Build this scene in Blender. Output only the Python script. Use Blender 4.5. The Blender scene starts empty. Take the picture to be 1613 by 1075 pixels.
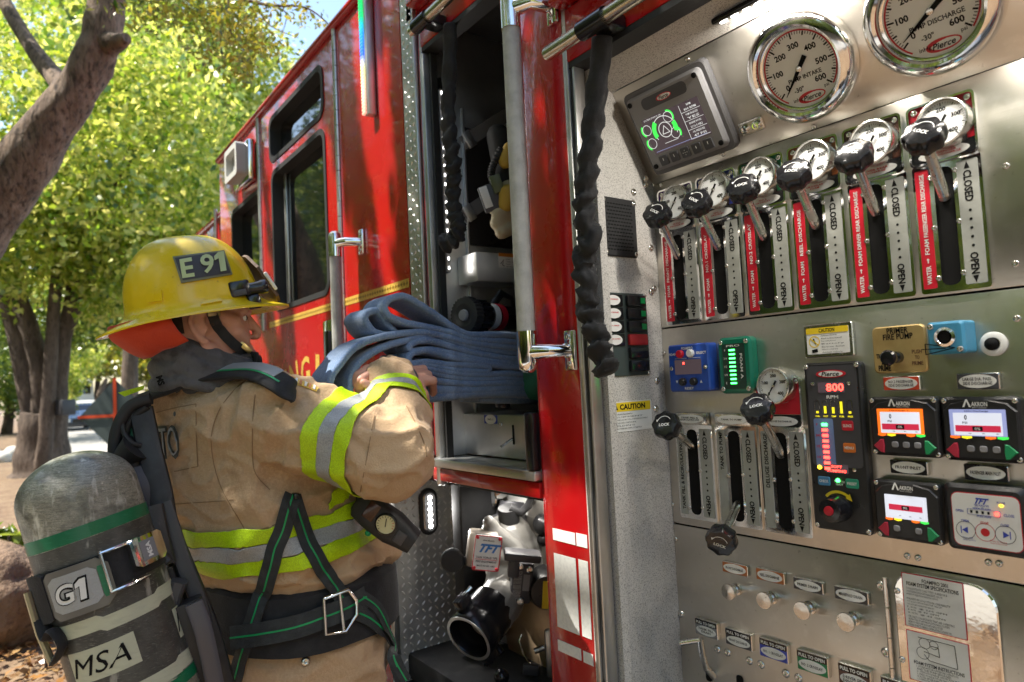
import bpy, bmesh, math, random
import numpy as np
from mathutils import Vector, Matrix, noise
from mathutils.bvhtree import BVHTree
random.seed(7); np.random.seed(7)
S = bpy.context.scene
COL = S.collection
rad = math.radians

# ---------------------------------------------------------------- camera
FOC, PCX, PCY = 1075.0, 806.5, 537.5
YAW, PIT, ROL = rad(53.663), rad(3.252), rad(-2.808)
CAM = Vector((0, 0, 1.5))
_f = Vector((-math.sin(YAW)*math.cos(PIT), math.cos(YAW)*math.cos(PIT), math.sin(PIT)))
_r = Vector((math.cos(YAW), math.sin(YAW), 0)); _u = _r.cross(_f)
CR = _r*math.cos(ROL) + _u*math.sin(ROL); CU = -_r*math.sin(ROL) + _u*math.cos(ROL); CF = _f
cd = bpy.data.cameras.new('camera'); cam = bpy.data.objects.new('camera', cd); COL.objects.link(cam)
m = Matrix((CR, CU, -CF)).transposed().to_4x4(); m.translation = CAM; cam.matrix_world = m
cd.sensor_width = 36; cd.lens = 36*FOC/1613; cd.clip_start = 0.02; cd.clip_end = 3000
cd.dof.use_dof = True; cd.dof.focus_distance = 1.38; cd.dof.aperture_fstop = 4.5
S.camera = cam

# ---------------------------------------------------------------- light
SUN = Vector((-0.22, -0.50, 0.84)).normalized()
w = bpy.data.worlds.new('World'); S.world = w; w.use_nodes = True
nt = w.node_tree
sky = nt.nodes.new('ShaderNodeTexSky'); sky.sky_type = 'NISHITA'; sky.sun_disc = False
sky.sun_elevation = math.asin(SUN.z); sky.sun_rotation = math.atan2(SUN.x, SUN.y)
sky.air_density = 1.3; sky.dust_density = 1.4; sky.ozone_density = 1.0
bg = nt.nodes['Background']; bg.inputs['Strength'].default_value = 0.15
nt.links.new(sky.outputs['Color'], bg.inputs['Color'])
sl = bpy.data.lights.new('sun', 'SUN'); sl.energy = 4.6; sl.angle = rad(0.53); sl.color = (1, .94, .84)
so = bpy.data.objects.new('sun', sl); COL.objects.link(so)
so.rotation_euler = (-SUN).to_track_quat('-Z', 'Y').to_euler(); so.location = SUN*30
S.view_settings.view_transform = 'Standard'; S.view_settings.look = 'None'
S.view_settings.gamma = 1; S.view_settings.exposure = 1.3
try: S.view_settings.use_curve_mapping = False
except Exception: pass
S.cycles.max_bounces = 8; S.cycles.diffuse_bounces = 3; S.cycles.glossy_bounces = 4
S.cycles.transmission_bounces = 3; S.cycles.transparent_max_bounces = 12
S.cycles.sample_clamp_indirect = 4; S.cycles.caustics_reflective = False; S.cycles.caustics_refractive = False
S.cycles.use_denoising = True

# ---------------------------------------------------------------- helpers
def ray(x, y): return CF + CR*((x-PCX)/FOC) - CU*((y-PCY)/FOC)
def P(x, y, d): return CAM + ray(x, y)*d            # a point d metres deep
class Frame:                                        # a plane in the place: origin, right, up, outward normal
    def __init__(s, o, u, v):
        s.o = Vector(o); s.u = Vector(u).normalized(); s.v = Vector(v).normalized(); s.n = s.u.cross(s.v)
    def at(s, x, y, off=0):                         # place of a photographed point on this plane
        d = ray(x, y); o = s.o + s.n*off
        p = CAM + d*((o-CAM).dot(s.n)/d.dot(s.n)) - s.o
        return p.dot(s.u), p.dot(s.v)
    def w(s, a, b, c=0): return s.o + s.u*a + s.v*b + s.n*c
    def mat(s, a=0, b=0, c=0, rot=0):
        m = Matrix((s.u, s.v, s.n)).transposed().to_4x4() @ Matrix.Rotation(rot, 4, 'Z'); m.translation = s.w(a, b, c); return m
    def rc(s, x0, y0, x1, y1, off=0):               # rectangle from two photographed corners -> centre, size
        a, b = s.at(x0, y0, off); c, d = s.at(x1, y1, off)
        return (a+c)/2, (b+d)/2, abs(c-a), abs(b-d)
def fr_from(p, n, up=(0,0,1)):
    n = Vector(n).normalized(); u = Vector(up).cross(n).normalized(); return Frame(p, u, n.cross(u))

WM = {}
def adopt(o, parent):
    if parent is not None:
        o.parent = parent; o.matrix_parent_inverse = WM.get(parent.name, Matrix()).inverted()
def thing(name, label, cat, loc=(0,0,0), group=None):
    o = bpy.data.objects.new(name, None); COL.objects.link(o); o.location = loc; o.empty_display_size = .1
    WM[o.name] = Matrix.Translation(loc)
    o['label'] = label; o['category'] = cat
    if group: o['group'] = group
    return o
def tag(o, label, cat=None, group=None, kind=None):
    if label: o['label'] = label
    if cat: o['category'] = cat
    if group: o['group'] = group
    if kind: o['kind'] = kind
    return o

class MB:                                           # collects one mesh
    def __init__(s): s.v = []; s.f = []; s.m = []; s.sm = []
    def add(s, vs, fs, mi=0, M=None, smooth=False):
        b = len(s.v)
        s.v += [M @ Vector(q) for q in vs] if M is not None else [Vector(q) for q in vs]
        s.f += [tuple(i+b for i in f) for f in fs]; s.m += [mi]*len(fs); s.sm += [smooth]*len(fs); return s
    def box(s, c, sz, M=None, mi=0, bev=0):
        x, y, z = sz[0]/2, sz[1]/2, sz[2]/2
        if bev <= 0:
            vs = [(c[0]+a*x, c[1]+b*y, c[2]+d*z) for d in (-1,1) for b in (-1,1) for a in (-1,1)]
            return s.add(vs, [(0,2,3,1),(4,5,7,6),(0,1,5,4),(2,6,7,3),(0,4,6,2),(1,3,7,5)], mi, M)
        bm = bmesh.new(); bmesh.ops.create_cube(bm, size=1)
        for q in bm.verts: q.co = Vector((q.co.x*sz[0], q.co.y*sz[1], q.co.z*sz[2]))
        bmesh.ops.bevel(bm, geom=bm.edges[:], offset=min(bev, .49*min(sz)), segments=2, profile=.5, affect='EDGES')
        bm.verts.index_update()
        s.add([q.co + Vector(c) for q in bm.verts], [[q.index for q in f.verts] for f in bm.faces], mi, M, True); bm.free(); return s
    def prism(s, poly, z0, z1, M=None, mi=0, bev=0):  # polygon (ccw) extruded z0..z1, optional chamfer on top
        n = len(poly); rings = [(poly, z0)]
        if bev > 0:
            c = Vector((sum(p[0] for p in poly)/n, sum(p[1] for p in poly)/n))
            w_ = max(p[0] for p in poly)-min(p[0] for p in poly); h_ = max(p[1] for p in poly)-min(p[1] for p in poly)
            ins = [(c.x+(p[0]-c.x)*(1-2*bev/max(w_,1e-6)), c.y+(p[1]-c.y)*(1-2*bev/max(h_,1e-6))) for p in poly]
            rings += [(poly, z1-bev), (ins, z1)]
        else: rings += [(poly, z1)]
        vs = [(p[0], p[1], z) for r, z in rings for p in r]; fs = []
        for k in range(len(rings)-1):
            for i in range(n):
                j = (i+1) % n; fs.append((k*n+i, k*n+j, k*n+n+j, k*n+n+i))
        fs.append(tuple(range(n-1, -1, -1))); fs.append(tuple((len(rings)-1)*n+i for i in range(n)))
        return s.add(vs, fs, mi, M)
    def ring(s, outer, inner, z0, z1, M=None, mi=0):  # frame between two polygons of the same count
        n = len(outer)
        vs = [(p[0],p[1],z0) for p in outer]+[(p[0],p[1],z1) for p in outer]+[(p[0],p[1],z1) for p in inner]+[(p[0],p[1],z0) for p in inner]
        fs = []
        for k in range(4):
            for i in range(n):
                j = (i+1) % n; a, b = k*n, ((k+1) % 4)*n; fs.append((a+i, a+j, b+j, b+i))
        return s.add(vs, fs, mi, M)
    def lathe(s, prof, n=24, M=None, mi=0, smooth=True, sc=(1,1), caps=True):   # (r,z) pairs about local z
        vs = []; fs = []
        for r, z in prof:
            vs += [(r*math.cos(2*math.pi*i/n)*sc[0], r*math.sin(2*math.pi*i/n)*sc[1], z) for i in range(n)]
        for k in range(len(prof)-1):
            for i in range(n):
                j = (i+1) % n; fs.append((k*n+i, k*n+j, k*n+n+j, k*n+n+i))
        if caps and prof[0][0] > 1e-5: fs.append(tuple(range(n-1, -1, -1)))
        if caps and prof[-1][0] > 1e-5: fs.append(tuple((len(prof)-1)*n+i for i in range(n)))
        return s.add(vs, fs, mi, M, smooth)
    def tube(s, pts, rr, n=10, mi=0, smooth=True, caps=True, flat=None):
        pts = [Vector(p) for p in pts]; L = len(pts)
        if not hasattr(rr, '__len__'): rr = [rr]*L
        t0 = (pts[1]-pts[0]).normalized(); a = Vector((0,0,1)) if abs(t0.z) < .9 else Vector((1,0,0))
        x = t0.cross(a).normalized(); vs = []; fs = []
        for i, p in enumerate(pts):
            t = (pts[min(i+1, L-1)]-pts[max(i-1, 0)]).normalized()
            x = (x - t*x.dot(t)).normalized(); y = t.cross(x)
            for k in range(n):
                an = 2*math.pi*k/n; vs.append(p + (x*math.cos(an) + y*math.sin(an)*(flat or 1))*rr[i])
        for i in range(L-1):
            for k in range(n):
                j = (k+1) % n; fs.append((i*n+k, i*n+j, i*n+n+j, i*n+n+k))
        if caps: fs.append(tuple(range(n-1, -1, -1))); fs.append(tuple((L-1)*n+i for i in range(n)))
        return s.add(vs, fs, mi, None, smooth)
    def ell(s, c, r, M=None, n=16, mi=0):
        vs = [(c[0], c[1], c[2]-r[2])]; k = n//2
        for i in range(1, k):
            a = -math.pi/2+math.pi*i/k
            vs += [(c[0]+r[0]*math.cos(a)*math.cos(2*math.pi*j/n), c[1]+r[1]*math.cos(a)*math.sin(2*math.pi*j/n), c[2]+r[2]*math.sin(a)) for j in range(n)]
        vs.append((c[0], c[1], c[2]+r[2])); fs = []
        for j in range(n):
            fs.append((0, 1+(j+1) % n, 1+j)); fs.append((len(vs)-1, len(vs)-1-n+j, len(vs)-1-n+(j+1) % n))
            for i in range(k-2): fs.append((1+i*n+j, 1+i*n+(j+1) % n, 1+i*n+n+(j+1) % n, 1+i*n+n+j))
        return s.add(vs, fs, mi, M, True)
    def cap(s, a, b, ra, rb, n=12):                  # rounded, tapered limb
        a = Vector(a); b = Vector(b); d = b-a; L = d.length; M = d.to_track_quat('Z', 'Y').to_matrix().to_4x4(); M.translation = a
        pr = [(max(ra*math.cos(t), 1e-6), ra*math.sin(t)) for t in np.linspace(-math.pi/2, 0, 5)] + [(max(rb*math.cos(t), 1e-6), L+rb*math.sin(t)) for t in np.linspace(0, math.pi/2, 5)]
        vs = []; fs = []
        for r, z in pr: vs += [(r*math.cos(2*math.pi*i/n), r*math.sin(2*math.pi*i/n), z) for i in range(n)]
        for k in range(len(pr)-1):
            for i in range(n): j = (i+1) % n; fs.append((k*n+i, k*n+j, k*n+n+j, k*n+n+i))
        fs.append(tuple(range(n-1, -1, -1))); fs.append(tuple((len(pr)-1)*n+i for i in range(n)))
        return s.add(vs, fs, 0, M, True)
    def loft(s, rings, caps=True, mi=0, closed=True, M=None):
        n = len(rings[0]); vs = [q for r in rings for q in r]; fs = []
        for k in range(len(rings)-1):
            for i in range(n if closed else n-1): j = (i+1) % n; fs.append((k*n+i, k*n+j, k*n+n+j, k*n+n+i))
        if caps: fs.append(tuple(range(n-1, -1, -1))); fs.append(tuple((len(rings)-1)*n+i for i in range(n)))
        return s.add(vs, fs, mi, M, True)
    def mesh(s, name):
        me = bpy.data.meshes.new(name); me.from_pydata([tuple(q) for q in s.v], [], s.f)
        me.polygons.foreach_set('use_smooth', s.sm); me.polygons.foreach_set('material_index', s.m); me.update(); return me
    def build(s, name, mats, parent=None, label=None, sharp=40):
        me = s.mesh(name)
        for q in (mats if isinstance(mats, (list, tuple)) else [mats]): me.materials.append(q)
        if any(s.sm):
            bm = bmesh.new(); bm.from_mesh(me); c = math.radians(sharp)
            for e in bm.edges:
                if len(e.link_faces) == 2 and e.calc_face_angle(0) > c: e.smooth = False
            bm.to_mesh(me); bm.free()
        o = put(me, name, parent, label)
        if parent is not None and ('lettering' in name or name in ('led','screen_graphics','dial_marks','message','rpm_digits')): o['kind'] = 'stuff'
        return o
def put(me, name, parent=None, label=None, M=None):
    o = bpy.data.objects.new(name, me); COL.objects.link(o)
    if M is not None: o.matrix_basis = M
    adopt(o, parent)
    if label: o['label'] = label
    return o

def rrect(w_, h_, r, n=4, c=(0,0)):
    r = min(r, w_/2*.999, h_/2*.999); out = []
    for cx_, cy_, a0 in ((w_/2-r, h_/2-r, 0), (-w_/2+r, h_/2-r, 90), (-w_/2+r, -h_/2+r, 180), (w_/2-r, -h_/2+r, 270)):
        out += [(c[0]+cx_+r*math.cos(rad(a0+90*i/n)), c[1]+cy_+r*math.sin(rad(a0+90*i/n))) for i in range(n+1)]
    return out
def circ(r, n=20, c=(0,0), sy=1): return [(c[0]+r*math.cos(2*math.pi*i/n), c[1]+sy*r*math.sin(2*math.pi*i/n)) for i in range(n)]

_tc = {}
def glyphs(t, bold=0, res=2):
    k = (t, bold, res)
    if k not in _tc and t in ('91','G1'):            # the plain 1 gets its flag
        gv, gf, gw, gh = glyphs(t[0], bold, res); b_ = len(gv); x0 = gw*.60; e_ = bold*.9
        one = [(.20-e_,0-e_),(.44+e_,0-e_),(.44+e_,1+e_),(.20-e_,1+e_),(-e_,.62-e_),(.20-e_,.70-e_),(.20-e_,.98+e_),(-e_,.82+e_)]
        vs = list(gv)+[(x0+x*gh, (y-.5)*gh) for x, y in one]; fs = list(gf)+[(b_,b_+1,b_+2,b_+3),(b_+4,b_+5,b_+6,b_+7)]
        xa = min(q[0] for q in vs); xb = max(q[0] for q in vs); _tc[k] = ([(x-(xa+xb)/2, y) for x, y in vs], fs, xb-xa, gh)
    if k not in _tc:
        cu = bpy.data.curves.new('t', 'FONT'); cu.body = t; cu.size = 1; cu.resolution_u = res; cu.offset = bold; cu.align_x = 'LEFT'
        o = bpy.data.objects.new('t', cu); COL.objects.link(o); bpy.context.view_layer.update()
        me = o.evaluated_get(bpy.context.evaluated_depsgraph_get()).to_mesh()
        vs = [q.co.copy() for q in me.vertices]; fs = [tuple(p.vertices) for p in me.polygons]
        o.evaluated_get(bpy.context.evaluated_depsgraph_get()).to_mesh_clear()
        bpy.data.objects.remove(o); bpy.data.curves.remove(cu)
        x0 = min(q.x for q in vs); x1 = max(q.x for q in vs); y0 = min(q.y for q in vs); y1 = max(q.y for q in vs)
        _tc[k] = ([(q.x-(x0+x1)/2, q.y-(y0+y1)/2) for q in vs], fs, x1-x0, y1-y0)
    return _tc[k]
def text(mb, t, M, h, w_=None, mi=0, bold=.02, res=2, shear=0, bend=None):
    vs, fs, W, H = glyphs(t, bold, res); sy = h/H; sx = w_/W if w_ else sy
    pts = [(x*sx + y*sy*shear, y*sy, 0) for x, y in vs]
    mb.add([M @ Vector(bend(p) if bend else p) for p in pts], fs, mi)

# ---------------------------------------------------------------- materials
def mat(name, col, rough=.5, metal=0, coat=0, noise_=None, bump=None, aniso=0, emit=None, speck=None, brush=None, rvar=None, spec=None, sheen=0, trans=0, bdist=.002):
    m = bpy.data.materials.new(name); m.use_nodes = True; n = m.node_tree.nodes; l = m.node_tree.links; b = n['Principled BSDF']
    b.inputs['Base Color'].default_value = (*col, 1); b.inputs['Roughness'].default_value = rough; b.inputs['Metallic'].default_value = metal
    b.inputs['Coat Weight'].default_value = coat; b.inputs['Coat Roughness'].default_value = .04
    if aniso: b.inputs['Anisotropic'].default_value = aniso
    if spec is not None: b.inputs['Specular IOR Level'].default_value = spec
    if sheen: b.inputs['Sheen Weight'].default_value = sheen; b.inputs['Sheen Roughness'].default_value = .4
    if emit: b.inputs['Emission Color'].default_value = (*emit[0], 1); b.inputs['Emission Strength'].default_value = emit[1]
    tc = n.new('ShaderNodeTexCoord')
    def nz(sc, det=4, mapsc=None, rgh=.6):
        t = n.new('ShaderNodeTexNoise'); t.inputs['Scale'].default_value = sc; t.inputs['Detail'].default_value = det; t.inputs['Roughness'].default_value = rgh
        if mapsc:
            mp = n.new('ShaderNodeMapping'); mp.inputs['Scale'].default_value = mapsc; l.new(tc.outputs['Object'], mp.inputs['Vector']); l.new(mp.outputs['Vector'], t.inputs['Vector'])
        else: l.new(tc.outputs['Object'], t.inputs['Vector'])
        return t
    colout = None
    def mixc(fac, a, c2):
        x = n.new('ShaderNodeMix'); x.data_type = 'RGBA'; l.new(fac, x.inputs[0])
        if hasattr(a, 'links'): l.new(a, x.inputs[6])
        else: x.inputs[6].default_value = (*a, 1)
        x.inputs[7].default_value = (*c2, 1); return x.outputs[2]
    def ramp(src, a, b_):
        r = n.new('ShaderNodeMapRange'); r.inputs[1].default_value = a; r.inputs[2].default_value = b_; l.new(src, r.inputs[0]); return r.outputs[0]
    if noise_:                                     # (scale, second colour, lo, hi)
        for k in (noise_ if isinstance(noise_, list) else [noise_]):
            t = nz(k[0], 6, k[4] if len(k) > 4 else None); colout = mixc(ramp(t.outputs['Fac'], k[2], k[3]), colout if colout else col, k[1])
    if speck:
        t = nz(speck[0], 2); colout = mixc(ramp(t.outputs['Fac'], speck[2], speck[3]), colout if colout else col, speck[1])
    if colout: l.new(colout, b.inputs['Base Color'])
    if rvar:
        t = nz(rvar[0], 5, rvar[3] if len(rvar) > 3 else None); r = n.new('ShaderNodeMapRange'); r.inputs[1].default_value = .3; r.inputs[2].default_value = .7
        r.inputs[3].default_value = rvar[1]; r.inputs[4].default_value = rvar[2]; l.new(t.outputs['Fac'], r.inputs[0]); l.new(r.outputs[0], b.inputs['Roughness'])
    src = None
    if bump: t = nz(bump[0], 5, bump[2] if len(bump) > 2 else None); src = (t.outputs['Fac'], bump[1])
    if brush: t = nz(brush[0], 3, brush[2]); src = (t.outputs['Fac'], brush[1])
    if src:
        bp = n.new('ShaderNodeBump'); bp.inputs['Strength'].default_value = src[1]; bp.inputs['Distance'].default_value = bdist
        l.new(src[0], bp.inputs['Height']); l.new(bp.outputs['Normal'], b.inputs['Normal'])
    return m
def weave(name, col, col2, sc, rough=.8):           # woven cloth / mesh tape
    m = bpy.data.materials.new(name); m.use_nodes = True; n = m.node_tree.nodes; l = m.node_tree.links; b = n['Principled BSDF']
    b.inputs['Roughness'].default_value = rough
    tc = n.new('ShaderNodeTexCoord'); v = n.new('ShaderNodeTexVoronoi'); v.inputs['Scale'].default_value = sc
    l.new(tc.outputs['Object'], v.inputs['Vector'])
    x = n.new('ShaderNodeMix'); x.data_type = 'RGBA'; x.inputs[6].default_value = (*col, 1); x.inputs[7].default_value = (*col2, 1)
    r = n.new('ShaderNodeMapRange'); r.inputs[1].default_value = .2; r.inputs[2].default_value = .7; l.new(v.outputs['Distance'], r.inputs[0]); l.new(r.outputs[0], x.inputs[0])
    t = n.new('ShaderNodeTexNoise'); t.inputs['Scale'].default_value = 14; l.new(tc.outputs['Object'], t.inputs['Vector'])
    y = n.new('ShaderNodeMix'); y.data_type = 'RGBA'; y.blend_type = 'MULTIPLY'; y.inputs[0].default_value = .45
    l.new(x.outputs[2], y.inputs[6]); l.new(t.outputs['Fac'], y.inputs[7])
    h = n.new('ShaderNodeHueSaturation'); h.inputs['Saturation'].default_value = 1.05; h.inputs['Value'].default_value = 1.3; l.new(y.outputs[2], h.inputs['Color'])
    l.new(h.outputs['Color'], b.inputs['Base Color'])
    bp = n.new('ShaderNodeBump'); bp.inputs['Strength'].default_value = .35; bp.inputs['Distance'].default_value = .001; l.new(v.outputs['Distance'], bp.inputs['Height']); l.new(bp.outputs['Normal'], b.inputs['Normal'])
    return m
def glassmat(name, tint=(1,1,1), refl=.08):
    m = bpy.data.materials.new(name); m.use_nodes = True; n = m.node_tree.nodes; l = m.node_tree.links; n.remove(n['Principled BSDF'])
    t = n.new('ShaderNodeBsdfTransparent'); t.inputs[0].default_value = (*tint, 1); g = n.new('ShaderNodeBsdfGlossy'); g.inputs['Roughness'].default_value = .02
    lw = n.new('ShaderNodeLayerWeight'); lw.inputs[0].default_value = refl; x = n.new('ShaderNodeMixShader')
    l.new(lw.outputs['Fresnel'], x.inputs[0]); l.new(t.outputs[0], x.inputs[1]); l.new(g.outputs[0], x.inputs[2]); l.new(x.outputs[0], n['Material Output'].inputs[0]); return m
def leafmat(name, cols, tr=.45):
    m = bpy.data.materials.new(name); m.use_nodes = True; n = m.node_tree.nodes; l = m.node_tree.links; n.remove(n['Principled BSDF'])
    g = n.new('ShaderNodeNewGeometry'); r = n.new('ShaderNodeValToRGB'); e = r.color_ramp.elements
    for i, c in enumerate(cols):
        q = e[i] if i < 2 else e.new(.5)
        q.color = (*c, 1)
    for i in range(len(cols)): e[i].position = i/(len(cols)-1)
    l.new(g.outputs['Random Per Island'], r.inputs[0])
    d = n.new('ShaderNodeBsdfDiffuse'); t = n.new('ShaderNodeBsdfTranslucent'); gl = n.new('ShaderNodeBsdfGlossy'); gl.inputs['Roughness'].default_value = .35
    hs = n.new('ShaderNodeHueSaturation'); hs.inputs['Value'].default_value = 1.5; hs.inputs['Hue'].default_value = .48; l.new(r.outputs[0], hs.inputs['Color'])
    l.new(r.outputs[0], d.inputs[0]); l.new(hs.outputs[0], t.inputs[0])
    x = n.new('ShaderNodeMixShader'); x.inputs[0].default_value = tr; l.new(d.outputs[0], x.inputs[1]); l.new(t.outputs[0], x.inputs[2])
    y = n.new('ShaderNodeMixShader'); y.inputs[0].default_value = .07; l.new(x.outputs[0], y.inputs[1]); l.new(gl.outputs[0], y.inputs[2])
    l.new(y.outputs[0], n['Material Output'].inputs[0]); return m

red = mat('red_paint', (.43,.006,.008), .25, coat=.8, spec=.35, rvar=(6,.18,.34), noise_=(3,(.37,.005,.007),.35,.7))
steel = mat('brushed_steel', (.71,.67,.605), .36, 1, aniso=.5, brush=(60,.055,(.04,1,6)), rvar=(5,.27,.46), noise_=[(4,(.60,.56,.495),.35,.75),(30,(.78,.74,.68),.55,.8),(85,(.46,.42,.36),.64,.72)])
steel2 = mat('satin_aluminium', (.66,.66,.65), .38, 1, rvar=(9,.28,.5), noise_=(7,(.5,.5,.5),.4,.75))
chrome = mat('chrome', (.86,.85,.83), .07, 1, rvar=(20,.03,.16))
dull = mat('dull_chrome', (.62,.60,.56), .22, 1, rvar=(30,.14,.34))
speck = mat('speckled_coating', (.52,.50,.465), .55, speck=(420,(.23,.22,.205),.51,.65), bump=(500,.2), noise_=(3,(.64,.615,.575),.3,.7))
black = mat('black_plastic', (.012,.012,.013), .32, rvar=(40,.25,.5))
blackm = mat('matt_black', (.014,.014,.015), .75, bump=(300,.3), noise_=(20,(.03,.03,.03),.5,.8))
rubber = mat('black_rubber', (.018,.018,.019), .6, bump=(200,.2))
cloth_k = mat('black_fabric', (.013,.013,.014), .85, bump=(250,.5), sheen=.06, noise_=(30,(.028,.028,.03),.45,.8))
white = mat('white_print', (.78,.78,.75), .45, noise_=(25,(.66,.66,.63),.5,.8))
dialw = mat('dial_white', (.86,.87,.86), .55, spec=.2)
ink = mat('black_print', (.006,.006,.006), .7, spec=.15)
inkr = mat('red_print', (.55,.012,.02), .45)
grey_lab = mat('grey_label', (.34,.35,.32), .45, noise_=(30,(.28,.29,.26),.5,.8))
redlab = mat('red_label', (.55,.012,.03), .4)
gold = mat('gold_leaf', (.82,.56,.12), .4, .35, noise_=(160,(.58,.34,.05),.45,.6))
yellow_p = mat('yellow_print', (.80,.58,.02), .45)
blue_p = mat('blue_print', (.03,.06,.42), .4); green_p = mat('green_print', (.01,.20,.07), .4); purple_p = mat('purple_print', (.12,.03,.32), .4)
orange_p = mat('orange_print', (.42,.13,.03), .4); brown_p = mat('brown_print', (.10,.04,.025), .4); black_p = mat('black_gloss', (.012,.012,.014), .18)
charc = mat('charcoal_case', (.055,.055,.062), .45, bump=(300,.1)); greycase = mat('grey_case', (.23,.23,.24), .5, bump=(300,.12))
glass = glassmat('clear_glass', (1,1,1), .03)
darkglass = mat('tinted_window_glass', (.006,.007,.008), .03, spec=.9, coat=.6, bump=(2.2,.12))
def em(name, c, s): return mat(name, tuple(x*.5 for x in c), .4, emit=(c, s))
led_w = em('led_white', (1,.97,.92), 14); led_r = em('led_red', (1,.03,.02), 5); led_g = em('led_green', (.05,1,.12), 4); led_y = em('led_amber', (1,.6,.02), 3)
lcd_w = em('lcd_white', (.62,.64,.72), .42); lcd_k = em('lcd_dark', (.05,.035,.04), .5); lcd_r = em('lcd_red', (.55,.02,.06), .35); lcd_o = em('lcd_orange', (1,.16,.01), .5); lcd_b = em('lcd_blue', (.25,.28,.50), .45)
lcd_g = em('lcd_green', (.05,.75,.08), .55); lcd_y = em('lcd_yellow', (.9,.75,.02), .5); lcd_l = em('lcd_line', (.7,.72,.7), .42)
# ================================================================ fire engine
YS, YP = .95, 1.2
XV, ZV, YV = Vector((1,0,0)), Vector((0,0,1)), Vector((0,1,0))
FS = Frame((0,YS,1.5), XV, ZV)            # outer skin of the engine
FP = Frame((0,YP,1.5), XV, ZV)            # recessed pump panel
FA = Frame((0,YP,1.934), XV, Vector((0,-.115,.194)))   # forward-leaning gauge panel
XW = -1.053
FW = Frame((XW,0,1.5), YV, ZV)            # side wall of the pump recess
FL = Frame((-1.66,0,1.5), YV, ZV)         # side wall of the hose compartment
FD = Frame((-1.99,0,1.5), YV, ZV)         # tread-plate wall of the intake recess
E = thing('fire_engine', 'red fire engine with open hose compartment and stainless pump panel', 'fire engine', (-2,2,0))

screw = MB(); screw.lathe([(.0052,0),(.0052,.0012),(.0042,.0026),(.002,.003),(.0012,.0018),(0,.0018)], 14)
screw_me = screw.mesh('screw'); screw_me.materials.append(dull)
bolt = MB(); bolt.lathe([(.0085,0),(.0085,.001),(.006,.0035),(.003,.0042),(.002,.0025),(0,.0025)], 14)
bolt_me = bolt.mesh('bolt'); bolt_me.materials.append(dull)
def screws(fr, pts, parent, off=0, big=False):
    for x, y in pts:
        a, b = fr.at(x, y, off); put(bolt_me if big else screw_me, 'bolt' if big else 'screw', parent, M=fr.mat(a, b, off, random.random()*3))
def screw_uv(fr, pts, parent, off=0, sc=1, big=False):
    for a, b in pts: put(bolt_me if big else screw_me, 'bolt' if big else 'screw', parent, M=fr.mat(a, b, off, random.random()*3) @ Matrix.Scale(sc, 4))

# ---------------- pump panel sheets
def sheet(name, x0, x1, z0, z1, fr=FP, mt=steel, t=.004, bev=.0025):
    return MB().box(((x0+x1)/2, (z0+z1)/2, -t/2), (x1-x0, z1-z0, t), fr.mat(), 0, bev).build(name, mt, E)
pB = sheet('lever_panel', XW, .30, .1015, .434); pC = sheet('instrument_panel', XW, .30, -.338, .0985); pD = sheet('drain_panel', XW, .30, -.93, -.341)
pA = MB().box(((XW+.30)/2, .1125, -.002), (.30-XW, .2245, .004), FA.mat(), 0, .0015).build('gauge_panel', steel, E)
MB().box(((XW+.3)/2, -.25, -.03), (.3-XW, 1.36, .04), FP.mat()).build('panel_backing', blackm, E)
wall = MB().box((1.085, -.10, -.004), (.27, 1.66, .008), FW.mat(), 0, .001).build('recess_wall', speck, E)
MB().box((1.0, 1.0, 0), (1,1,1), Matrix.Translation((0,0,0)) @ Matrix.Diagonal((1e-4,1e-4,1e-4,1))) if False else None
# hood of the recess and its lamp
za = 1.5+.6285
hood = MB(); hood.add([(XW,1.083,za),(.3,1.083,za),(.3,.972,za+.045),(XW,.972,za+.045),(XW,1.083,za+.05),(.3,1.083,za+.05),(.3,.972,za+.095),(XW,.972,za+.095)],
    [(0,3,2,1),(4,5,6,7),(0,1,5,4),(1,2,6,5),(2,3,7,6),(3,0,4,7)]); hood.build('recess_hood', speck, E)
screws(FA, [(968,141),(1023,289),(1083,94),(1139,243),(1140,260),(1028,292),(1282,200)], pA)
screws(FW, [(1017,282),(1017,292),(998,303),(997,321),(1025,391),(1026,460),(1030,455),(1035,600),(1033,644),(1021,148)], wall, 0, True)

def lamp(name, p, size, rot, energy, col, parent):
    a = bpy.data.lights.new(name, 'AREA'); a.shape = 'RECTANGLE'; a.size = size[0]; a.size_y = size[1]; a.energy = energy; a.color = col
    o = bpy.data.objects.new(name, a); COL.objects.link(o); o.matrix_basis = rot.copy(); o.matrix_basis.translation = p; adopt(o, parent); return o
def look(n, up=(1,0,0)): # rotation whose -Z is n
    z = -Vector(n).normalized(); x = Vector(up); x = (x - z*x.dot(z)).normalized(); return Matrix((x, z.cross(x), z)).transposed().to_4x4()
# LED strip lamps under the hood
for xa, xb in ((-.745,-.52), (-.42,-.20), (-.10,.12)):
    zc = za+.012; c = Vector(((xa+xb)/2, 1.045, za+.008))
    R_ = look((0,.35,-1))
    Ml = R_.copy(); Ml.translation = c
    lf = MB().box((0,0,0), (xb-xa, .026, .012), Ml, 0, .004).build('led_strip_light', black_p, E)
    l2 = MB()
    for i in range(9): l2.box((-(xb-xa)/2+.018+i*(xb-xa-.036)/8, 0, -.0065), (.010,.008,.003), Ml)
    l2.build('led', led_w, lf)
    lamp('led_glow', c + Vector((0,.004,-.016)), (xb-xa-.03, .012), look((-.25,.75,-1)), 1.6, (1,.93,.83), lf)

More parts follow.
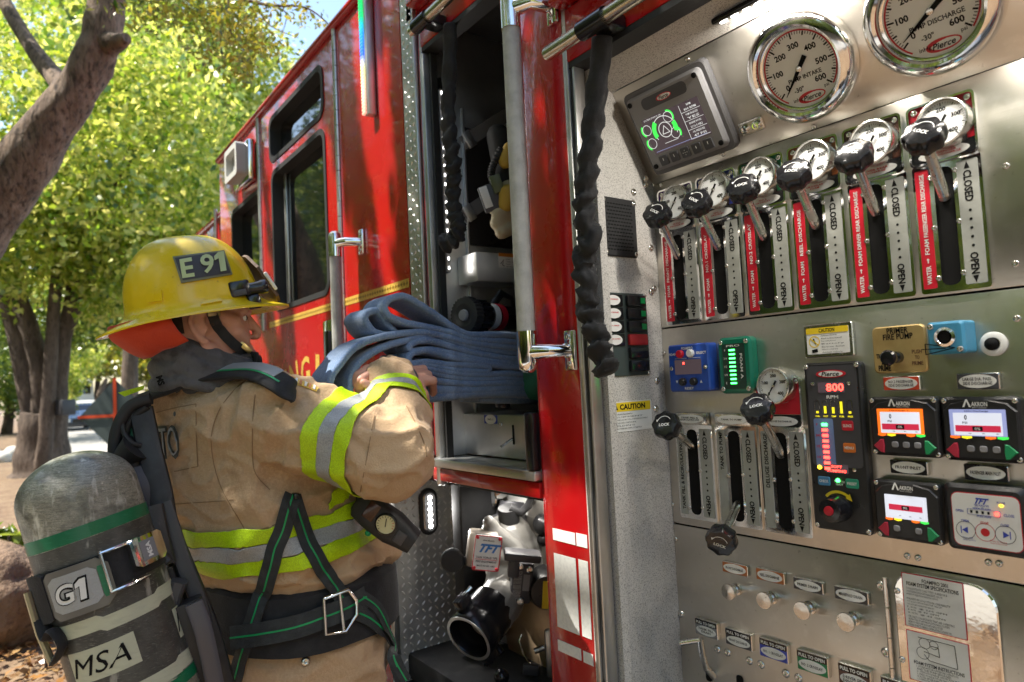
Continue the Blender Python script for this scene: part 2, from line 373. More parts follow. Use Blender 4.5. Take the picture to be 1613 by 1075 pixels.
# ---------------- gauges
def gauge(fr, u, v, R, off, nums, sweep, needle, minor, title=None, flange=None, numh=.2, logo=True, name='pressure_gauge'):
    M = fr.mat(u, v, off)
    b = MB()
    if flange:
        b.lathe([(flange,-off+.001),(flange,.004-off*.6),(flange*.985,.010),(flange*.93,.017),(R*1.17,.021),(R*1.10,.018),(R*1.08,.004),(R*1.02,.001)], 56, M)
    else:
        b.lathe([(R*1.15,-off),(R*1.15,.003),(R*1.12,.007),(R*1.06,.008),(R*1.02,.006),(R*1.01,.001)], 40, M, caps=False)
    g = b.build(name, chrome if flange else dull, E)
    MB().lathe([(R*1.03,-.001),(R*1.03,.0012),(0,.0012)], 40, M).build('dial_face', dialw, g)
    t = MB(); a0, a1 = sweep; top = M @ Matrix.Translation((0,0,.0016))
    n = minor
    for i in range(n+1):
        an = rad(a0+(a1-a0)*i/n); major = i % (n//(len(nums)-1)) == 0; half = (i*2) % (n//(len(nums)-1)) == 0
        r0 = R*(.78 if major else .83 if half else .87); r1 = R*.94; wd = R*(.020 if major or half else .009)
        c, s_ = math.cos(an), math.sin(an)
        t.add([(r0*c-wd*s_, r0*s_+wd*c, 0),(r0*c+wd*s_, r0*s_-wd*c, 0),(r1*c+wd*s_, r1*s_-wd*c, 0),(r1*c-wd*s_, r1*s_+wd*c, 0)], [(0,1,2,3)], 0, top)
    if flange:
        for i in range(60):
            A = [rad(a0+14-(a0+14-a1)*(i+k)/60) for k in (0,1)]
            t.add([(r*math.cos(q), r*math.sin(q), 0) for r, q in ((R*.945,A[0]),(R*.985,A[0]),(R*.985,A[1]),(R*.945,A[1]))], [(0,1,2,3)], 1, top)
    for i, q in enumerate(nums):
        if q is None: continue
        an = rad(a0+(a1-a0)*i/(len(nums)-1)); rr = R*(.60 if flange else .62)
        text(t, q, top @ Matrix.Translation((rr*math.cos(an), rr*math.sin(an), .0002)), R*numh*.8, bold=.03)
    if title:
        text(t, title, top @ Matrix.Translation((R*.06, -R*.24, .0002)), R*.115, R*.92 if len(title) < 12 else R*1.15, bold=.02)
        text(t, '-30"', top @ Matrix.Translation((-R*.20, -R*.52, .0002)), R*.13, bold=.02)
        text(t, 'inHg', top @ Matrix.Translation((-R*.32, -R*.78, .0002)), R*.13, bold=.01)
        text(t, 'psi', top @ Matrix.Translation((R*.52, -R*.66, .0002)), R*.11, bold=.01)
        text(t, 'Pierce', top @ Matrix.Translation((R*.08, -R*.80, .0004)), R*.14, shear=.35, bold=.015)
        for i in range(28):                           # red swoosh round the name
            A = [2*math.pi*(i+k)/28 for k in (0,1)]; wv = lambda q: R*(.018+.035*max(0, math.cos(q-2.9)))
            t.add([(R*.08+(R*.34+s_*wv(q))*math.cos(q), -R*.80+(R*.125+s_*wv(q))*math.sin(q), .0001) for s_, q in ((1,A[0]),(-1,A[0]),(-1,A[1]),(1,A[1]))], [(3,2,1,0)], 1, top)
    t.build('dial_lettering', [ink, inkr], g)
    nd = MB(); an = rad(needle); Mn = M @ Matrix.Translation((0,0,.004)) @ Matrix.Rotation(an, 4, 'Z')
    nd.prism([(-R*.36,-R*.065),(-R*.02,-R*.055),(R*.10,-R*.05),(R*.82,-R*.006),(R*.82,R*.006),(R*.10,R*.05),(-R*.02,R*.055),(-R*.36,R*.065)], 0, .001, Mn)
    nd.lathe([(R*.075,-.003),(R*.075,.0025),(R*.04,.003),(0,.003)], 16, Mn, 1)
    nd.build('needle', [ink, dull], g)
    if flange: MB().lathe([(R*1.05,.0095),(0,.0095)], 32, M).build('gauge_glass', glass, g)
    return g
N600 = ['0','100','200','300','400','500','600']
u, v = FA.at(1260,107.6,.012); gauge(FA, u, v, .067, .012, N600, (218,-44), 226, 60, 'PUMP INTAKE', .097)
u2, v2 = FA.at(1466,17,.012); gauge(FA, u2, v2, .067, .012, N600, (218,-44), 212, 60, 'PUMP DISCHARGE', .097)

# ---------------- control levers
N400 = ['0','100','200','300','400']
lob = [(.0285*(1+.055*math.cos(8*q))*math.cos(q), .0285*(1+.055*math.cos(8*q))*math.sin(q)) for q in [2*math.pi*i/48 for i in range(48)]]
def knob(parent, base, kc, ksc=1.0, spin=0):
    base = Vector(base); kc = Vector(kc); d = (kc-base).normalized()
    MB().tube([base, base+(kc-base)*.12, kc-d*.01], [.0085,.0085,.0075], 14).build('lever_rod', dull, parent)
    x = XV - d*XV.dot(d); x.normalize(); M = Matrix((x, d.cross(x), d)).transposed().to_4x4() @ Matrix.Rotation(spin, 4, 'Z') @ Matrix.Scale(ksc, 4); M.translation = kc
    k = MB(); sc = lambda f, z: [(p[0]*f, p[1]*f, z) for p in lob]
    k.loft([sc(.55,-.020), sc(.92,-.017), sc(1,-.009), sc(1,.004), sc(.93,.0095), sc(.80,.011)], True, 0, True, M)
    kk = k.build('lever_knob', black_p, parent, sharp=35)
    t = MB(); top = M @ Matrix.Translation((0,0,.0114)); text(t, 'LOCK', top @ Matrix.Translation((.001,-.003,0)), .0062, .023, bold=.03)
    for i in range(12):
        A = [rad(30+i*10+10*k_) for k_ in (0,1)]; t.add([(r*math.cos(q), r*math.sin(q), 0) for r, q in ((.0148,A[0]),(.016,A[0]),(.016,A[1]),(.0148,A[1]))], [(0,1,2,3)], 0, top)
    t.add([(-.0155,.0035,0),(-.0115,.009,0),(-.0175,.0085,0)], [(0,2,1)], 0, top)
    t.build('knob_lettering', white, parent)
def arrow(t, M, w_, h, up=True, mi=0): s_ = 1 if up else -1; t.add([(-w_/2,-h/2*s_,0),(w_/2,-h/2*s_,0),(0,h/2*s_,0)], [(0,1,2) if up else (0,2,1)], mi, M)
def lever(u0, wd, vb, vt, strip, stext, kpx, koff, rod_v, gauge_px=None, gcol=None, gR=.031, oval=None, water=True, gname='discharge_gauge', down=False):
    k = wd/.091; H = vt-vb; M0 = FP.mat()
    top_v = vt + (.108 if gcol else .016)
    b = MB(); sx0, sx1 = u0+.0270*k, u0+.0550*k
    out = rrect(wd+.008, H+.016, .005, 3, (u0+wd/2, (vb+vt)/2)); n_ = len(out)
    sl = rrect(sx1-sx0, H-.004, .0113, 3, ((sx0+sx1)/2, (vb+vt)/2))
    b.ring(out, sl, .0005, .005, M0)
    lv = b.build('lever_bezel', chrome, E)
    MB().prism(rrect(sx1-sx0+.004, H+.002, .0113, 4, ((sx0+sx1)/2, (vb+vt)/2)), .0008, .0016, M0).build('slot', ink, lv)
    MB().prism(rrect(.020*k, H, .002, 2, (u0+.010*k, (vb+vt)/2)), .005, .0062, M0).build('label_strip', redlab if water else grey_lab, lv)
    MB().prism(rrect(.029*k, H, .002, 2, (u0+.0755*k, (vb+vt)/2)), .005, .0064, M0).build('position_strip', grey_lab, lv)
    t = MB(); c_u = u0+.0755*k; h2 = .0115*k
    MM = lambda a, c, z, r=0: FP.mat(a, c, z, r)
    arrow(t, MM(c_u, vt-.008, .0068), .008*k, .012); text(t, 'CLOSED', MM(c_u, vt-.041, .0068, -math.pi/2), h2, .048*H/.19, bold=.03)
    for i in range(5): t.add([(*p, 0) for p in circ(.0022, 10)], [tuple(range(10))], 0, MM(c_u, vt-.078*H/.19-i*.0135*H/.19, .0068))
    text(t, 'OPEN', MM(c_u, vb+.031*H/.19, .0068, -math.pi/2), h2, .033*H/.19, bold=.03); arrow(t, MM(c_u, vb+.007, .0068), .008*k, .011, False)
    c_l = u0+.010*k
    if water:
        text(t, stext, MM(c_l, vb+H*.70, .0066, math.pi/2), .0070, min(H*.53, .0062*len(stext)), 1, bold=.02)
        text(t, 'WATER', MM(c_l, vb+.022, .0066, math.pi/2), .0072, .030, 1, bold=.02); text(t, 'FOAM', MM(c_l, vb+.068, .0066, math.pi/2), .0072, .025, 1, bold=.02)
        t.box((0,0,0), (.006,.0016,.0003), MM(c_l, vb+.0445, .0066, math.pi/2), 1); t.box((0,0,0), (.003,.003,.0003), MM(c_l, vb+.047, .0067, math.pi/4), 1)
    else: text(t, stext, MM(c_l, vt-.004-min(H*.92, .0066*len(stext))/2, .0066, math.pi/2), .0085, min(H*.92, .0066*len(stext)), 0, bold=.025)
    t.build('lettering', [ink, white], lv)
    for f_ in (.08,.5,.92):
        screw_uv(FP, [(u0+.0225*k, vb+H*f_), (u0+.0585*k, vb+H*f_+.004)], lv, .0055, .8)
    if gcol:
        p = MB(); gp = MB(); cu_, cv_ = u0+wd/2, vt+.056
        p.ring(rrect(wd+.008,.100,.008,4,(cu_,cv_)), rrect(wd+.001,.093,.006,4,(cu_,cv_)), .0006, .010, M0); p.build('gauge_frame', chrome, lv)
        gp.prism(rrect(wd+.002,.070,.004,3,(cu_,cv_+.0125)), .0006, .006, M0); gp.build('colour_plate', gcol, lv)
        gp = MB(); gp.prism(rrect(wd+.002,.023,.002,2,(cu_,cv_-.0352)), .0006, .0062, M0); gp.build('name_plate', black_p, lv)
        gp = MB(); gp.prism(circ(.037*k,28,(cu_,cv_-.036),.26), .0064, .0074, M0); gp.build('oval_label', white, lv)
        t = MB()
        for i, s_ in enumerate(oval): text(t, s_, MM(cu_, cv_-.036+.0042*(.5*(len(oval)-1)-i), .0078), .0034, min(.05, .0042*len(s_)), 0 if not water else 1, 0.02, 1)
        t.build('oval_lettering', [ink, inkr], lv)
        screw_uv(FP, [(cu_-wd/2+.007, cv_+.040), (cu_+wd/2-.007, cv_+.040)], lv, .006)
        gu, gv = FP.at(*gauge_px, .026)
        gauge(FP, gu, gv, gR, .024, N400, (232,-48), 236, 40, numh=.26, name=gname)
    else:
        gp = MB(); gp.box((u0+wd/2, vt+.022, .007), (wd*.95, .026, .013), M0, 0, .003); gp.build('gauge_frame', dull, lv)
        gp = MB(); gp.prism(circ(.036*k,28,(u0+wd/2,vt+.022),.26), .0136, .0144, M0); gp.build('oval_label', white, lv)
        t = MB()
        for i, s_ in enumerate(oval): text(t, s_, MM(u0+wd/2, vt+.022+.0046*(.5*(len(oval)-1)-i), .0148), .0036, min(.05, .0042*len(s_)), 0, .02, 1)
        t.build('oval_lettering', ink, lv)
    ku, kv = FP.at(*kpx, koff); knob(lv, FP.w((sx0+sx1)/2, rod_v, .004), FP.w(ku, kv, koff), 1.0, random.uniform(-.6,.6))
    return lv
us = FP.at(1054,505)[0]
KP = [(1035,337),(1097,319),(1170,296),(1250,274),(1344.5,245),(1455,213)]
GP = [(1062.6,319),(1124,299),(1195.6,278.6),(1279,254),(1372,225),(1484,193)]
ST = ['FRONT DISCHARGE','NO.1 CROSSLAY','NO.2 CROSSLAY','REEL DISCHARGE','DRIVER REAR DISCHARGE','PASSENGER REAR DISCHARGE']
OV = [['FRONT','DISCHARGE'],['NO.1','CROSSLAY'],['NO.2','CROSSLAY'],['CROSSLAY','FOAM'],['DRIVER REAR','DISCHARGE'],['PASSENGER','REAR DISCHARGE']]
for i in range(6):
    lever(us+.1077*i, .091, .113, .306, True, ST[i], KP[i], .115, .255, GP[i], [purple_p, blue_p, green_p, orange_p, brown_p, redlab][i], .0335, OV[i])
for (xl, yb, xr, yt, s_, k, koff, rv, ov) in (
    (1076,800,1117,661,'TANK FILL & RECIRCULATING LINE',(1049.5,670),.12,-.165,['TANK FILL &','RECIRCULATING LINE']),
    (1139.6,809,1187,662,'TANK TO PUMP',(1136,852),.12,-.275,['TANK TO PUMP'])):
    a, b_ = FP.at(xl, yb); c, d = FP.at(xr, yt); lever(a, .091, -.335+.022, -.125, False, s_, k, koff, rv, oval=ov, water=False)
a, b_ = FP.at(1210,820); lever(a, .091, -.313, -.125, False, 'DELUGE DISCHARGE', (1193,643), .12, -.17, (1219,608), redlab, .031, ['DELUGE DISCHARGE'], False)

# ---------------- instrument boxes
def case(fr, px, t, mt, r=.008, name='instrument_case', bev=.004):
    cu_, cv_, w_, h = fr.rc(*px, t); o = MB().prism(rrect(w_, h, r, 5), .0005, t, fr.mat(cu_, cv_, 0), 0, bev).build(name, mt, E); return o, cu_, cv_, w_, h
def decal(fr, cu_, cv_, w_, h, z, mt, parent, name, r=.002, th=.0008): return MB().prism(rrect(w_, h, r, 3, (cu_, cv_)), z, z+th, fr.mat()).build(name, mt, parent)
def lines(mb, fr, cu_, v0, w_, n, dv, h, z, words, mi=0, left=True):
    for i in range(n):
        s_ = words[i % len(words)]; ww = min(w_, w_*(.55+.45*((len(s_)*7+i*3) % 10)/10)); text(mb, s_, fr.mat(cu_-(w_-ww)/2 if left else cu_, v0-i*dv, z), h, ww, mi, 0, 1)
def corner_screws(fr, cu_, cv_, w_, h, o, off, i=.007, sc=.9): screw_uv(fr, [(cu_+sx*(w_/2-i), cv_+sy*(h/2-i)) for sx in (-1,1) for sy in (-1,1)], o, off, sc)
# display monitor on the leaning panel
o, a, b_, w_, h = case(FA, (982.5,162,1147.6,230.7), .028, charc, .012, 'display_monitor', .006)
o.data.materials[0] = greycase
MB().prism(rrect(w_+.022, h+.022, .014, 4), .0004, .016, FA.mat(a, b_, 0), 0, .003).build('monitor_mount', mat('mount_grey', (.10,.10,.105), .5), o)
sa, sb, sw, sh = FA.rc(1007,179,1120,193.6,.028)
decal(FA, a+.002, b_+h*.36, w_*.60, h*.15, .028, charc, o, 'badge_panel', .01)
MB().prism(circ(.019,28,(a+.002,b_+h*.36),.36), .0288, .0294, FA.mat()).build('badge_rim', redlab, o); MB().prism(circ(.0165,28,(a+.003,b_+h*.36),.32), .0294, .0298, FA.mat()).build('badge', white, o)
t = MB(); text(t, 'Pierce', FA.mat(a+.003, b_+h*.36, .0301), .0085, .024, 0, .02, 2, .3); t.build('badge_lettering', ink, o)
sa, sb, sw, sh = a, b_-h*.045, w_*.76, h*.48
decal(FA, sa, sb, sw, sh, .0280, lcd_k, o, 'screen', .002, .0006)
sc = MB(); z_ = .0289
def arc(mb, fr, cu_, cv_, r0, r1, a0, a1, z, mi, n=18):
    for i in range(n):
        q0, q1 = rad(a0+(a1-a0)*i/n), rad(a0+(a1-a0)*(i+1)/n)
        vs_ = [(cu_+r*math.cos(q), cv_+r*math.sin(q), z) for r, q in ((r0,q0),(r1,q0),(r1,q1),(r0,q1))]
        mb.add(vs_, [(0,1,2,3)] if a1 > a0 else [(3,2,1,0)], mi, fr.mat())
gx = sa-sw*.17; gy = sb+sh*.04
arc(sc, FA, gx, gy, sh*.36, sh*.38, -30, 210, z_, 0); arc(sc, FA, gx, gy, sh*.28, sh*.41, 130, 200, z_+.0002, 1); arc(sc, FA, gx, gy, sh*.28, sh*.41, -22, 22, z_+.0002, 1); arc(sc, FA, gx, gy, sh*.19, sh*.21, 0, 360, z_, 0, 28)
for dx, dy in ((-.30,.16),(-.30,-.22),(.12,.28),(.14,-.18)):
    arc(sc, FA, gx+dx*sw, gy+dy*sh, sh*.13, sh*.145, 0, 360, z_, 0, 20); arc(sc, FA, gx+dx*sw, gy+dy*sh, sh*.145, sh*.19, 60 if dx > 0 else 130, -40 if dx > 0 else 240, z_+.0002, 1) if dx < 0 else arc(sc, FA, gx+dx*sw, gy+dy*sh, sh*.145, sh*.19, -40, 90, z_+.0002, 1)
for k in range(3):
    q = [rad(90+120*k), rad(210+120*k)]; A = [Vector((gx+.011*math.cos(x), gy+.011*math.sin(x)-.002, z_)) for x in q]; d = (A[1]-A[0]).normalized(); pz = Vector((-d.y, d.x, 0))*.0007
    sc.add([A[0]-pz, A[1]-pz, A[1]+pz, A[0]+pz], [(0,1,2,3)], 0, FA.mat())
for i, (s1, s2) in enumerate((('RPM','800 RPM'),('PUMP ENGAGED','YES'),('ENGINE HOURS','2116.9 HRS'),('OIL PRESSURE','47 PSI'))):
    yy = sb+sh*(.36-.235*i); xx = sa+sw*.335
    sc.box((xx, yy-sh*.108, z_), (sw*.31, .0008, .0002), FA.mat(), 0); text(sc, s1, FA.mat(xx, yy+sh*.055, z_), .0042, sw*.2 if len(s1) > 4 else None, 0, .01, 1); text(sc, s2, FA.mat(xx, yy-sh*.045, z_), .0048, sw*.2, 0, .01, 1)
sc.box((sa+sw*.175, sb, z_), (.0008, sh*.92, .0002), FA.mat(), 0)
sc.box((gx+.004, gy-sh*.34, z_), (sw*.24, sh*.012, .0002), FA.mat(), 0); sc.box((sa-.002, sb-sh*.44, z_), (sw*.9, sh*.01, .0002), FA.mat(), 2)
text(sc, 'SYSTEM STATUS OK', FA.mat(sa-sw*.3, sb+sh*.45, z_), .0035, sw*.32, 0, 0, 1)
sc.build('screen_graphics', [lcd_l, lcd_g, lcd_b], o)
for i in range(5):
    cu_ = a+w_*(-.30+.15*i); bb = MB().prism(rrect(w_*.115, h*.135, .003, 3, (cu_, b_-h*.385)), .028, .031, FA.mat(), 0, .001).build('key', charc, o)
    t = MB()
    if i == 2:
        for dx, dy in ((1,0),(-1,0),(0,1),(0,-1),(0,0)): t.add([(*p,0) for p in circ(.0010,8)], [tuple(range(8))], 0, FA.mat(cu_+dx*.005, b_-h*.385+dy*.005, .0313))
    else: t.box((cu_, b_-h*.37, .0312), (.0012,.006,.0003), FA.mat())
    t.build('key_mark', white, bb)
for sx in (-1,1):
    for sy in (-1,1): MB().lathe([(.0055,0),(.0055,.0025),(.004,.003),(0,.003)], 14, FA.mat(a+sx*(w_/2-.012), b_+sy*(h/2-.012), .028)).build('corner_plug', ink, o)
# pair of indicator lamps
cu_, cv_, w_, h = FA.rc(1153,196,1212,206,.01); tb = MB().prism(rrect(.052,.026,.004,3), .0005, .009, FA.mat(cu_, cv_, 0), 0, .002).build('test_port', dull, E)
for sx in (-1,1): MB().lathe([(.009,.009),(.009,.014),(.007,.016),(.005,.016),(.004,.011),(0,.011)], 18, FA.mat(cu_+sx*.014, cv_, 0)).build('port_ring', chrome, tb)

# blue foam controller
o, a, b_, w_, h = case(FP, (1051,545,1119,616.6), .03, mat('blue_case', (.02,.07,.36), .35, noise_=(20,(.02,.09,.45),.45,.7)), .006, 'foam_controller', .003)
decal(FP, a, b_+.002, w_*.66, h*.31, .0301, lcd_k, o, 'display')
t = MB(); text(t, 'FOAMPRO', FP.mat(a, b_+h*.41, .0304), .006, w_*.28); text(t, 'FOAM', FP.mat(a-w_*.37, b_+h*.30, .0304), .0055, w_*.2); text(t, 'SELECT', FP.mat(a+w_*.34, b_+h*.30, .0304), .0055, w_*.24); text(t, 'RESET', FP.mat(a, b_-h*.43, .0304), .0055, w_*.22)
for sx in (-1,1): t.box((a+sx*w_*.17, b_+h*.205, .0303), (w_*.3,.0007,.0003), FP.mat())
arrow(t, FP.mat(a-w_*.30, b_-h*.29, .0304), .006,.006, False); arrow(t, FP.mat(a+w_*.30, b_-h*.29, .0304), .006,.006)
t.build('lettering', white, o)
for dx, dy, mt in ((-.16,.30,redlab),(.10,.30,white),(-.13,-.29,black),(.14,-.29,black)): MB().lathe([(.0085,.030),(.0085,.037),(.007,.039),(0,.039)], 18, FP.mat(a+dx*w_, b_+dy*h, 0)).build('button', mt, o)
MB().box((a-w_*.1, b_+h*.10, .0313), (.004,.004,.0008), FP.mat()).build('led', led_r, o); screw_uv(FP, [(a-w_*.42,b_),(a+w_*.42,b_)], o, .030, .9)
# green foam level gauge
o, a, b_, w_, h = case(FP, (1128,533.6,1187,620), .022, mat('green_case', (.0,.16,.095), .3, coat=.5), .012, 'foam_level_gauge', .005)
decal(FP, a, b_-.002, w_*.66, h*.80, .022, mat('dark_green_panel', (.012,.04,.03), .35), o, 'scale_plate', .004)
t = MB(); text(t, 'FOAM A', FP.mat(a+w_*.22, b_-h*.02, .0232, -math.pi/2), .006, h*.44, 0, .02)
for i, s_ in enumerate(('F','3/4','1/2','1/4','E')): text(t, s_, FP.mat(a-w_*.25, b_+h*(.27-.145*i), .0232), .0045, None, 0, .01)
text(t, 'PRO', FP.mat(a, b_+h*.345, .0232), .004, w_*.4); t.build('lettering', white, o)
for i in range(9): MB().box((a-w_*.04, b_+h*(.27-.073*i), .0232), (w_*.17, h*.028, .0012), FP.mat()).build('led', led_g, o)
corner_screws(FP, a, b_, w_, h, o, .022, .010, 1)
# caution plate, primer plate, blue box, plug
def plate(px, col, txt, z=.008, ov=True, head=None, fr=FP, name='name_plate', hs=.3, tc_=0):
    cu_, cv_, w_, h = fr.rc(*px, z); o = MB().prism(rrect(w_, h, .002, 2), .0004, z, fr.mat(cu_, cv_, 0), 0, .0012).build(name, dull, E)
    decal(fr, cu_, cv_, w_*.95, h*.90, z, col, o, 'colour_field', .001, .0006); t = MB(); cy = cv_
    if head:
        decal(fr, cu_, cv_+h*.30, w_*.95, h*.30, z, black_p, o, 'header_field', .001, .0009); text(t, head, fr.mat(cu_, cv_+h*.29, z+.0012), h*.17, w_*.84, 1, .03); cy = cv_-h*.14
    if ov:
        hh = h*(.42 if not head else .27); MB().prism(circ(w_*.44, 32, (cu_, cy), hh/(w_*.44)), z+.0006, z+.0012, fr.mat()).build('oval_label', white, o)
        n = len(txt)
        for i, s_ in enumerate(txt): text(t, s_, fr.mat(cu_, cy+hh*.62*(.5*(n-1)-i), z+.0015), hh*(.48 if n > 1 else .55), min(w_*.68, hh*.5*len(s_)), tc_, .02, 1)
    t.build('lettering', [ink, white], o); return o, cu_, cv_, w_, h
o, a, b_, w_, h = plate((1264.6,514,1345.7,560), dull, [], .010, False, name='caution_plate')
decal(FP, a, b_, w_*.86, h*.80, .0106, white, o, 'label_field'); decal(FP, a, b_+h*.31, w_*.86, h*.18, .0112, yellow_p, o, 'header_field')
t = MB(); text(t, 'CAUTION', FP.mat(a, b_+h*.31, .0122), h*.12, w_*.32); lines(t, FP, a+w_*.13, b_+h*.15, w_*.50, 7, h*.085, h*.05, .0117, ['Equipment Damage','Read service manual','Before welding disconnect','Battery','Electronic devices','Failure to comply may','damage vehicle'])
arc(t, FP, a-w_*.27, b_-h*.02, h*.15, h*.18, 0, 360, .0117, 1); t.box((0,0,0), (h*.32,h*.03,.0003), FP.mat(a-w_*.27, b_-h*.02, .0118, -.7), 1); t.ell((a-w_*.28, b_+h*.05, .0117), (h*.03,h*.03,.0003), FP.mat()); t.box((0,0,0), (h*.05,h*.14,.0003), FP.mat(a-w_*.26, b_-h*.03, .0117, .5)); t.box((0,0,0), (h*.18,h*.10,.0003), FP.mat(a-w_*.27, b_-h*.30, .0117, .15))
t.build('lettering', [ink, yellow_p], o)
o, a, b_, w_, h = case(FP, (1372,517,1462,586), .005, mat('gold_anodised', (.55,.40,.17), .4, .55, noise_=(15,(.42,.29,.11),.4,.7)), .008, 'primer_plate', .002)
t = MB(); text(t, 'PRIMER', FP.mat(a, b_+h*.40, .0054), .0098, w_*.40); text(t, 'FIRE PUMP', FP.mat(a, b_+h*.27, .0054), .0098, w_*.56)
for i, s_ in enumerate(('PUSH','TO','PRIME')): text(t, s_, FP.mat(a+w_*.33, b_-h*(.07+.12*i), .0054), .0065, w_*(.18,.08,.2)[i], 1)
text(t, 'TRIDENT', FP.mat(a-w_*.31, b_-h*.13, .0054), .008, w_*.25, 0, .04); text(t, 'AIR', FP.mat(a-w_*.29, b_-h*.28, .0054), .009, w_*.12, 0, .04); text(t, 'PRIME', FP.mat(a-w_*.29, b_-h*.39, .0054), .010, w_*.24, 0, .04); t.build('lettering', [ink, brown_p], o)
M = FP.mat(a-w_*.03, b_-h*.17, .005); MB().lathe([(.010,0),(.010,.012),(.006,.014),(.006,.024),(.012,.027),(.013,.034),(.010,.038),(0,.039)], 22, M).build('push_knob', black_p, o)
o, a, b_, w_, h = case(FP, (1458,509,1522,556.5), .042, mat('light_blue_box', (.06,.30,.50), .45, bump=(200,.1), noise_=(30,(.09,.34,.52),.5,.75)), .005, 'air_horn_box', .004)
M = FP.mat(a, b_+h*.02, .042); MB().lathe([(.016,0),(.015,.004),(.011,.006),(.010,.005),(.0085,.001),(0,.001)], 24, M).build('button_ring', chrome, o); MB().lathe([(.0085,.001),(.008,.004),(0,.0045)], 18, M).build('button', ink, o)
t = MB(); qx, qy = a-w_*.22, b_-h*.32
for (x0,y0),(x1,y1) in (((-.02,.012),(.026,0)),((.026,0),(-.02,-.012)),((-.02,-.012),(-.02,.012)),((-.026,0),(.012,0))): t.tube([FP.w(qx+x0*.9,qy+y0*.7,.0422), FP.w(qx+x1*.9,qy+y1*.7,.0422)], .0008, 6)
t.build('trumpet_mark', ink, o); screw_uv(FP, [(a-w_*.38,b_+h*.36),(a+w_*.36,b_-h*.36)], o, .042, .9)
a, b_ = FP.at(1566,542); o = MB().lathe([(.0185,.0005),(.0185,.003),(.015,.005),(.010,.005),(.010,.001),(0,.001)], 28, FP.mat(a,b_,0)).build('grommet', white, E); MB().lathe([(.0095,.0015),(.0095,.006),(.006,.010),(0,.011)], 20, FP.mat(a-.002,b_,0)).build('push_button', ink, o)
plate((1390,594,1450,615), mat('orange_red', (.62,.06,.02), .4), ['NO.2 PASSENGER','SIDE DISCHARGE'], .010); plate((1505.5,589,1575.7,613), charc, ['LARGE DIA. PASS.','SIDE DISCHARGE'], .010)
plate((1401,724,1462,750), black_p, ['FRONT INLET'], .010); plate((1517,730.6,1590,761), black_p, ['PASSENGER MAIN INLET'], .010)
# pressure governor
o, a, b_, w_, h = case(FP, (1263.5,573,1376,846), .016, black, .010, 'pressure_governor', .004); z = .0162
decal(FP, a, b_+h*.18, w_*.86, h*.60, z-.0002, charc, o, 'face_plate', .008, .0006); z = .0168
MB().prism(circ(w_*.26,28,(a,b_+h*.43),.26), z, z+.0005, FP.mat()).build('badge_rim', redlab, o); MB().prism(circ(w_*.21,28,(a,b_+h*.43),.24), z+.0005, z+.0009, FP.mat()).build('badge', white, o)
t = MB(); text(t, 'Pierce', FP.mat(a, b_+h*.43, z+.0012), .0085, w_*.30, 2, .02, 2, .3); text(t, 'RPM', FP.mat(a, b_+h*.293, z), .006, w_*.2)
ry = [b_+h*(.128-.0325*i) for i in range(9)]
for i, s_ in enumerate(('F','3/4','1/2','1/4','E')): text(t, s_, FP.mat(a-w_*.30, ry[0]-i*h*.065, z+.0014), .0045, None, 3, .02)
for i in range(5): text(t, ('OIL','VOLT','TEMP','FUEL','PRES')[i], FP.mat(a+w_*(-.28+.14*i), b_+h*.178, z), .003, .009, 1)
text(t, 'THROTTLE', FP.mat(a+w_*.01, b_-h*.205, z), .0036, w_*.18); text(t, 'READY', FP.mat(a+w_*.01, b_-h*.222, z), .0036, w_*.12)
t.build('lettering', [white, lcd_y, ink, inkr], o)
decal(FP, a-w_*.01, b_+h*.350, w_*.46, h*.062, z, lcd_k, o, 'rpm_display'); t = MB(); text(t, '800', FP.mat(a+w_*.06, b_+h*.350, z+.0012), h*.046, w_*.30, 0, .02); t.build('rpm_digits', led_r, o)
for i in range(5):
    x = a+w_*(-.28+.14*i); MB().ring(rrect(.010,.026,.004,3,(x,b_+h*.232)), rrect(.008,.024,.003,3,(x,b_+h*.232)), z, z+.0005, FP.mat()).build('bar_gauge', dull, o)
    hh = (.004,.013,.011,.021,.004)[i]; MB().box((x, b_+h*.232-.011+hh/2, z+.0003), (.0045,hh,.0004), FP.mat()).build('bar', lcd_y, o)
decal(FP, a-w_*.19, b_+h*.02, w_*.34, h*.29, z, mat('pale_blue', (.16,.24,.46), .4), o, 'level_field', .004, .0006)
for i in range(9): MB().box((a-w_*.17, ry[i], z+.0012), (w_*.10, h*.017, .0016), FP.mat(), 0, .0006).build('led', led_g if i == 0 else led_r, o)
for px, mt, s_ in (((1325,663,1344.5,679),redlab,'SILENCE'),((1327.6,698,1348,714),mat('orange_key', (.62,.16,.02),.4),'MENU'),((1288,750,1308,766),mat('blue_key',(.06,.22,.42),.4),'CHECK'),((1331.5,754,1353,771),mat('green_key',(.02,.27,.16),.4),'PRESET')):
    q = FP.rc(*px, .018); k = MB().prism(rrect(q[2], q[3], .003, 3), z, z+.0015, FP.mat(q[0], q[1], 0), 0, .0006).build('key', mt, o); t = MB(); text(t, s_, FP.mat(q[0], q[1], z+.0018), q[3]*.3, q[2]*.75); t.build('key_lettering', white, k)
q = FP.rc(1300.6,731,1335.5,747,.018); decal(FP, q[0], q[1], q[2]*1.05, q[3]*1.05, z, lcd_k, o, 'message_display'); t = MB(); text(t, 'SOFT', FP.mat(q[0], q[1]+q[3]*.25, z+.001), q[3]*.3, q[2]*.5); text(t, 'PUMPING', FP.mat(q[0], q[1]-q[3]*.25, z+.001), q[3]*.3, q[2]*.85); t.build('message', led_r, o)
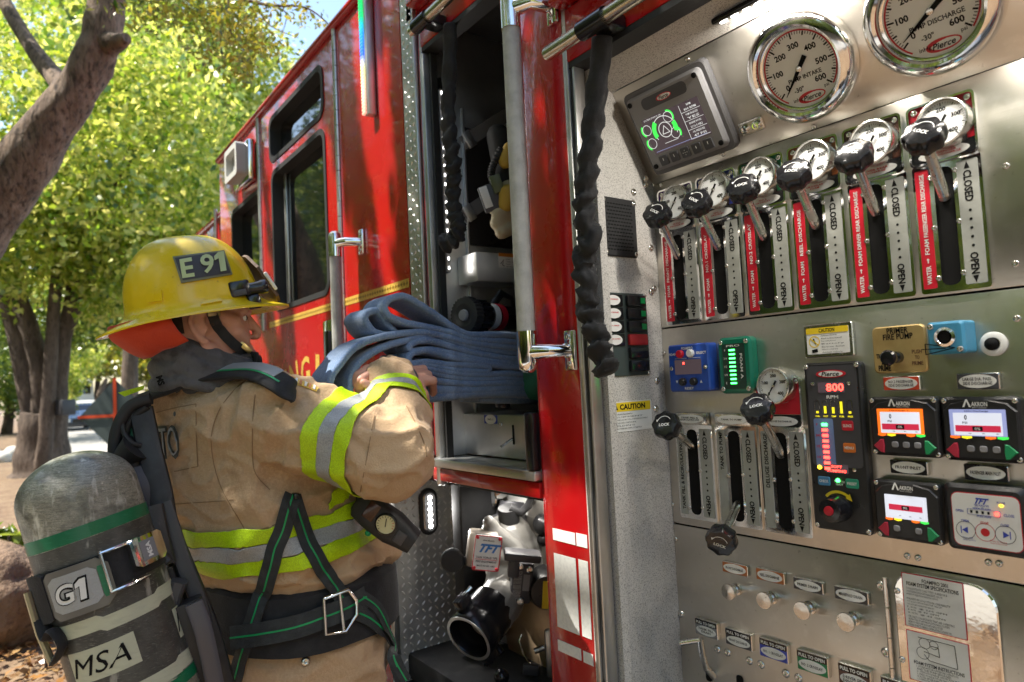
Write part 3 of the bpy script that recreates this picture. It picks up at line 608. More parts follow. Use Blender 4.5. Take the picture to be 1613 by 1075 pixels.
for (x, y), mt in (((1291.5,736),led_y),((1320,757),led_g),((1346.5,740.5),dull),((1280.5,605),dull),((1337.5,604),dull)):
    q = FP.at(x, y, z); MB().lathe([(.0038,z),(.0034,z+.002),(0,z+.0028)], 14, FP.mat(q[0], q[1], 0)).build('indicator', mt, o)
q = FP.at(1320,801,.02); M = FP.mat(q[0], q[1], z); arc_ = MB(); arc(arc_, FP, q[0], q[1], .026, .031, 140, 40, z+.0004, 0, 18); arrow(arc_, FP.mat(q[0]+.0215, q[1]+.0185, z+.0005, -2.4), .012, .012); arc_.build('turn_arrow', yellow_p, o)
MB().lathe([(.024,0),(.024,.010),(.0215,.013),(.0205,.030),(.019,.033),(.009,.034),(.009,.033),(0,.033)], 36, M).build('throttle_knob', black_p, o); MB().lathe([(.0085,.033),(.008,.0365),(0,.037)], 20, M).build('stop_button', redlab, o)
corner_screws(FP, a, b_, w_, h, o, .016, .007, .9)
# valve controllers
def valve_ctl(px, scr, title, border, greys, zero, lim=None, name='valve_controller'):
    o, a, b_, w_, h = case(FP, px, .022, black, .008, name, .004); z = .0222
    MB().prism([(a+w_*x, b_+h*y) for x, y in ((-.47,-.40),(-.40,-.46),(.46,-.46),(.47,-.38),(.47,.28),(.36,.40),(.14,.455),(-.14,.455),(-.36,.40),(-.47,.28))], .021, .0245, FP.mat(), 0, .002).build('raised_face', black, o); z = .0246
    q = FP.rc(*scr, z); decal(FP, q[0], q[1], q[2], q[3], z, border, o, 'screen', .001); sw, sh = q[2], q[3]
    fy = q[1]-sh*.05 if zero else q[1]; decal(FP, q[0], fy, sw*.86, sh*(.84 if zero else .82), z+.0008, lcd_w, o, 'screen_field', .0005, .0004)
    decal(FP, q[0], q[1]-sh*(.22 if zero else .02), sw*.80, sh*.24, z+.0012, lcd_r, o, 'bar', .0005, .0003); decal(FP, q[0], q[1]-sh*(.22 if zero else .02), sw*.18, sh*.16, z+.0015, ink, o, 'bar_window', .0005, .0003)
    t = MB(); text(t, '0%', FP.mat(q[0], q[1]-sh*(.22 if zero else .02), z+.0020), sh*.10, sw*.10, 1); text(t, title, FP.mat(q[0], q[1]+sh*(.43 if zero else .46), z+.0018), sh*.075, sw*.42, 0 if zero else 1)
    if zero: text(t, '0', FP.mat(q[0]-sw*.20, q[1]+sh*.20, z+.0016), sh*.19, sw*.05, 0, .03); text(t, 'PSI', FP.mat(q[0]-sw*.22, q[1], z+.0016), sh*.08, sw*.09)
    for i in range(3): text(t, ('0%','50%','100%')[i], FP.mat(q[0]+sw*(-.14+.24*i), q[1]-sh*(.40 if zero else .36), z+.0016), sh*.04, sw*.05)
    text(t, 'AKRON', FP.mat(a+w_*.02, b_+h*.39, z+.0003), h*.07, w_*.20, 1, .02); t.add([(-.006,-.005,0),(-.003,-.005,0),(0,.004,0),(.003,-.005,0),(.006,-.005,0),(.001,.007,0),(-.001,.007,0)], [(0,1,2,6),(2,3,4,5),(6,2,5)], 1, FP.mat(a-w_*.14, b_+h*.395, z+.0003)); text(t, 'BRASS COMPANY', FP.mat(a+w_*.02, b_+h*.335, z+.0003), h*.018, w_*.18, 1, 0, 1)
    t.build('lettering', [ink, white], o)
    for i, mt in enumerate((lcd_o, lcd_y, None, lcd_o, lcd_g)):
        if mt: MB().prism([(q[0]+sw*(-.42+.21*i)+x*sw*.092, q[1]-sh*.56+y*sh*.055) for x, y in ((-1,1),(-1,-.3),(0,-1),(1,-.3),(1,1))], z, z+.0004, FP.mat()).build('tab', mt, o)
    ky = b_-h*.33
    for sx, mt in ((-1,mat('red_key',(.45,.02,.05),.45)),(1,mat('green_arrow_key',(.01,.28,.10),.45))):
        c = a+sx*w_*.36; pts = [(c+sx*w_*.085, ky), (c+sx*w_*.05, ky+h*.035), (c-sx*w_*.02, ky+h*.11), (c-sx*w_*.065, ky+h*.115), (c-sx*w_*.075, ky), (c-sx*w_*.065, ky-h*.115), (c-sx*w_*.02, ky-h*.11), (c+sx*w_*.05, ky-h*.035)]
        if sx > 0: pts = pts[::-1]
        MB().prism(pts, z, z+.003, FP.mat(), 0, .0012).build('arrow_key', mt, o)
    for gx_ in greys: MB().prism(rrect(w_*.095, h*.10, .003, 3, (a+w_*gx_, ky+h*.03)), z, z+.0025, FP.mat(), 0, .001).build('key', greycase, o)
    corner_screws(FP, a, b_, w_, h, o, .022, .006, .8); return o
valve_ctl((1367,626,1485,723), (1381,644,1456.6,685), 'Discharge 2', lcd_o, (-.13,.03,.19), True)
valve_ctl((1479.6,626,1615,732), (1494.6,645,1587.6,689), 'LDH Discharge', lcd_b, (-.13,.03,.19), True)
valve_ctl((1374,754,1488.6,862), (1393,778,1462,823), 'Auxiliary Intake', lcd_w, (-.16,.16), False)
o, a, b_, w_, h = case(FP, (1484,760,1624,884), .030, black, .008, 'intake_valve_box', .006); z = .0301
decal(FP, a+.002, b_-.002, w_*.84, h*.80, z, redlab, o, 'label_border', .010, .0006); decal(FP, a+.002, b_-.002, w_*.82, h*.775, z+.0006, white, o, 'label_field', .009, .0005); z += .0014
t = MB(); text(t, 'TFT', FP.mat(a-w_*.02, b_+h*.27, z), .009, w_*.16, 1, .05, 2, .5); text(t, 'TASK FORCE TIPS', FP.mat(a-w_*.02, b_+h*.205, z), .003, w_*.18, 1); text(t, 'www.tft.com', FP.mat(a-w_*.02, b_+h*.165, z), .0035, w_*.22, 1)
text(t, 'OPEN', FP.mat(a-w_*.30, b_+h*.10, z), .004, w_*.1, 1); text(t, 'CLOSE', FP.mat(a+w_*.30, b_+h*.10, z), .004, w_*.12, 1); text(t, 'POWER', FP.mat(a+w_*.22, b_+h*.27, z), .0036, w_*.1, 1); text(t, 'POSITION', FP.mat(a, b_+h*.05, z), .0034, w_*.17, 1)
t.ring(rrect(w_*.40,h*.085,.001,2,(a,b_+h*.105)), rrect(w_*.39,h*.078,.001,2,(a,b_+h*.105)), z-.0002, z+.0001, FP.mat(), 1)
for i in range(4): t.box((a-w_*.15+i*w_*.07, b_+h*.105, z), (.003,.004,.0003), FP.mat(), 3)
for i, s_ in enumerate(('OPEN','STOP','CLOSE')):
    x = a+w_*(-.24+.24*i); arc(t, FP, x, b_-h*.18, .0125, .0133, 0, 360, z, 0 if i != 1 else 2, 26); text(t, s_, FP.mat(x, b_-h*.045, z), .004, w_*.1, 1 if i != 1 else 2)
    if i == 1: t.add([(*p,0) for p in circ(.006,18)], [tuple(range(18))], 2, FP.mat(x, b_-h*.18, z))
    else: arrow(t, FP.mat(x+(.001 if i else -.001), b_-h*.18, z, -math.pi/2 if i else math.pi/2), .010,.008, True, 1); t.box((x+(.006 if i else -.006), b_-h*.18, z), (.0012,.011,.0003), FP.mat(), 1)
lines(t, FP, a-w_*.18, b_-h*.29, w_*.2, 2, h*.035, .003, z, ['Press to Hold','during Open Mode'], 1); lines(t, FP, a+w_*.16, b_-h*.29, w_*.22, 2, h*.035, .003, z, ['Press to Pause','Stop hold Close'], 2)
t.build('lettering', [charc, blue_p, inkr, ink], o)
MB().box((a+w_*.165, b_+h*.105, z+.0008), (.0055,.0055,.0015), FP.mat(), 0, .001).build('led', led_r, o); MB().box((a+w_*.22, b_+h*.235, z+.0006), (.004,.003,.001), FP.mat()).build('led', led_y, o)
screws(FP, [(1429,876),(1446,879),(1557,886),(1574,888)], pC); screws(FP, [(1456,118),(1399,144),(1585,262),(1600,416),(1602,502),(1041,340),(1044,374),(1046,400),(1046,556),(1059,795),(1064,849),(1041,292)], pB)
# ---------------- drain panel
for px, col, s_ in (((1137,883.4,1178,910),orange_p,['FRONT DISCHARGE']),((1190,893.6,1236,923),orange_p,['REEL DISCHARGE']),((1248.5,908,1297,938.5),black_p,['PRIMER DRAIN']),((1313,922,1368.5,955.5),black_p,['MANIFOLD DRAIN'])): plate(px, col, s_, .010)
for hd, bs in (((1143.7,936.4),(1161,928)),((1200.4,949),(1217,941)),((1261.5,965.7),(1276.7,956.5)),((1330.5,985.4),(1345.5,974))):
    a, b_ = FP.at(*bs, 0); MB().lathe([(.0125,.0004),(.0125,.006),(.0085,.007),(.008,.018),(.0085,.021),(.0155,.024),(.0165,.028),(.0155,.031),(0,.0318)], 26, FP.mat(a, b_, 0)).build('pull_knob', dull, E)
for px, col, s_ in (((1094,972,1131,1010),greycase,['TANK FILL','DRAIN']),((1141.6,988,1185,1028),charc,['FRONT DISCHARGE']),((1195,1003,1242,1048),blue_p,['NO. 1 CROSSLAY']),((1254,1021.6,1305.6,1070.5),green_p,['NO. 2 CROSSLAY']),((1319,1042,1373,1095),brown_p,['DRIVER SIDE','DISCHARGE']),((1386,1064,1448,1120),black_p,['LDH DISCHARGE'])): plate(px, col, s_, .011, True, 'PULL TO OPEN')
h_ = MB(); A = [FP.w(*FP.at(x,y,o_), o_) for x, y, o_ in ((1071,1013,.075),(1103,1008,.055),(1106,1030,.045),(1112,1052,.03),(1125,1066,.004))]
h_.tube([A[0],A[1]], [.006,.006], 10); h_.tube(A[1:], [.0085,.0085,.0085,.008], 10, flat=.6); h_.build('drain_lever', dull, E)
for x, y in ((1117,1062),(1166,1076)): a, b_ = FP.at(x, y); MB().prism(rrect(.016,.030,.006,4,(a,b_)), .0006, .0016, FP.mat()).build('lever_slot', ink, E)
screws(FP, [(1130,1023),(1146,1028),(1180.5,1041),(1199,1047),(1238,1061),(1258,1068),(1072,967),(1388,923),(1396,1028),(1388,923),(1388.5,923.5)], pD, 0, True)
# polished flap with specification sheets
cu_, cv_, w_, h = FP.rc(1406,896,1587,1130,.004); d_ = MB(); d_.prism(rrect(w_, .34, .035, 6, (cu_, FP.at(1406,896)[1]-.17)), .0006, .006, FP.mat(), 0, .002); dr = d_.build('polished_flap', mat('polished_steel', (.80,.77,.72), .06, 1, bump=(7,.35), rvar=(12,.03,.10)), E)
hx, hy = FP.at(1402,980); hg = MB()
for i in range(4): hg.tube([FP.w(hx, hy+.075-i*.050, .006), FP.w(hx, hy+.027-i*.050, .006)], .0042, 10)
hg.build('piano_hinge', dull, dr)
for px, ttl in (((1419,901,1524.6,1010),('FOAMPRO 2001','FOAM SYSTEM SPECIFICATIONS')),((1426.6,991,1533,1100),())):
    a, b_, w_, h = FP.rc(*px, .007); lb = decal(FP, a, b_, w_, h, .0060, redlab, dr, 'label_border', .001, .0005); decal(FP, a, b_, w_*.965, h*.97, .0065, white, lb, 'specification_sheet', .001, .0004); t = MB()
    if ttl:
        text(t, ttl[0], FP.mat(a+.005, b_+h*.40, .0072), .0062, w_*.42, 0, .02); text(t, ttl[1], FP.mat(a, b_+h*.31, .0072), .0065, w_*.84, 0, .02)
        lines(t, FP, a, b_+h*.22, w_*.86, 3, h*.055, .0036, .0072, ['CONCENTRATE CLASS TYPES: A AND/OR B','CONCENTRATE PROPORTIONING RATE: 0.1%-10%','MAXIMUM INJECTION PRESSURE: 400 PSI'])
        lines(t, FP, a-w_*.06, b_+h*.03, w_*.74, 6, h*.052, .0034, .0072, ['MAXIMUM SOLUTION CAPABILITY','0.1% @ 2600 GPM OR MAX PUMP CAPACITY','0.5% @ 520 GPM OR MAX PUMP CAPACITY','1.0% @ 260 GPM','3.0% @ 86 GPM','6.0% @ 43 GPM'])
        lines(t, FP, a, b_-h*.30, w_*.86, 4, h*.05, .0034, .0072, ['USE ONLY CONCENTRATES THAT ARE COMPATIBLE','WITH THIS FOAM PROPORTIONING SYSTEM.','REFER TO THE FOAM PROPORTIONING SYSTEM','MANUFACTURERS OPERATING MANUAL.'])
    else:
        for (x0,y0),(x1,y1) in (((-.3,.40),(.28,.40)),((.28,.40),(.30,.02)),((-.1,.28),(.02,.28)),((.02,.28),(.03,.10)),((.03,.10),(-.22,.14)),((-.22,.08),(-.14,-.02)),((-.14,-.02),(.30,-.04)),((.30,-.04),(.30,.02))): t.tube([FP.w(a+x0*w_, b_+y0*h, .0071), FP.w(a+x1*w_, b_+y1*h, .0071)], .0005, 4)
        for x, y, r in ((-.2,.30,.008),(-.05,.31,.006),(-.24,.10,.009)): arc(t, FP, a+x*w_, b_+y*h, r, r+.0008, 0, 360, .0071, 0, 16)
        text(t, 'FOAM SYSTEM INSTRUCTIONS', FP.mat(a, b_-h*.12, .0072), .0058, w_*.8, 0, .02); lines(t, FP, a+w_*.04, b_-h*.19, w_*.8, 6, h*.05, .0032, .0072, ['1. SYSTEM MUST BE OFF BEFORE OPERATION','AND THE PUMP ENGAGED','2. OPEN DISCHARGE VALVES REQUIRED','3. PRESS FOAM BUTTON ON CONTROL','4. FLUSH AFTER EVERY USE'])
    t.build('lettering', ink, lb)
screws(FP, [(1413,931),(1421,1039)], dr, .006)
# ---------------- side wall fittings
cu_, cv_, w_, h = FW.rc(945,308,1005,407,.004); gr = MB().prism(rrect(w_, h, .006, 4), .0004, .006, FW.mat(cu_, cv_, 0), 0, .002).build('speaker_grille', blackm, E); hb = MB()
for r_ in range(14):
    for c_ in range(9): hb.prism(rrect(.0068,.0030,.0014,2,(cu_+(c_-4+.5*(r_ % 2)-.25)*w_*.082, cv_+(r_-6.5)*h*.060)), .006, .0063, FW.mat())
tag(hb.build('grille_slots', ink, gr), None, kind='stuff'); corner_screws(FW, cu_, cv_, w_, h, gr, .006, .008, 1)
cu_, cv_, w_, h = FW.rc(944.5,460,1024.5,590.5,.003); sp = MB().prism(rrect(w_, h, .003, 3), .0004, .004, FW.mat(cu_, cv_, 0), 0, .001).build('switch_panel', mat('teal_grey', (.045,.06,.058), .4), E)
for i in range(6):
    yy = cv_+h*(.405-.158*i); x = cu_+w_*.22
    if i < 4:
        q = MB().box((cu_-w_*.26, yy, .0055), (w_*.42, h*.14, .004), FW.mat(), 0, .001).build('switch_label', black_p, sp); MB().prism(circ(w_*.15,22,(cu_-w_*.26,yy),.52), .0075, .0082, FW.mat()).build('oval_label', white, sp)
        t = MB(); text(t, ('WARNING','SCENE','PUMP')[i] if i < 3 else 'AIR HORN', FW.mat(cu_-w_*.26, yy+.002, .0085), .003, w_*.2, 0, .02, 1); t.build('lettering', inkr, sp)
    k = MB().box((x, yy, .009), (w_*.40, h*.135, .010), FW.mat(), 0, .003).build('rocker_switch', black_p if i != 3 else mat('red_switch', (.42,.02,.025), .35), sp)
    if i < 3: MB().box((x+w_*.12, yy, .0145), (w_*.10, h*.07, .001), FW.mat(), 0).build('switch_light', mat('green_lens', (.01,.25,.07), .25), sp)
corner_screws(FW, cu_, cv_, w_, h, sp, .004, .005, .9)
cu_, cv_, w_, h = FW.rc(956,635,1028,675,.001); cs = decal(FW, cu_, cv_, w_, h, .0004, white, E, 'caution_label', .001); decal(FW, cu_, cv_+h*.32, w_*.95, h*.30, .0012, yellow_p, cs, 'header_field', .0005, .0004)
t = MB(); text(t, 'CAUTION', FW.mat(cu_+w_*.06, cv_+h*.32, .0018), h*.19, w_*.58, 0, .04); arrow(t, FW.mat(cu_-w_*.32, cv_+h*.33, .0018), h*.22, h*.20)
lines(t, FW, cu_, cv_+h*.08, w_*.88, 6, h*.095, h*.05, .0015, ['ELECTRICAL POWER AND SIGNAL DISTRIBUTION','EQUIPMENT','WATER AND LIQUIDS WILL DAMAGE EQUIPMENT','DISCONNECT ASSOCIATED CONNECTORS BEFORE','WELDING']); t.build('lettering', ink, cs)
# ---------------- engine body outside
def boolean_cut(plate_mb, cutters, name, mats, parent):
    o = plate_mb.build(name, mats, None); cs = []
    for c in cutters:
        k = c.build('cut', mats, None); cs.append(k); md = o.modifiers.new('b', 'BOOLEAN'); md.object = k; md.operation = 'DIFFERENCE'; md.solver = 'EXACT'
    bpy.context.view_layer.update(); dg = bpy.context.evaluated_depsgraph_get(); me = bpy.data.meshes.new_from_object(o.evaluated_get(dg)); o.modifiers.clear(); o.data = me
    for k in cs: bpy.data.objects.remove(k)
    adopt(o, parent); return o
X0, XC, XF = -1.785, -3.99, -5.05       # rear edge of cab, end of raised roof, nose
ZT, ZF, ZB = 1.36, 1.05, -.93           # roof, front roof and bottom above the camera datum
wins = [FS.rc(424,191,510,181), FS.rc(428,274,520,461), FS.rc(365.5,335.5,414,455)]
cut = [MB().prism(rrect(q[2], q[3], .05, 6), -.2, .2, FS.mat(q[0], q[1], 0)) for q in wins]
pl = MB().box(((X0+XC)/2, (ZT-.06+ZB)/2, -.03), (X0-XC, ZT-.06-ZB, .06), FS.mat())
cut.append(MB().box((-1.79, -.70, 0), (.424, .94, .4), FS.mat()))
cab = boolean_cut(pl, cut, 'cab_side', red, E)
for q in wins:
    f = MB(); f.ring(rrect(q[2]+.012, q[3]+.012, .055, 6), rrect(q[2]-.03, q[3]-.03, .04, 6), -.055, .004, FS.mat(q[0], q[1], 0)); fo = f.build('window_frame', rubber, E)
    MB().prism(rrect(q[2]-.02, q[3]-.02, .04, 6), -.052, -.046, FS.mat(q[0], q[1], 0)).build('window_pane', darkglass, fo)
# bright vertical trim inside the big window
q = wins[1]; MB().box((q[0]-q[2]*.40, q[1], -.040), (.03, q[3]*.97, .012), FS.mat(), 0, .004).build('window_track', steel2, E)
# roof with rounded edge, front roof, nose
r = .06; prof = [(0, ZT-.06)] + [(r-r*math.cos(rad(a)), ZT-.06+r*math.sin(rad(a))) for a in (15,30,45,60,75,90)] + [(2.3, ZT)]
rf = MB(); rg = [[FS.w(x, z, -d) for d, z in prof] + [FS.w(x, ZT-.1, -2.3), FS.w(x, ZT-.1, -.065)] for x in (XC, X0)]
rf.loft(rg[::-1]); rf.build('cab_roof', red, E)
MB().tube([FS.w(XC, ZT-.052, .006), FS.w(X0, ZT-.052, .006)], .016, 10).build('roof_gutter', red, E)
MB().box((XC+.03, (ZT-.06+ZB)/2, -1.2), (.05, ZT-.07-ZB, 2.25), FS.mat()).build('cab_front_wall', red, E)
fs = MB().box(((XF+XC)/2-.001, (ZF+ZB)/2, -.05), (XC-XF, ZF-ZB, .06), FS.mat(), 0, .02); fs.box(((XF+XC)/2, ZF-.02, -1.15), (XC-XF, .05, 2.2), FS.mat(), 0, .02); fs.box((XF+.03, (.1+ZB)/2, -1.15), (.06, .1-ZB, 2.2), FS.mat(), 0, .02); fs.build('cab_nose', red, E)
MB().tube([FS.w(XF+.02, ZF-.03, -.012), FS.w(XC, ZF-.03, -.012)], .012, 8).build('nose_gutter', red, E)
MB().box((XF+.02, .55, -1.15), (.04, .88, 2.0), FS.mat()).build('windscreen', darkglass, E)
q = FS.rc(332,372,341,400); MB().prism(rrect(.26,.3,.05,5,(-4.42,.62)), -.02, -.014, FS.mat()).build('quarter_window', darkglass, E)
# door edges: piano hinges as short knuckles
def hinge(px0, px1, w_=.014, off=.008, step=.055):
    u_, v0 = FS.at(*px0); v1 = FS.at(*px1)[1]; h = MB(); v_ = v1
    while v_ < v0-step*.5: h.tube([FS.w(u_, v_+.002, off*.5), FS.w(u_, min(v_+step, v0), off*.5)], w_/2, 10); v_ += step
    MB().box((u_-.012, (v0+v1)/2, .0008), (.008, v0-v1, .0016), FS.mat()).build('door_gap', ink, E); return h.build('door_hinge', steel2, E)
hinge((407,178),(424,520), .02); hinge((527,38),(549,660), .02)
hinge((341,330),(346,400), .02, .012)
# gold stripe
za_ = FS.at(545,476)[1]; st = MB(); st.box(((FS.at(424,476)[0]-1.79)/2, za_, .001), (abs(FS.at(424,476)[0]+1.79), .026, .001), FS.mat()); st2 = MB()
for i in range(70): st2.prism([(-.008,0),(0,-.006),(.008,0),(0,.006)], .0016, .0019, FS.mat(-1.80-i*.0185, za_, 0))
g_ = st.build('gold_stripe', gold, E); tag(st2.build('stripe_pattern', mat('gold_dark', (.30,.16,.02), .5, .4), g_), None, kind='stuff')
cx_, R_ = (FS.at(491,590)[0]), 1.0; t = MB(); c_v = FS.at(485,585)[1]-R_
for i, ch in enumerate('ENGINE'):
    an = (2.5-i)*.135; text(t, ch, FS.mat(cx_-R_*math.sin(an), c_v+R_*math.cos(an), .0012, an), .125, .04 if ch == 'I' else .105, 0, .02)
t.build('door_lettering', gold, E)
# door handle and grab rails
hx, hv = FS.at(520,560); hd = MB(); hd.box((hx, hv, .004), (.09,.26,.008), FS.mat(), 0, .004); hh = hd.build('door_handle', chrome, E); MB().box((hx+.008, hv-.01, .012), (.05,.20,.012), FS.mat(), 0, .005).build('handle_grip', black_p, hh)
def rail(px0, px1, off, r_, name, mt, ribs=True, clamp_side=1, plates=True):
    u0_, v0_ = FS.at(*px0, off); u1_, v1_ = FS.at(*px1, off); u0_ = u1_ = (u0_+u1_)/2
    o = MB(); nr = 30; prof_ = [FS.w(u0_, v0_+(v1_-v0_)*i/40, off) for i in range(41)]
    a = MB(); vs = []
    for i, p in enumerate(prof_):
        for k in range(nr): an = 2*math.pi*k/nr; rr = r_*(1+(.035 if k % 2 else -.02)); vs.append(p + FS.u*rr*math.cos(an) + FS.n*rr*math.sin(an))
    fs_ = [(i*nr+k, i*nr+(k+1) % nr, i*nr+nr+(k+1) % nr, i*nr+nr+k) for i in range(40) for k in range(nr)]
    a.add(vs, fs_, 0, None, True); ro = a.build(name, mt, E, sharp=80)
    for v_, sgn in ((v0_, 1), (v1_, -1)):
        b = MB(); b.lathe([(r_*1.13,-.045),(r_*1.13,.02),(r_*1.0,.034),(r_*.5,.042),(0,.043)], 24, Matrix((FS.u, -FS.n*1, FS.v*sgn)).transposed().to_4x4() if sgn > 0 else Matrix((FS.u, FS.n, -FS.v)).transposed().to_4x4())
        for i in range(len(b.v)): b.v[i] = b.v[i] + FS.w(u0_, v_, off)
        b.tube([FS.w(u0_, v_, off), FS.w(u0_+clamp_side*.045, v_, off*.7), FS.w(u0_+clamp_side*.055, v_, .01)], [r_*.95,r_*.8,r_*.8], 14, flat=1)
        b.box((u0_+clamp_side*.06, v_, .006), (.03,.085,.012), FS.mat(), 0, .004)
        bo = b.build('rail_bracket', chrome, ro); screw_uv(FS, [(u0_+clamp_side*.06, v_+.028), (u0_+clamp_side*.06, v_-.028)], bo, .012, 1.2)
    return ro
rail_m = mat('knurled_grey', (.50,.50,.47), .5, .1, bump=(420,.8), noise_=(40,(.38,.38,.36),.4,.7))
rail((526,385),(538,640), .075, .019, 'grab_rail', rail_m, clamp_side=1)
rail((805,14),(829,556), .075, .019, 'grab_rail', rail_m, clamp_side=1)
# warning light bar; rainbow reflection on its lens put into the colour
a, b_ = FS.at(572,88,.03); lb = MB().box((a+.012, b_, .016), (.03,.40,.030), FS.mat(), 0, .004).build('warning_light', steel2, E)
lm = bpy.data.materials.new('rainbow_reflection_lens'); lm.use_nodes = True; n = lm.node_tree.nodes; l = lm.node_tree.links; b = n['Principled BSDF']; tc = n.new('ShaderNodeTexCoord'); sp_ = n.new('ShaderNodeSeparateXYZ'); l.new(tc.outputs['Object'], sp_.inputs[0]); mr = n.new('ShaderNodeMapRange'); mr.inputs[1].default_value = 1.5+b_-.2; mr.inputs[2].default_value = 1.5+b_+.2; l.new(sp_.outputs['Z'], mr.inputs[0]); cr = n.new('ShaderNodeValToRGB'); l.new(mr.outputs[0], cr.inputs[0])
e = cr.color_ramp.elements; e[0].color = (.9,.35,.25,1); e[1].color = (.02,.6,.12,1)
for p_, c_ in ((.2,(1,.55,.4,1)),(.38,(.9,.85,.35,1)),(.5,(.05,.15,.9,1)),(.68,(.03,.3,.9,1)),(.82,(.02,.65,.2,1))): k = e.new(p_); k.color = c_
l.new(cr.outputs[0], b.inputs['Base Color']); l.new(cr.outputs[0], b.inputs['Emission Color']); b.inputs['Emission Strength'].default_value = .55; b.inputs['Roughness'].default_value = .12
ln = MB(); 
for i in range(34): ln.box((a-.001, b_-.19+i*.0115, .031), (.024,.0095,.012), FS.mat(), 0, .003)
ln.build('light_lens', lm, lb)
# scene light box on the front door
a, b_ = FS.at(382,262,.03); sb_ = MB().box((a, b_, .022), (.27,.20,.04), FS.mat(), 0, .012).build('scene_light', chrome, E)
MB().ring(rrect(.22,.16,.02,4,(a-.01,b_+.01)), rrect(.165,.105,.015,4,(a-.01,b_+.01)), .040, .085, FS.mat()).build('light_housing', mat('light_grey_housing', (.50,.50,.48), .45), sb_); MB().box((a-.01,b_+.01,.05), (.17,.11,.01), FS.mat()).build('light_lens', mat('clear_lens', (.55,.56,.58), .15, .4, bump=(60,.5)), sb_)
# tread-plate strip, body frame round the compartments
def lugs(fr, u0_, u1_, v0_, v1_, p=.026, L=.016, wd=.0052, z=.002):
    m_ = MB(); i = 0; n1 = int((u1_-u0_)/p)+1; n2 = int((v1_-v0_)/p)+1
    for a_ in range(n1):
        for b2 in range(n2):
            x, y = u0_+(a_+.5)*p, v0_+(b2+.5)*p
            if x > u1_-.006 or y > v1_-.006: continue
            sg = 1 if (a_+b2) % 2 else -1; M_ = fr.mat(x, y, 0, sg*rad(48))
            m_.add([(-L/2,0,0),(-L/4,-wd/2,0),(L/4,-wd/2,0),(L/2,0,0),(L/4,wd/2,0),(-L/4,wd/2,0),(-L/4,0,z*1.2),(L/4,0,z*1.2)], [(0,1,6),(1,2,7,6),(2,3,7),(3,4,7),(4,5,6,7),(5,0,6)], 0, M_)
    return m_
tread = mat('tread_plate', (.70,.69,.66), .45, 1, rvar=(14,.36,.58), noise_=[(12,(.52,.51,.49),.4,.7),(60,(.74,.73,.70),.55,.75)])
ua, ub = FS.at(629,0)[0], FS.at(651,0)[0]
ts = MB().box(((ua+ub)/2, (1.3-.2)/2-.0, -.004), (ub-ua, 1.5, .008), FS.mat()).build('tread_plate_strip', tread, E); tag(lugs(FS, ua+.004, ub-.004, -.2, 1.3, .022, .016, .005).build('tread_lugs', tread, ts), None, kind='stuff')
MB().box((ub+.005, .55, .004), (.010, 1.5, .016), FS.mat(), 0, .003).build('trim_angle', steel2, E)
UL, UR = FS.at(674,400)[0], -1.212        # hose compartment opening
ZS, ZH = -.205, FS.at(668,72)[1]
MB().box(((ub+.012+UL)/2, .55, -.03), (UL-ub-.012, 1.5, .06), FS.mat(), 0, .004).build('body_frame', red, E)
MB().box((UL+.012, .33, -.012), (.022, ZH+.2+.06, .03), FS.mat(), 0, .003).build('door_track', steel2, E); MB().box((UL+.03, .33, -.025), (.012, ZH+.26, .02), FS.mat()).build('track_seal', rubber, E)
# post between compartment and panel
pw0, pw1 = FS.at(843,545)[0], FS.at(911,545)[0]
post = MB().box(((UR+pw0)/2, .1, -.03), (pw0-UR+.0, 2.1, .05), FS.mat(), 0, .003); post.box(((pw0+pw1)/2+.002, .1, -.028), (pw1-pw0-.004, 2.1, .056), FS.mat(), 0, .004); post.build('body_post', red, E)
MB().box((pw1+.008, .1, -.014), (.012, 2.0, .03), FS.mat(), 0, .002).build('door_track', steel2, E); MB().box((pw1+.0185, .1, -.02), (.007, 2.0, .03), FS.mat()).build('track_seal', rubber, E); MB().box((pw1+.026, .1, -.018), (.006, 2.0, .03), FS.mat(), 0, .002).build('door_track', steel2, E)
MB().box(((pw1+.03+XW)/2, .1, -.05), (abs(XW-pw1-.03)+.02, 2.0, .02), FS.mat()).build('recess_return', speck, E)
refl = mat('white_reflective_tape', (.74,.75,.72), .4, noise_=(120,(.66,.67,.65),.45,.6))
for x0, y0, x1, y1 in ((871,832,907,859),(907.9,839.5,926,864),(873,871,913.5,1001),(911.5,881,933,1008),(879,1007,916.5,1041),(919,1025,935.5,1050)):
    a, b_ = FS.at(x0,y0); c, d = FS.at(x1,y1); a = max(a, pw0+.004); c = min(c, pw1-.004)
    MB().box(((a+c)/2, (b_+d)/2, .0009), (c-a, b_-d, .0008), FS.mat()).build('reflective_panel', refl, E)
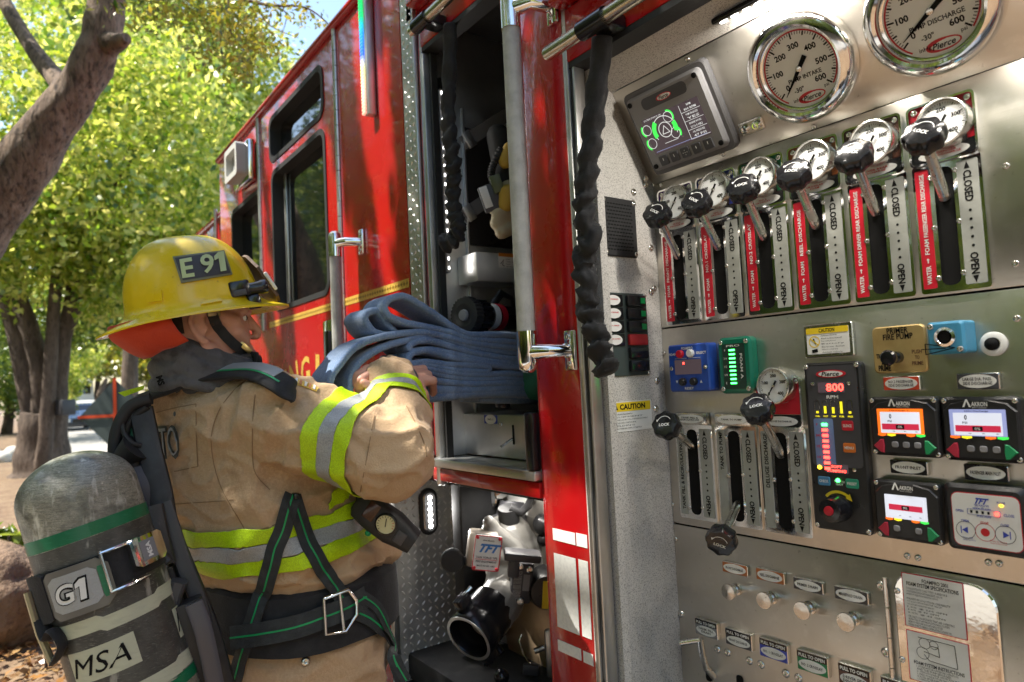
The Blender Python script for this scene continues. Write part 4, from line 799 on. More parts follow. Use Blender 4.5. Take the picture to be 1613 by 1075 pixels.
# header with roll-up door bars
zh2 = FS.at(895,100)[1]
for u0_, u1_, zb_ in ((UL-.01, UR, ZH), (pw1, .34, zh2)):
    MB().box(((u0_+u1_)/2, zb_+.06, -.02), (u1_-u0_, .115, .04), FS.mat(), 0, .004).build('door_header', red, E); MB().box(((u0_+u1_)/2, zb_-.004, -.025), (u1_-u0_, .014, .045), FS.mat()).build('header_seal', rubber, E)
    MB().box(((u0_+u1_)/2, zb_+.145, .010), (u1_-u0_, .05, .05), FS.mat(), 0, .006).build('door_drip_rail', red, E)
def lift_bar(px0, u1_, pxc):
    off = .065; a, b_ = FS.at(*px0, off); o = MB().tube([FS.w(a, b_, off), FS.w(a+.004, b_, off), FS.w(u1_, b_, off)], [.013,.0145,.0145], 18).build('lift_bar', mat('bar_steel', (.66,.58,.45), .25, 1, rvar=(40,.15,.35,(1,40,40))), E)
    c = FS.at(*pxc, off)[0]; k = MB(); Mx = Matrix((FS.v, FS.n, FS.u)).transposed().to_4x4(); Mx.translation = FS.w(c, b_, off); k.lathe([(.014,-.034),(.0185,-.034),(.0185,.034),(.014,.034)], 18, Mx); k.box((c, b_+.01, off*.5), (.05,.03,off), FS.mat(), 0, .006); k.build('bar_clamp', black_p, o)
lift_bar((648,50), UR-.02, (664,36)); lift_bar((861,86), .3, (935,46))
# hose compartment inside
def wallbox(name, c, s_, mt): return MB().box(c, s_, None, 0, .002).build(name, mt, E)
z0, z1 = 1.5+ZS, 1.5+ZH+.1
wallbox('compartment_wall', (-1.668, 1.30, (z0+z1)/2), (.012,.70,z1-z0), steel2)
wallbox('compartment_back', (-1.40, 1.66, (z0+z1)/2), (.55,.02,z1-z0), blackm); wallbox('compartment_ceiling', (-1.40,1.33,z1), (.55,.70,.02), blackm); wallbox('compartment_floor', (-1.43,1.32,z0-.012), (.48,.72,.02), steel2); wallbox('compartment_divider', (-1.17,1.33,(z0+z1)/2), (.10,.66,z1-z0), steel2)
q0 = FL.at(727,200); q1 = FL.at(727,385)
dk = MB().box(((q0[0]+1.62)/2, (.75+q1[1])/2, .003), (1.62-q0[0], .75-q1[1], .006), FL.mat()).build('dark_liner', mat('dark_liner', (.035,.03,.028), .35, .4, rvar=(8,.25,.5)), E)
MB().box((q0[0], .33, .006), (.010, .95, .012), FL.mat(), 0, .003).build('liner_edge', steel2, E)
for (x0,y0),(x1,y1) in (((729,226),(800,180)),((729,342),(800,292))):
    a, b_ = FL.at(x0,y0,.01), FL.at(x1,y1,.01); d = Vector((b_[0]-a[0], b_[1]-a[1])); L = d.length; an = math.atan2(d.y, d.x)
    wb = MB().box((L*.6,0,0), (L*1.2,.040,.003), FL.mat(a[0], a[1], .010, an)); wb.build('webbing_strap', mat('grey_webbing', (.16,.15,.145), .6, bump=(300,.4)), E); MB().box((.025,0,.004), (.03,.05,.008), FL.mat(a[0], a[1], .010, an), 0, .003).build('strap_buckle', steel2, E)
led_s = em('led_strip_white', (1,.97,.92), 4)
# LED strip in the compartment
a, b_ = FL.at(691,140,.012); c, d = FL.at(702,430,.012); lt = MB().box((a+.004, (b_+d)/2, .010), (.014, b_-d, .018), FL.mat(), 0, .004).build('led_strip_light', mat('frosted_tube', (.6,.6,.6), .2), E)
l2 = MB()
for i in range(20): l2.box((a+.004, d+(b_-d)*(i+.5)/20, .0195), (.0035,.008,.002), FL.mat())
l2.build('led', led_s, lt); MB().lathe([(.011,0),(.011,.03),(.008,.034),(0,.034)], 14, Matrix.Translation(FL.w(a+.004, b_-.004, .012))).build('end_cap', ink, lt)
lamp('led_glow', FL.w(a+.006, (b_+d)/2, .026), (b_-d, .01), look((1,.25,0), (0,0,1)), .13, (1,.95,.88), lt)
# shelf box with label
a, b_ = FL.at(720,404,.0); c, d = FL.at(836,380,.0); y0_ = a; zt_ = FL.at(727,403,.03)[1]; zb_ = FL.at(720,448,.03)[1]
sh = MB().box(((y0_+1.6)/2, (zt_+zb_)/2, .05), (1.6-y0_, zt_-zb_, .10), FL.mat(), 0, .004).build('shelf_box', steel2, E)
FB = Frame((0,y0_,1.5), XV, ZV)
q = FL.rc(783,402,812,424,.101); lb_ = decal(FL, q[0], q[1]+.004, .055, .042, .1003, white, sh, 'warning_label'); decal(FL, q[0], q[1]+.020, .053, .010, .1012, mat('orange_band', (.6,.2,.02), .5), lb_, 'header_field', .0005, .0003); t = MB(); lines(t, FL, q[0]+.012, q[1]+.008, .026, 4, .007, .003, .1014, ['KEEP HANDS','CLEAR OF','MOVING PARTS']); t.tube([FL.w(q[0]-.02,q[1]-.006,.1014), FL.w(q[0]-.01,q[1]+.006,.1014), FL.w(q[0]-.014,q[1]-.01,.1014), FL.w(q[0]-.008,q[1]-.012,.1014)], .0012, 5); t.build('lettering', ink, lb_)
# lower tray
FT = Frame((0,1.04,1.5), XV, ZV); a, b_ = FT.at(728,651); c, d = FT.at(850,706); tr = MB().box(((a+UR)/2, (b_+ZS)/2, -.09), (UR-a, b_-ZS-.004, .18), FT.mat(), 0, .004).build('valve_tray', steel2, E)
for x0,y0,x1,y1,col,s_ in ((763,654,784,668,blue_p,'NO.1'),(832,656,843,668,green_p,'NO.2')):
    q = FT.rc(x0,y0,x1,y1); lb_ = decal(FT, q[0], q[1], q[2], q[3], .0005, col, tr, 'name_plate'); MB().prism(circ(q[2]*.42,20,(q[0],q[1]),.5), .0014, .0018, FT.mat()).build('oval_label', white, tr); t = MB(); text(t, s_, FT.mat(q[0],q[1],.002), q[3]*.25, q[2]*.4, 0, .02, 1); t.build('lettering', ink, tr)
q = FT.at(809,685); MB().box((q[0], q[1], .001), (.007,.05,.001), FT.mat()).build('tray_slot', ink, tr); MB().tube([FT.w(q[0]+.0,q[1]-.01,.004), FT.w(q[0]-.025,q[1]-.03,.025)], .0035, 8).build('cable_end', dull, tr)
screws(FT, [(789,669),(829,670)], tr, .001)
MB().box((UL+.16, ZS+.14, -.12), (.05,.022,.02), FS.mat(), 0, .006).build('latch', black_p, E)
q = FS.at(846,690,.004); MB().box((UR-.012, ZS+.065, .004), (.03,.13,.03), FS.mat(), 0, .006).build('door_stop', black_p, E)
# sill
MB().box(((UL+UR)/2, ZS-.012, -.01), (UR-UL, .024, .05), FS.mat(), 0, .005).build('sill_track', steel2, E); MB().box(((UL-.02+UR)/2, ZS-.045, -.02), (UR-UL+.02, .036, .045), FS.mat(), 0, .004).build('sill', red, E)
# black gathered sleeves over the door straps
def sleeve(pts, off, r_, seed):
    n_ = 110; ctr = []; rr = []; P3 = [FS.w(*FS.at(x, y, off), off) for x, y in pts]
    for i in range(n_):
        f = i/(n_-1)*(len(P3)-1); k = min(int(f), len(P3)-2); tt = f-k
        p0, p1, p2, p3 = P3[max(k-1,0)], P3[k], P3[k+1], P3[min(k+2, len(P3)-1)]
        ctr.append(.5*((2*p1)+(p2-p0)*tt+(2*p0-5*p1+4*p2-p3)*tt*tt+(3*p1-p0-3*p2+p3)*tt**3))
    m_ = MB(); nn = 28; vs = []
    for i, p in enumerate(ctr):
        g = min(1, i/(n_*.45)); t_ = (ctr[min(i+1,n_-1)]-ctr[max(i-1,0)]).normalized(); x = t_.cross(FS.n).normalized(); y = t_.cross(x)
        for k in range(nn):
            an = 2*math.pi*k/nn; q = Vector((math.cos(an)*1.6, math.sin(an)*1.6, i*(.16+.22*g)+seed)); fold = noise.noise(q)+.5*noise.noise(q*2.3)
            wav = math.sin(i*(.50+.34*g)+1.9*math.sin(an+seed+i*.07)+fold*1.9); rad_ = r_*(1+(.09+.20*g)*wav*(.6+abs(noise.noise(Vector((i*.11,seed,0)))*1.6))+.30*g*fold)
            vs.append(p + (x*math.cos(an)+y*math.sin(an)*.75)*rad_)
    m_.add(vs, [(i*nn+k, i*nn+(k+1) % nn, i*nn+nn+(k+1) % nn, i*nn+nn+k) for i in range(n_-1) for k in range(nn)]+[tuple(range(nn-1,-1,-1)), tuple((n_-1)*nn+k for k in range(nn))], 0, None, True)
    return m_.build('strap_sleeve', cloth_k, E, sharp=180)
sleeve([(709,40),(708,110),(706,170),(709,220),(715,265),(713,300),(716,335),(722,358),(717,376),(698,384)], .0, .0225, 3)
sleeve([(949,60),(942,120),(937,175),(931,230),(924,285),(920,330),(929,378),(918,415),(926,450),(925,488),(938,525),(948,560),(957,588)], .02, .0235, 9)
# ---------------- intake recess
d0, d1 = FD.at(615,900)[0], FD.at(719,790)[0]
tread_w = mat('bright_tread_plate', (.52,.505,.475), .5, .45, rvar=(14,.4,.6), noise_=[(12,(.36,.35,.33),.4,.7)]); lug_w = mat('bright_tread_lug', (.74,.72,.68), .35, .6)  # tread copy for this wall, brightened in colour to lift its dark look
dw = MB().box(((d0+d1)/2+.0, -.60, -.004), (d1-d0, .76, .008), FD.mat()).build('tread_plate_wall', tread_w, E); tag(lugs(FD, d0+.006, d1-.003, -.97, -.24, .0235, .0185, .0058).build('tread_lugs', lug_w, dw), None, kind='stuff')
MB().box((-1.99, YS+.012, .94), (.012,.02,.74), None, 0, .002).build('trim_angle', steel2, E)
a, b_ = FD.at(675,806,.004); ol = MB(); ol.prism(rrect(.066,.150,.033,8), .0004, .012, FD.mat(a,b_,0), 0, .006); ol = ol.build('oval_light', rubber, E); MB().prism(rrect(.046,.130,.023,8), .012, .016, FD.mat(a,b_,0), 0, .004).build('light_lens', mat('clear_reflector', (.75,.75,.75), .18, .9, bump=(150,.6)), ol)
for i in range(6): MB().ell((a, b_+.045-i*.018, .0168), (.0072,.0072,.002), FD.mat(), 12).build('led', led_w, ol)
lamp('led_glow', FD.w(a,b_,.03), (.03,.11), look((1,-.1,-.1), (0,0,1)), .5, (1,.97,.93), ol)
yb = 1.27; FI = Frame((0,yb,1.5), XV, ZV); xl = FI.at(745,800)[0]
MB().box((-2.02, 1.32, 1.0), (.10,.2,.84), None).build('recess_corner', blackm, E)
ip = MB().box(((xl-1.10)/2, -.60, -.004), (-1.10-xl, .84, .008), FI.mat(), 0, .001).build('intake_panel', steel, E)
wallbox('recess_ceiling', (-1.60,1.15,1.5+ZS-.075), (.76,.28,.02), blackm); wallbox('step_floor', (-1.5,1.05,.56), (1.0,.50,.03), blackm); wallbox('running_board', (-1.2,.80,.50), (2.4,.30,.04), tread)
# round flood lamp, warning label, vent hose
a, b_ = FI.at(774,782,.05); Mf = FI.mat(a, b_, 0); fl = MB().lathe([(.020,0),(.024,.02),(.036,.034),(.038,.056),(.034,.058)], 28, Mf, caps=False).build('flood_lamp', chrome, E); MB().lathe([(.034,.052),(.02,.056),(0,.057)], 24, Mf).build('light_lens', mat('lamp_lens', (.6,.62,.64), .15, .6, bump=(120,.7)), fl)
for i in range(3): MB().ell((.0, .016-i*.016, .057), (.006,.006,.002), Mf, 10).build('led', led_w, fl)
q = FI.rc(800,766,832,812); lb_ = decal(FI, q[0], q[1], q[2], q[3], .0006, white, ip, 'warning_label'); decal(FI, q[0], q[1]+q[3]*.42, q[2]*.96, q[3]*.14, .0014, mat('orange_head',(.6,.18,.03),.5), lb_, 'header_field', .0005, .0003); t = MB(); lines(t, FI, q[0], q[1]-q[3]*.1, q[2]*.8, 5, q[3]*.08, q[3]*.03, .0016, ['Unsafe operation','of this inlet may','cause injury','Train before use']); t.build('lettering', ink, lb_)
a, b_ = FI.at(755,812); MB().prism(rrect(.014,.06,.007,4,(a,b_)), .0006, .0012, FI.mat()).build('panel_slot', ink, ip); q = FI.rc(772,813,788,826); decal(FI, q[0], q[1]-.02, .045, .025, .0006, yellow_p, ip, 'name_plate')
# strip lamp under the sill
zl = 1.5+ZS-.088; sl_ = MB().box((-1.58,1.17,zl), (.34,.03,.012), None, 0, .003).build('led_strip_light', black_p, E); l2 = MB()
for i in range(8): l2.box((-1.72+i*.04,1.17,zl-.007), (.012,.008,.003))
l2.build('led', led_w, sl_); lamp('led_glow', Vector((-1.58,1.17,zl-.02)), (.3,.015), look((.1,-.1,-1)), .55, (1,.95,.88), sl_)
# ball intake valve, cast in one piece
def remesh(mb, vox, smooth=4, fac=.6):
    o = mb.build('tmp', ink, None); md = o.modifiers.new('r', 'REMESH'); md.mode = 'VOXEL'; md.voxel_size = vox
    if smooth: m2 = o.modifiers.new('s', 'SMOOTH'); m2.iterations = smooth; m2.factor = fac
    bpy.context.view_layer.update(); me = bpy.data.meshes.new_from_object(o.evaluated_get(bpy.context.evaluated_depsgraph_get())); me.materials.clear(); bpy.data.objects.remove(o)
    me.polygons.foreach_set('use_smooth', [True]*len(me.polygons)); return me
cast = mat('cast_grey_paint', (.25,.243,.225), .42, bump=(160,.3), noise_=[(18,(.21,.20,.18),.42,.7),(70,(.14,.13,.115),.6,.74)], coat=.15)
vb_ = MB(); D = 1.98
vb_.cap(P(800,850,D+.07), P(815,910,D+.05), .078, .075); vb_.ell(P(805,880,D+.06), (.085,.085,.10)); vb_.cap(P(772,835,D-.02), P(808,868,D), .026, .038); vb_.cap(P(800,905,D-.01), P(792,950,D-.05), .062, .060); vb_.cap(P(840,860,D+.10), P(845,920,D+.08), .05, .055)
vb_.cap(P(775,830,D-.02), P(770,822,D-.03), .022, .018); vb_.cap(P(820,880,D-.03), P(790,880,D-.03), .030, .026); vb_.cap(P(792,940,D-.05), P(775,965,D-.09), .064, .066)
me = remesh(vb_, .0045, 3); me.materials.append(cast); iv = put(me, 'intake_valve', E, 'light grey cast intake valve with black threaded inlet ring')
MB().tube([P(800,830,D+.12), P(806,815,D+.13), P(808,790,D+.14)], [.07,.05,.04], 20).build('valve_neck', charc, iv)
c0 = P(738,1006,D-.17); c1 = P(779,955,D-.07); ax = (c0-c1).normalized(); Mx = ax.to_track_quat('Z','Y').to_matrix().to_4x4(); Mx.translation = c1; Ln = (c0-c1).length
rg = MB().lathe([(.062,0),(.069,.005),(.070,Ln*.55),(.068,Ln*.6),(.070,Ln*.66),(.070,Ln-.004),(.067,Ln),(.060,Ln),(.058,Ln-.004),(.056,.01),(0,.01)], 48, Mx).build('inlet_ring', mat('anodised_black', (.012,.012,.014), .22, .3), iv); MB().lathe([(.0685,Ln+.0005),(.0685,Ln+.002),(.0605,Ln+.002),(.0605,Ln+.0005)], 48, Mx, caps=False).build('ring_lip', steel2, iv)
for an in (100, 280):
    lg = MB(); q = Mx @ Matrix.Rotation(rad(an), 4, 'Z'); lg.box((.083,0,Ln*.72), (.035,.032,.045), q, 0, .008)
    for i in range(3): lg.box((.100,-.010+i*.010,Ln*.72), (.006,.005,.046), q, 0, .002)
    lg.build('ring_lug', black_p, iv)
F1 = fr_from(P(768,868,D-.115), P(768,868,D-.4)-P(790,880,D), CU); F1 = Frame(P(767,871,D-.075), (CR*1+CF*.10).normalized(), CU); 
pp = MB().prism(rrect(.076,.098,.006,4), 0, .006, F1.mat(0,0,0,-.12), 0, .001).build('maker_plate', white, iv); MB().ring(rrect(.076,.098,.006,4), rrect(.071,.093,.005,4), .006, .0066, F1.mat(0,0,0,-.12)).build('plate_border', redlab, iv)
t = MB(); Mt = F1.mat(0,0,.0068,-.12); text(t, 'TFT', Mt @ Matrix.Translation((.004,.014,0)), .024, .056, 0, .05, 2, .5); text(t, 'TASK FORCE TIPS', Mt @ Matrix.Translation((0,-.012,0)), .006, .060, 1); text(t, 'FIRE EQUIPMENT', Mt @ Matrix.Translation((0,-.024,0)), .006, .058, 1); text(t, 'www.tft.com', Mt @ Matrix.Translation((0,.036,0)), .005, .032, 1); text(t, 'MADE IN USA 1-800', Mt @ Matrix.Translation((0,-.035,0)), .0045, .05, 1); t.box((0,-.0175,0), (.062,.0012,.0003), Mt, 2); t.build('plate_lettering', [mat('sky_blue_print', (.02,.17,.5), .4), ink, inkr], iv)
for sx in (-1,1):
    for sy in (-1,1): MB().lathe([(.0045,.006),(.004,.009),(0,.0095)], 12, F1.mat(0,0,0,-.12) @ Matrix.Translation((sx*.031,sy*.042,0))).build('plate_bolt', redlab, iv)
MB().box((0,0,-.03), (.085,.10,.055), F1.mat(-.012,.004,0,-.12), 0, .010).build('gear_case', mat('bare_cast', (.33,.29,.25), .45, .6), iv)
Mk = Matrix((F1.v, F1.n, F1.u)).transposed().to_4x4(); k = MB(); Mk.translation = P(712,884,D-.06); k.lathe([(.008,.005),(.030,.004),(.034,-.004),(.030,-.022),(.022,-.026)][::-1], 28, Matrix((CR, CU, -CF)).transposed().to_4x4() @ Matrix.Translation((0,0,0))); k.v = [q + P(712,884,D-.07) for q in k.v]; k.lathe([(.012,0),(.012,.06)], 16, Matrix((CU, -CF, CR)).transposed().to_4x4()); nn = 32; k.v[-nn:] = [q + P(714,884,D-.05) for q in k.v[-nn:]]; k.build('hand_knob', rubber, iv)
F2 = Frame(P(822,920,D-.10), (CR+CF*.05).normalized(), CU); mb_ = MB().box((0,0,-.035), (.062,.115,.07), F2.mat(0,0,0,-.10), 0, .010); mo = mb_.build('motor_case', charc, iv); t = MB()
for i in range(7): text(t, 'WARNING FAST MOVING WATER', F2.mat(-.022+i*.0032,0,.0006,math.pi/2-.10), .0020, .085, 0, 0, 1)
MB().box((.012,.004,.0006), (.018,.045,.001), F2.mat(0,0,0,-.10)).build('data_plate', greycase, mo); t.build('lettering', white, mo)
for x, y in ((-.004,.047),(-.004,-.047),(.022,.040)): MB().lathe([(.009,0),(.009,.008),(.006,.009),(.005,.005),(0,.005)], 14, F2.mat(x,y,0)).build('case_bolt', dull, mo)
k = MB(); cc = P(860,925,D-.06); k.lathe([(.048,-.05),(.050,-.04),(.050,.035),(.045,.044),(0,.046)], 28, F2.mat(0,0,0)); k.v = [q - F2.o + cc for q in k.v]; k.build('motor_drum', black, iv); F3 = Frame(cc, F2.u, F2.v); MB().box((-.005,-.005,.0475), (.018,.075,.002), F3.mat(0,0,0,-.05)).build('yellow_tape', yellow_p, iv)
MB().tube([P(802,822,D+.05), P(800,800,D+.04)], [.032,.030], 18).build('cable_gland', rubber, iv); MB().tube([P(803,800,D+.03), P(820,808,D+.03), P(832,797,D+.06), P(838,783,D+.10), P(848,778,D+.15)], [.014,.012,.012,.012,.011], 12).build('cable', rubber, iv)
for x, y, r_ in ((857,826,.034),(856,850,.020),(758,845,.020)): MB().ell(P(x,y,D+.05), (r_,r_,r_), None, 16).build('valve_fitting', black, iv)
b2 = MB().box((0,0,0), (.10,.022,.06), F2.mat(-.0,.085,.02,-.10), 0, .005); b2.box((-.02,-.03,0), (.03,.06,.045), F2.mat(0,.085,.01,-.10), 0, .004); b2.build('position_sensor', charc, iv)
MB().tube([P(742,925,D-.05), P(722,948,D-.07)], [.006,.006], 8).build('bleeder_stem', dull, iv)
# lower drain cover, chain and lever under the valve
MB().lathe([(.17,0),(.17,.012),(.16,.018),(0,.02)], 48, FI.mat(FI.at(850,1010,.01)[0], FI.at(850,1010,.01)[1], .002)).build('cap_plate', mat('tan_reflection_cap', (.50,.37,.24), .4, .6, noise_=(9,(.38,.27,.17),.4,.7)), E)  # tan reflection on the cap put into its colour
MB().tube([P(800,968,D), P(775,1010,D-.06), P(790,1030,D-.08)], [.014,.014,.012], 12).build('drain_arm', black_p, E); MB().ell(P(790,1066,D-.08), (.022,.022,.022), None, 14).build('drain_ball', black_p, E)
cp = MB(); cp.box((0,0,0), (.03,.16,.02), Frame(P(868,1035,D-.05), CR, CU).mat(0,0,0,.06), 0, .008); cp.tube([P(858,1020,D-.06), P(842,1026,D-.06)], .008, 10); cp.build('coupling_latch', steel2, E); MB().box((0,0,0), (.045,.03,.02), Frame(P(836,1055,D-.05), CR, CU).mat(0,0,0,-.1), 0, .005).build('chain_bracket', charc, E)
MB().tube([P(822,1000,D+.03), P(818,1010,D+.02), P(824,1030,D), P(838,1050,D-.03)], .0022, 6).build('retaining_wire', dull, E)
# hidden bulk of the body so that light does not leak
for nm, c, s_, mt in (('body_top', (-.55,2.1,3.02), (2.6,2.4,.06), red), ('body_rear_wall', (1.6,1.0,1.85), (2.5,.10,2.3), red), ('body_core', (.0,2.4,1.8), (3.4,1.3,2.3), blackm), ('upper_panel', (-.6,.99,2.78), (2.3,.08,.44), red), ('header_panel', (.42,1.0,2.45), (2.9,.06,.36), red), ('cab_floor', (-3.2,2.1,.62), (3.4,2.2,.08), blackm), ('cab_rear_wall', (-1.83,2.2,1.8), (.06,2.2,2.2), blackm)):
    MB().box(c, s_, None, 0, .01).build(nm, mt, E)
for x in (1.6, -3.9):
    wl = MB().lathe([(.30,-.30),(.50,-.28),(.54,-.22),(.54,.0),(.50,.05),(.30,.06)], 48, Matrix.Translation((x,1.22,.54)) @ Matrix.Rotation(rad(90),4,'X')).build('wheel', rubber, E); MB().lathe([(.30,.05),(.28,.0),(.15,.03),(.12,.10),(0,.11)], 36, Matrix.Translation((x,1.22,.54)) @ Matrix.Rotation(rad(90),4,'X')).build('wheel_rim', steel2, wl)
# ================================================================ things in the hose compartment
def crom(pts, n):
    pts = [Vector(p) for p in pts]; out = []; L = len(pts)
    for k in range(L-1):
        p0, p1, p2, p3 = pts[max(k-1,0)], pts[k], pts[k+1], pts[min(k+2,L-1)]
        for i in range(n):
            t = i/n; out.append(.5*((2*p1)+(p2-p0)*t+(2*p0-5*p1+4*p2-p3)*t*t+(3*p1-p0-3*p2+p3)*t**3))
    return out+[pts[-1]]
hose_m = mat('blue_hose_jacket', (.10,.18,.34), .85, bump=(320,.9), sheen=.3, noise_=[(5,(.14,.20,.29),.38,.72),(60,(.19,.28,.44),.5,.8),(9,(.08,.14,.29),.5,.75),(300,(.24,.30,.40),.5,.66)])
XH = -1.415
FH = Frame((XH,0,1.5), YV, ZV)
hs = MB()
def ribbon(pts, x0=0, w_=.115, t=.0165, tilt=0, n=7):
    q = crom([Vector((*FH.at(500+x/4.48, 450+y/4.48, x0), 0)) for x, y in pts], n); L = len(q); rings = []
    for i, p in enumerate(q):
        d = (q[min(i+1,L-1)]-q[max(i-1,0)]).normalized(); nn = Vector((-d.y, d.x, 0)); ring = []
        for px_, py_ in rrect(w_, t, t*.42, 3):
            wob = .0012*noise.noise(Vector((i*.5, px_*20, x0*30+t)))
            sag = px_/w_+.5
            ring.append(FH.w(p.x+nn.x*(py_+wob), p.y+nn.y*(py_+wob)-tilt*(1-sag)*0, x0-w_/2+px_))
        rings.append(ring)
    hs.loft(rings)
R1 = 1680
ribbon([(R1,395),(1400,352),(1250,345),(1080,345),(960,288),(830,195),(700,112),(610,72),(520,95),(482,150),(520,215),(640,262),(800,295),(950,330),(1100,378),(1400,398),(R1,430)])
ribbon([(560,330),(500,270),(455,195),(400,175),(350,205),(352,255),(420,330),(560,352)], -.02)
ribbon([(R1,470),(1400,440),(1100,405),(900,355),(760,328),(600,338),(420,372),(270,440),(165,560),(105,650),(95,760),(110,900)], 0)
ribbon([(R1,505),(1400,480),(1150,445),(960,392),(850,352),(740,358),(600,395),(450,445),(320,530),(250,640),(240,760),(250,900)], -.004)
ribbon([(R1,535),(1400,520),(1150,482),(980,440),(860,400),(770,385),(690,402),(655,440),(700,468),(800,452),(950,478),(1150,520),(1400,548),(R1,565)], .0)
ribbon([(R1,595),(1400,578),(1150,540),(950,505),(830,468),(770,455),(690,470),(650,515),(680,552),(780,540),(950,560),(1120,560),(1200,572),(1222,590),(1195,606),(1100,604),(950,592),(800,560),(720,545)], .002)
ribbon([(R1,655),(1400,622),(1250,625),(1100,628),(950,615),(800,585),(710,560)], .002)
ribbon([(R1,690),(1400,655),(1200,660),(1000,650),(850,620),(760,590),(690,600)], .0)
ribbon([(R1,725),(1400,688),(1200,692),(1000,690),(850,672),(760,660),(700,655)], .001)
ribbon([(R1,760),(1400,720),(1200,728),(1000,735),(860,735),(760,735),(680,720)], -.002, .12, .03); ribbon([(R1,770),(1400,750),(1150,752),(950,770),(760,785),(660,790)], -.004, .12, .03)
ribbon([(1700,800),(1440,795),(1300,790),(1150,782)], -.03, .10, .03)
for yy, xx in ((430,560),(515,535)): ribbon([(800,yy+20),(680,yy+10),(600,yy-10),(xx,yy),(600,yy+38),(700,yy+30)], -.05, .07, .016)
ho = hs.build('fire_hose', hose_m); tag(ho, 'folded blue fire hose being pulled from the open compartment', 'fire hose')
gn = MB(); gn.cap(P(832,575,1.80), P(845,605,1.80), .035, .045); me = remesh(gn, .006, 5); me.materials.append(mat('green_bag', (.01,.13,.085), .7, bump=(200,.5), noise_=(12,(.005,.07,.05),.4,.7))); tag(put(me, 'hose_coupling_bag'), 'green cloth cover beside the end of the folded hose', 'cover')
# nozzle
noz = thing('hose_nozzle', 'black fog nozzle with toothed rubber bumper above the folded hose', 'nozzle', P(735,497,1.80))
na, nb = P(733,497,1.80), P(835,503,2.02); d = (nb-na).normalized(); Mn = d.to_track_quat('Z','Y').to_matrix().to_4x4(); Mn.translation = na; L = (nb-na).length
b = MB(); nt_ = 30; vs = []
for r0, z in ((.018,-.004),(.030,-.008),(.047,-.006),(.049,.006),(.047,.022),(.042,.026)):
    for k in range(nt_*2): an = 2*math.pi*k/(nt_*2); rr = r0*(1+(.045 if (k//1) % 2 else -.03)*(1 if r0 > .04 else 0)); vs.append((rr*math.cos(an), rr*math.sin(an), z))
N = nt_*2; b.add(vs, [(i*N+k, i*N+(k+1) % N, i*N+N+(k+1) % N, i*N+N+k) for i in range(5) for k in range(N)]+[tuple(range(N-1,-1,-1)), tuple(5*N+k for k in range(N))], 0, Mn, True); b.build('bumper', rubber, noz, sharp=25)
MB().lathe([(0,-.012),(.014,-.011),(.016,-.005)], 20, Mn).build('nozzle_baffle', greycase, noz)
b = MB(); b.lathe([(.038,.02),(.041,.03),(.041,.07),(.036,.078),(.036,.14),(.033,.145),(.033,L)], 32, Mn)
for k in range(16): b.box((.041*math.cos(k*math.pi/8), .041*math.sin(k*math.pi/8), .05), (.008,.008,.038), Mn @ Matrix.Rotation(0,4,'Z'), 0, .002)
b.build('nozzle_barrel', black_p, noz)
for z, mt in ((.095,white),(.125,redlab)): MB().lathe([(.0366,z-.011),(.0370,z-.011),(.0370,z+.011),(.0366,z+.011)], 32, Mn).build('label_band', mt, noz)
MB().tube([P(775,505,1.88), P(778,478,1.90), P(790,462,1.92), P(806,470,1.96), P(812,500,1.98)], [.010,.011,.012,.011,.010], 10, flat=.5).build('bail_handle', black, noz)
# gloves and mask hanging behind the rail
yl = mat('yellow_leather', (.52,.34,.05), .6, bump=(80,.4))
for a, b_, r0, r1 in (((796,255,1.90),(800,232,1.90),.020,.014),((800,305,1.88),(797,322,1.88),.026,.022)):
    g = MB(); g.cap(P(*a), P(*b_), r0, r1); me = remesh(g, .005, 4); me.materials.append(yl); tag(put(me, 'work_glove'), 'yellow leather glove highest behind the ribbed rail' if a[1] < 280 else 'yellow leather glove hanging just above the tan glove', 'glove', 'gloves hanging in the hose compartment')
g = MB()
for x, y in ((784,340),(782,352),(790,367)): g.cap(P(x,y,1.88), P(x+28,y-14,1.92), .019, .021)
g.cap(P(778,328,1.90), P(800,300,1.92), .02, .03); me = remesh(g, .005, 4); me.materials.append(mat('tan_leather', (.50,.42,.27), .65, bump=(80,.4))); tag(put(me, 'work_glove'), 'pale tan glove with thick fingers hanging above the metal shelf box', 'glove', 'gloves hanging in the hose compartment')
msk = thing('face_mask', 'black breathing mask with corrugated tube hanging in the compartment', 'mask', P(785,290,1.93))
g = MB(); g.cap(P(785,215,1.96), P(790,250,1.96), .035, .032); g.cap(P(784,300,1.92), P(795,270,1.95), .025, .035); me = remesh(g, .005, 3); me.materials.append(blackm); put(me, 'mask_shell', msk)
t = MB(); cv = crom([P(790,235,1.90), P(778,258,1.90), P(774,276,1.90), P(778,290,1.90)], 14); t.tube(cv, [.0105+.002*math.cos(i*2.1) for i in range(len(cv))], 12); t.build('breathing_tube', rubber, msk)
F4 = Frame(P(773,312,1.885), (CR+CU*.35).normalized(), (CU-CR*.35).normalized()); MB().box((0,0,0), (.055,.075,.018), F4.mat(), 0, .006).build('mask_pouch', charc, msk); MB().box((-.012,.004,.010), (.022,.06,.003), F4.mat(), 0, .001).build('pouch_trim', white, msk); MB().box((.028,.028,.012), (.03,.05,.012), F4.mat(), 0, .003).build('pouch_clip', mat('olive_clip', (.10,.12,.05), .4), msk)

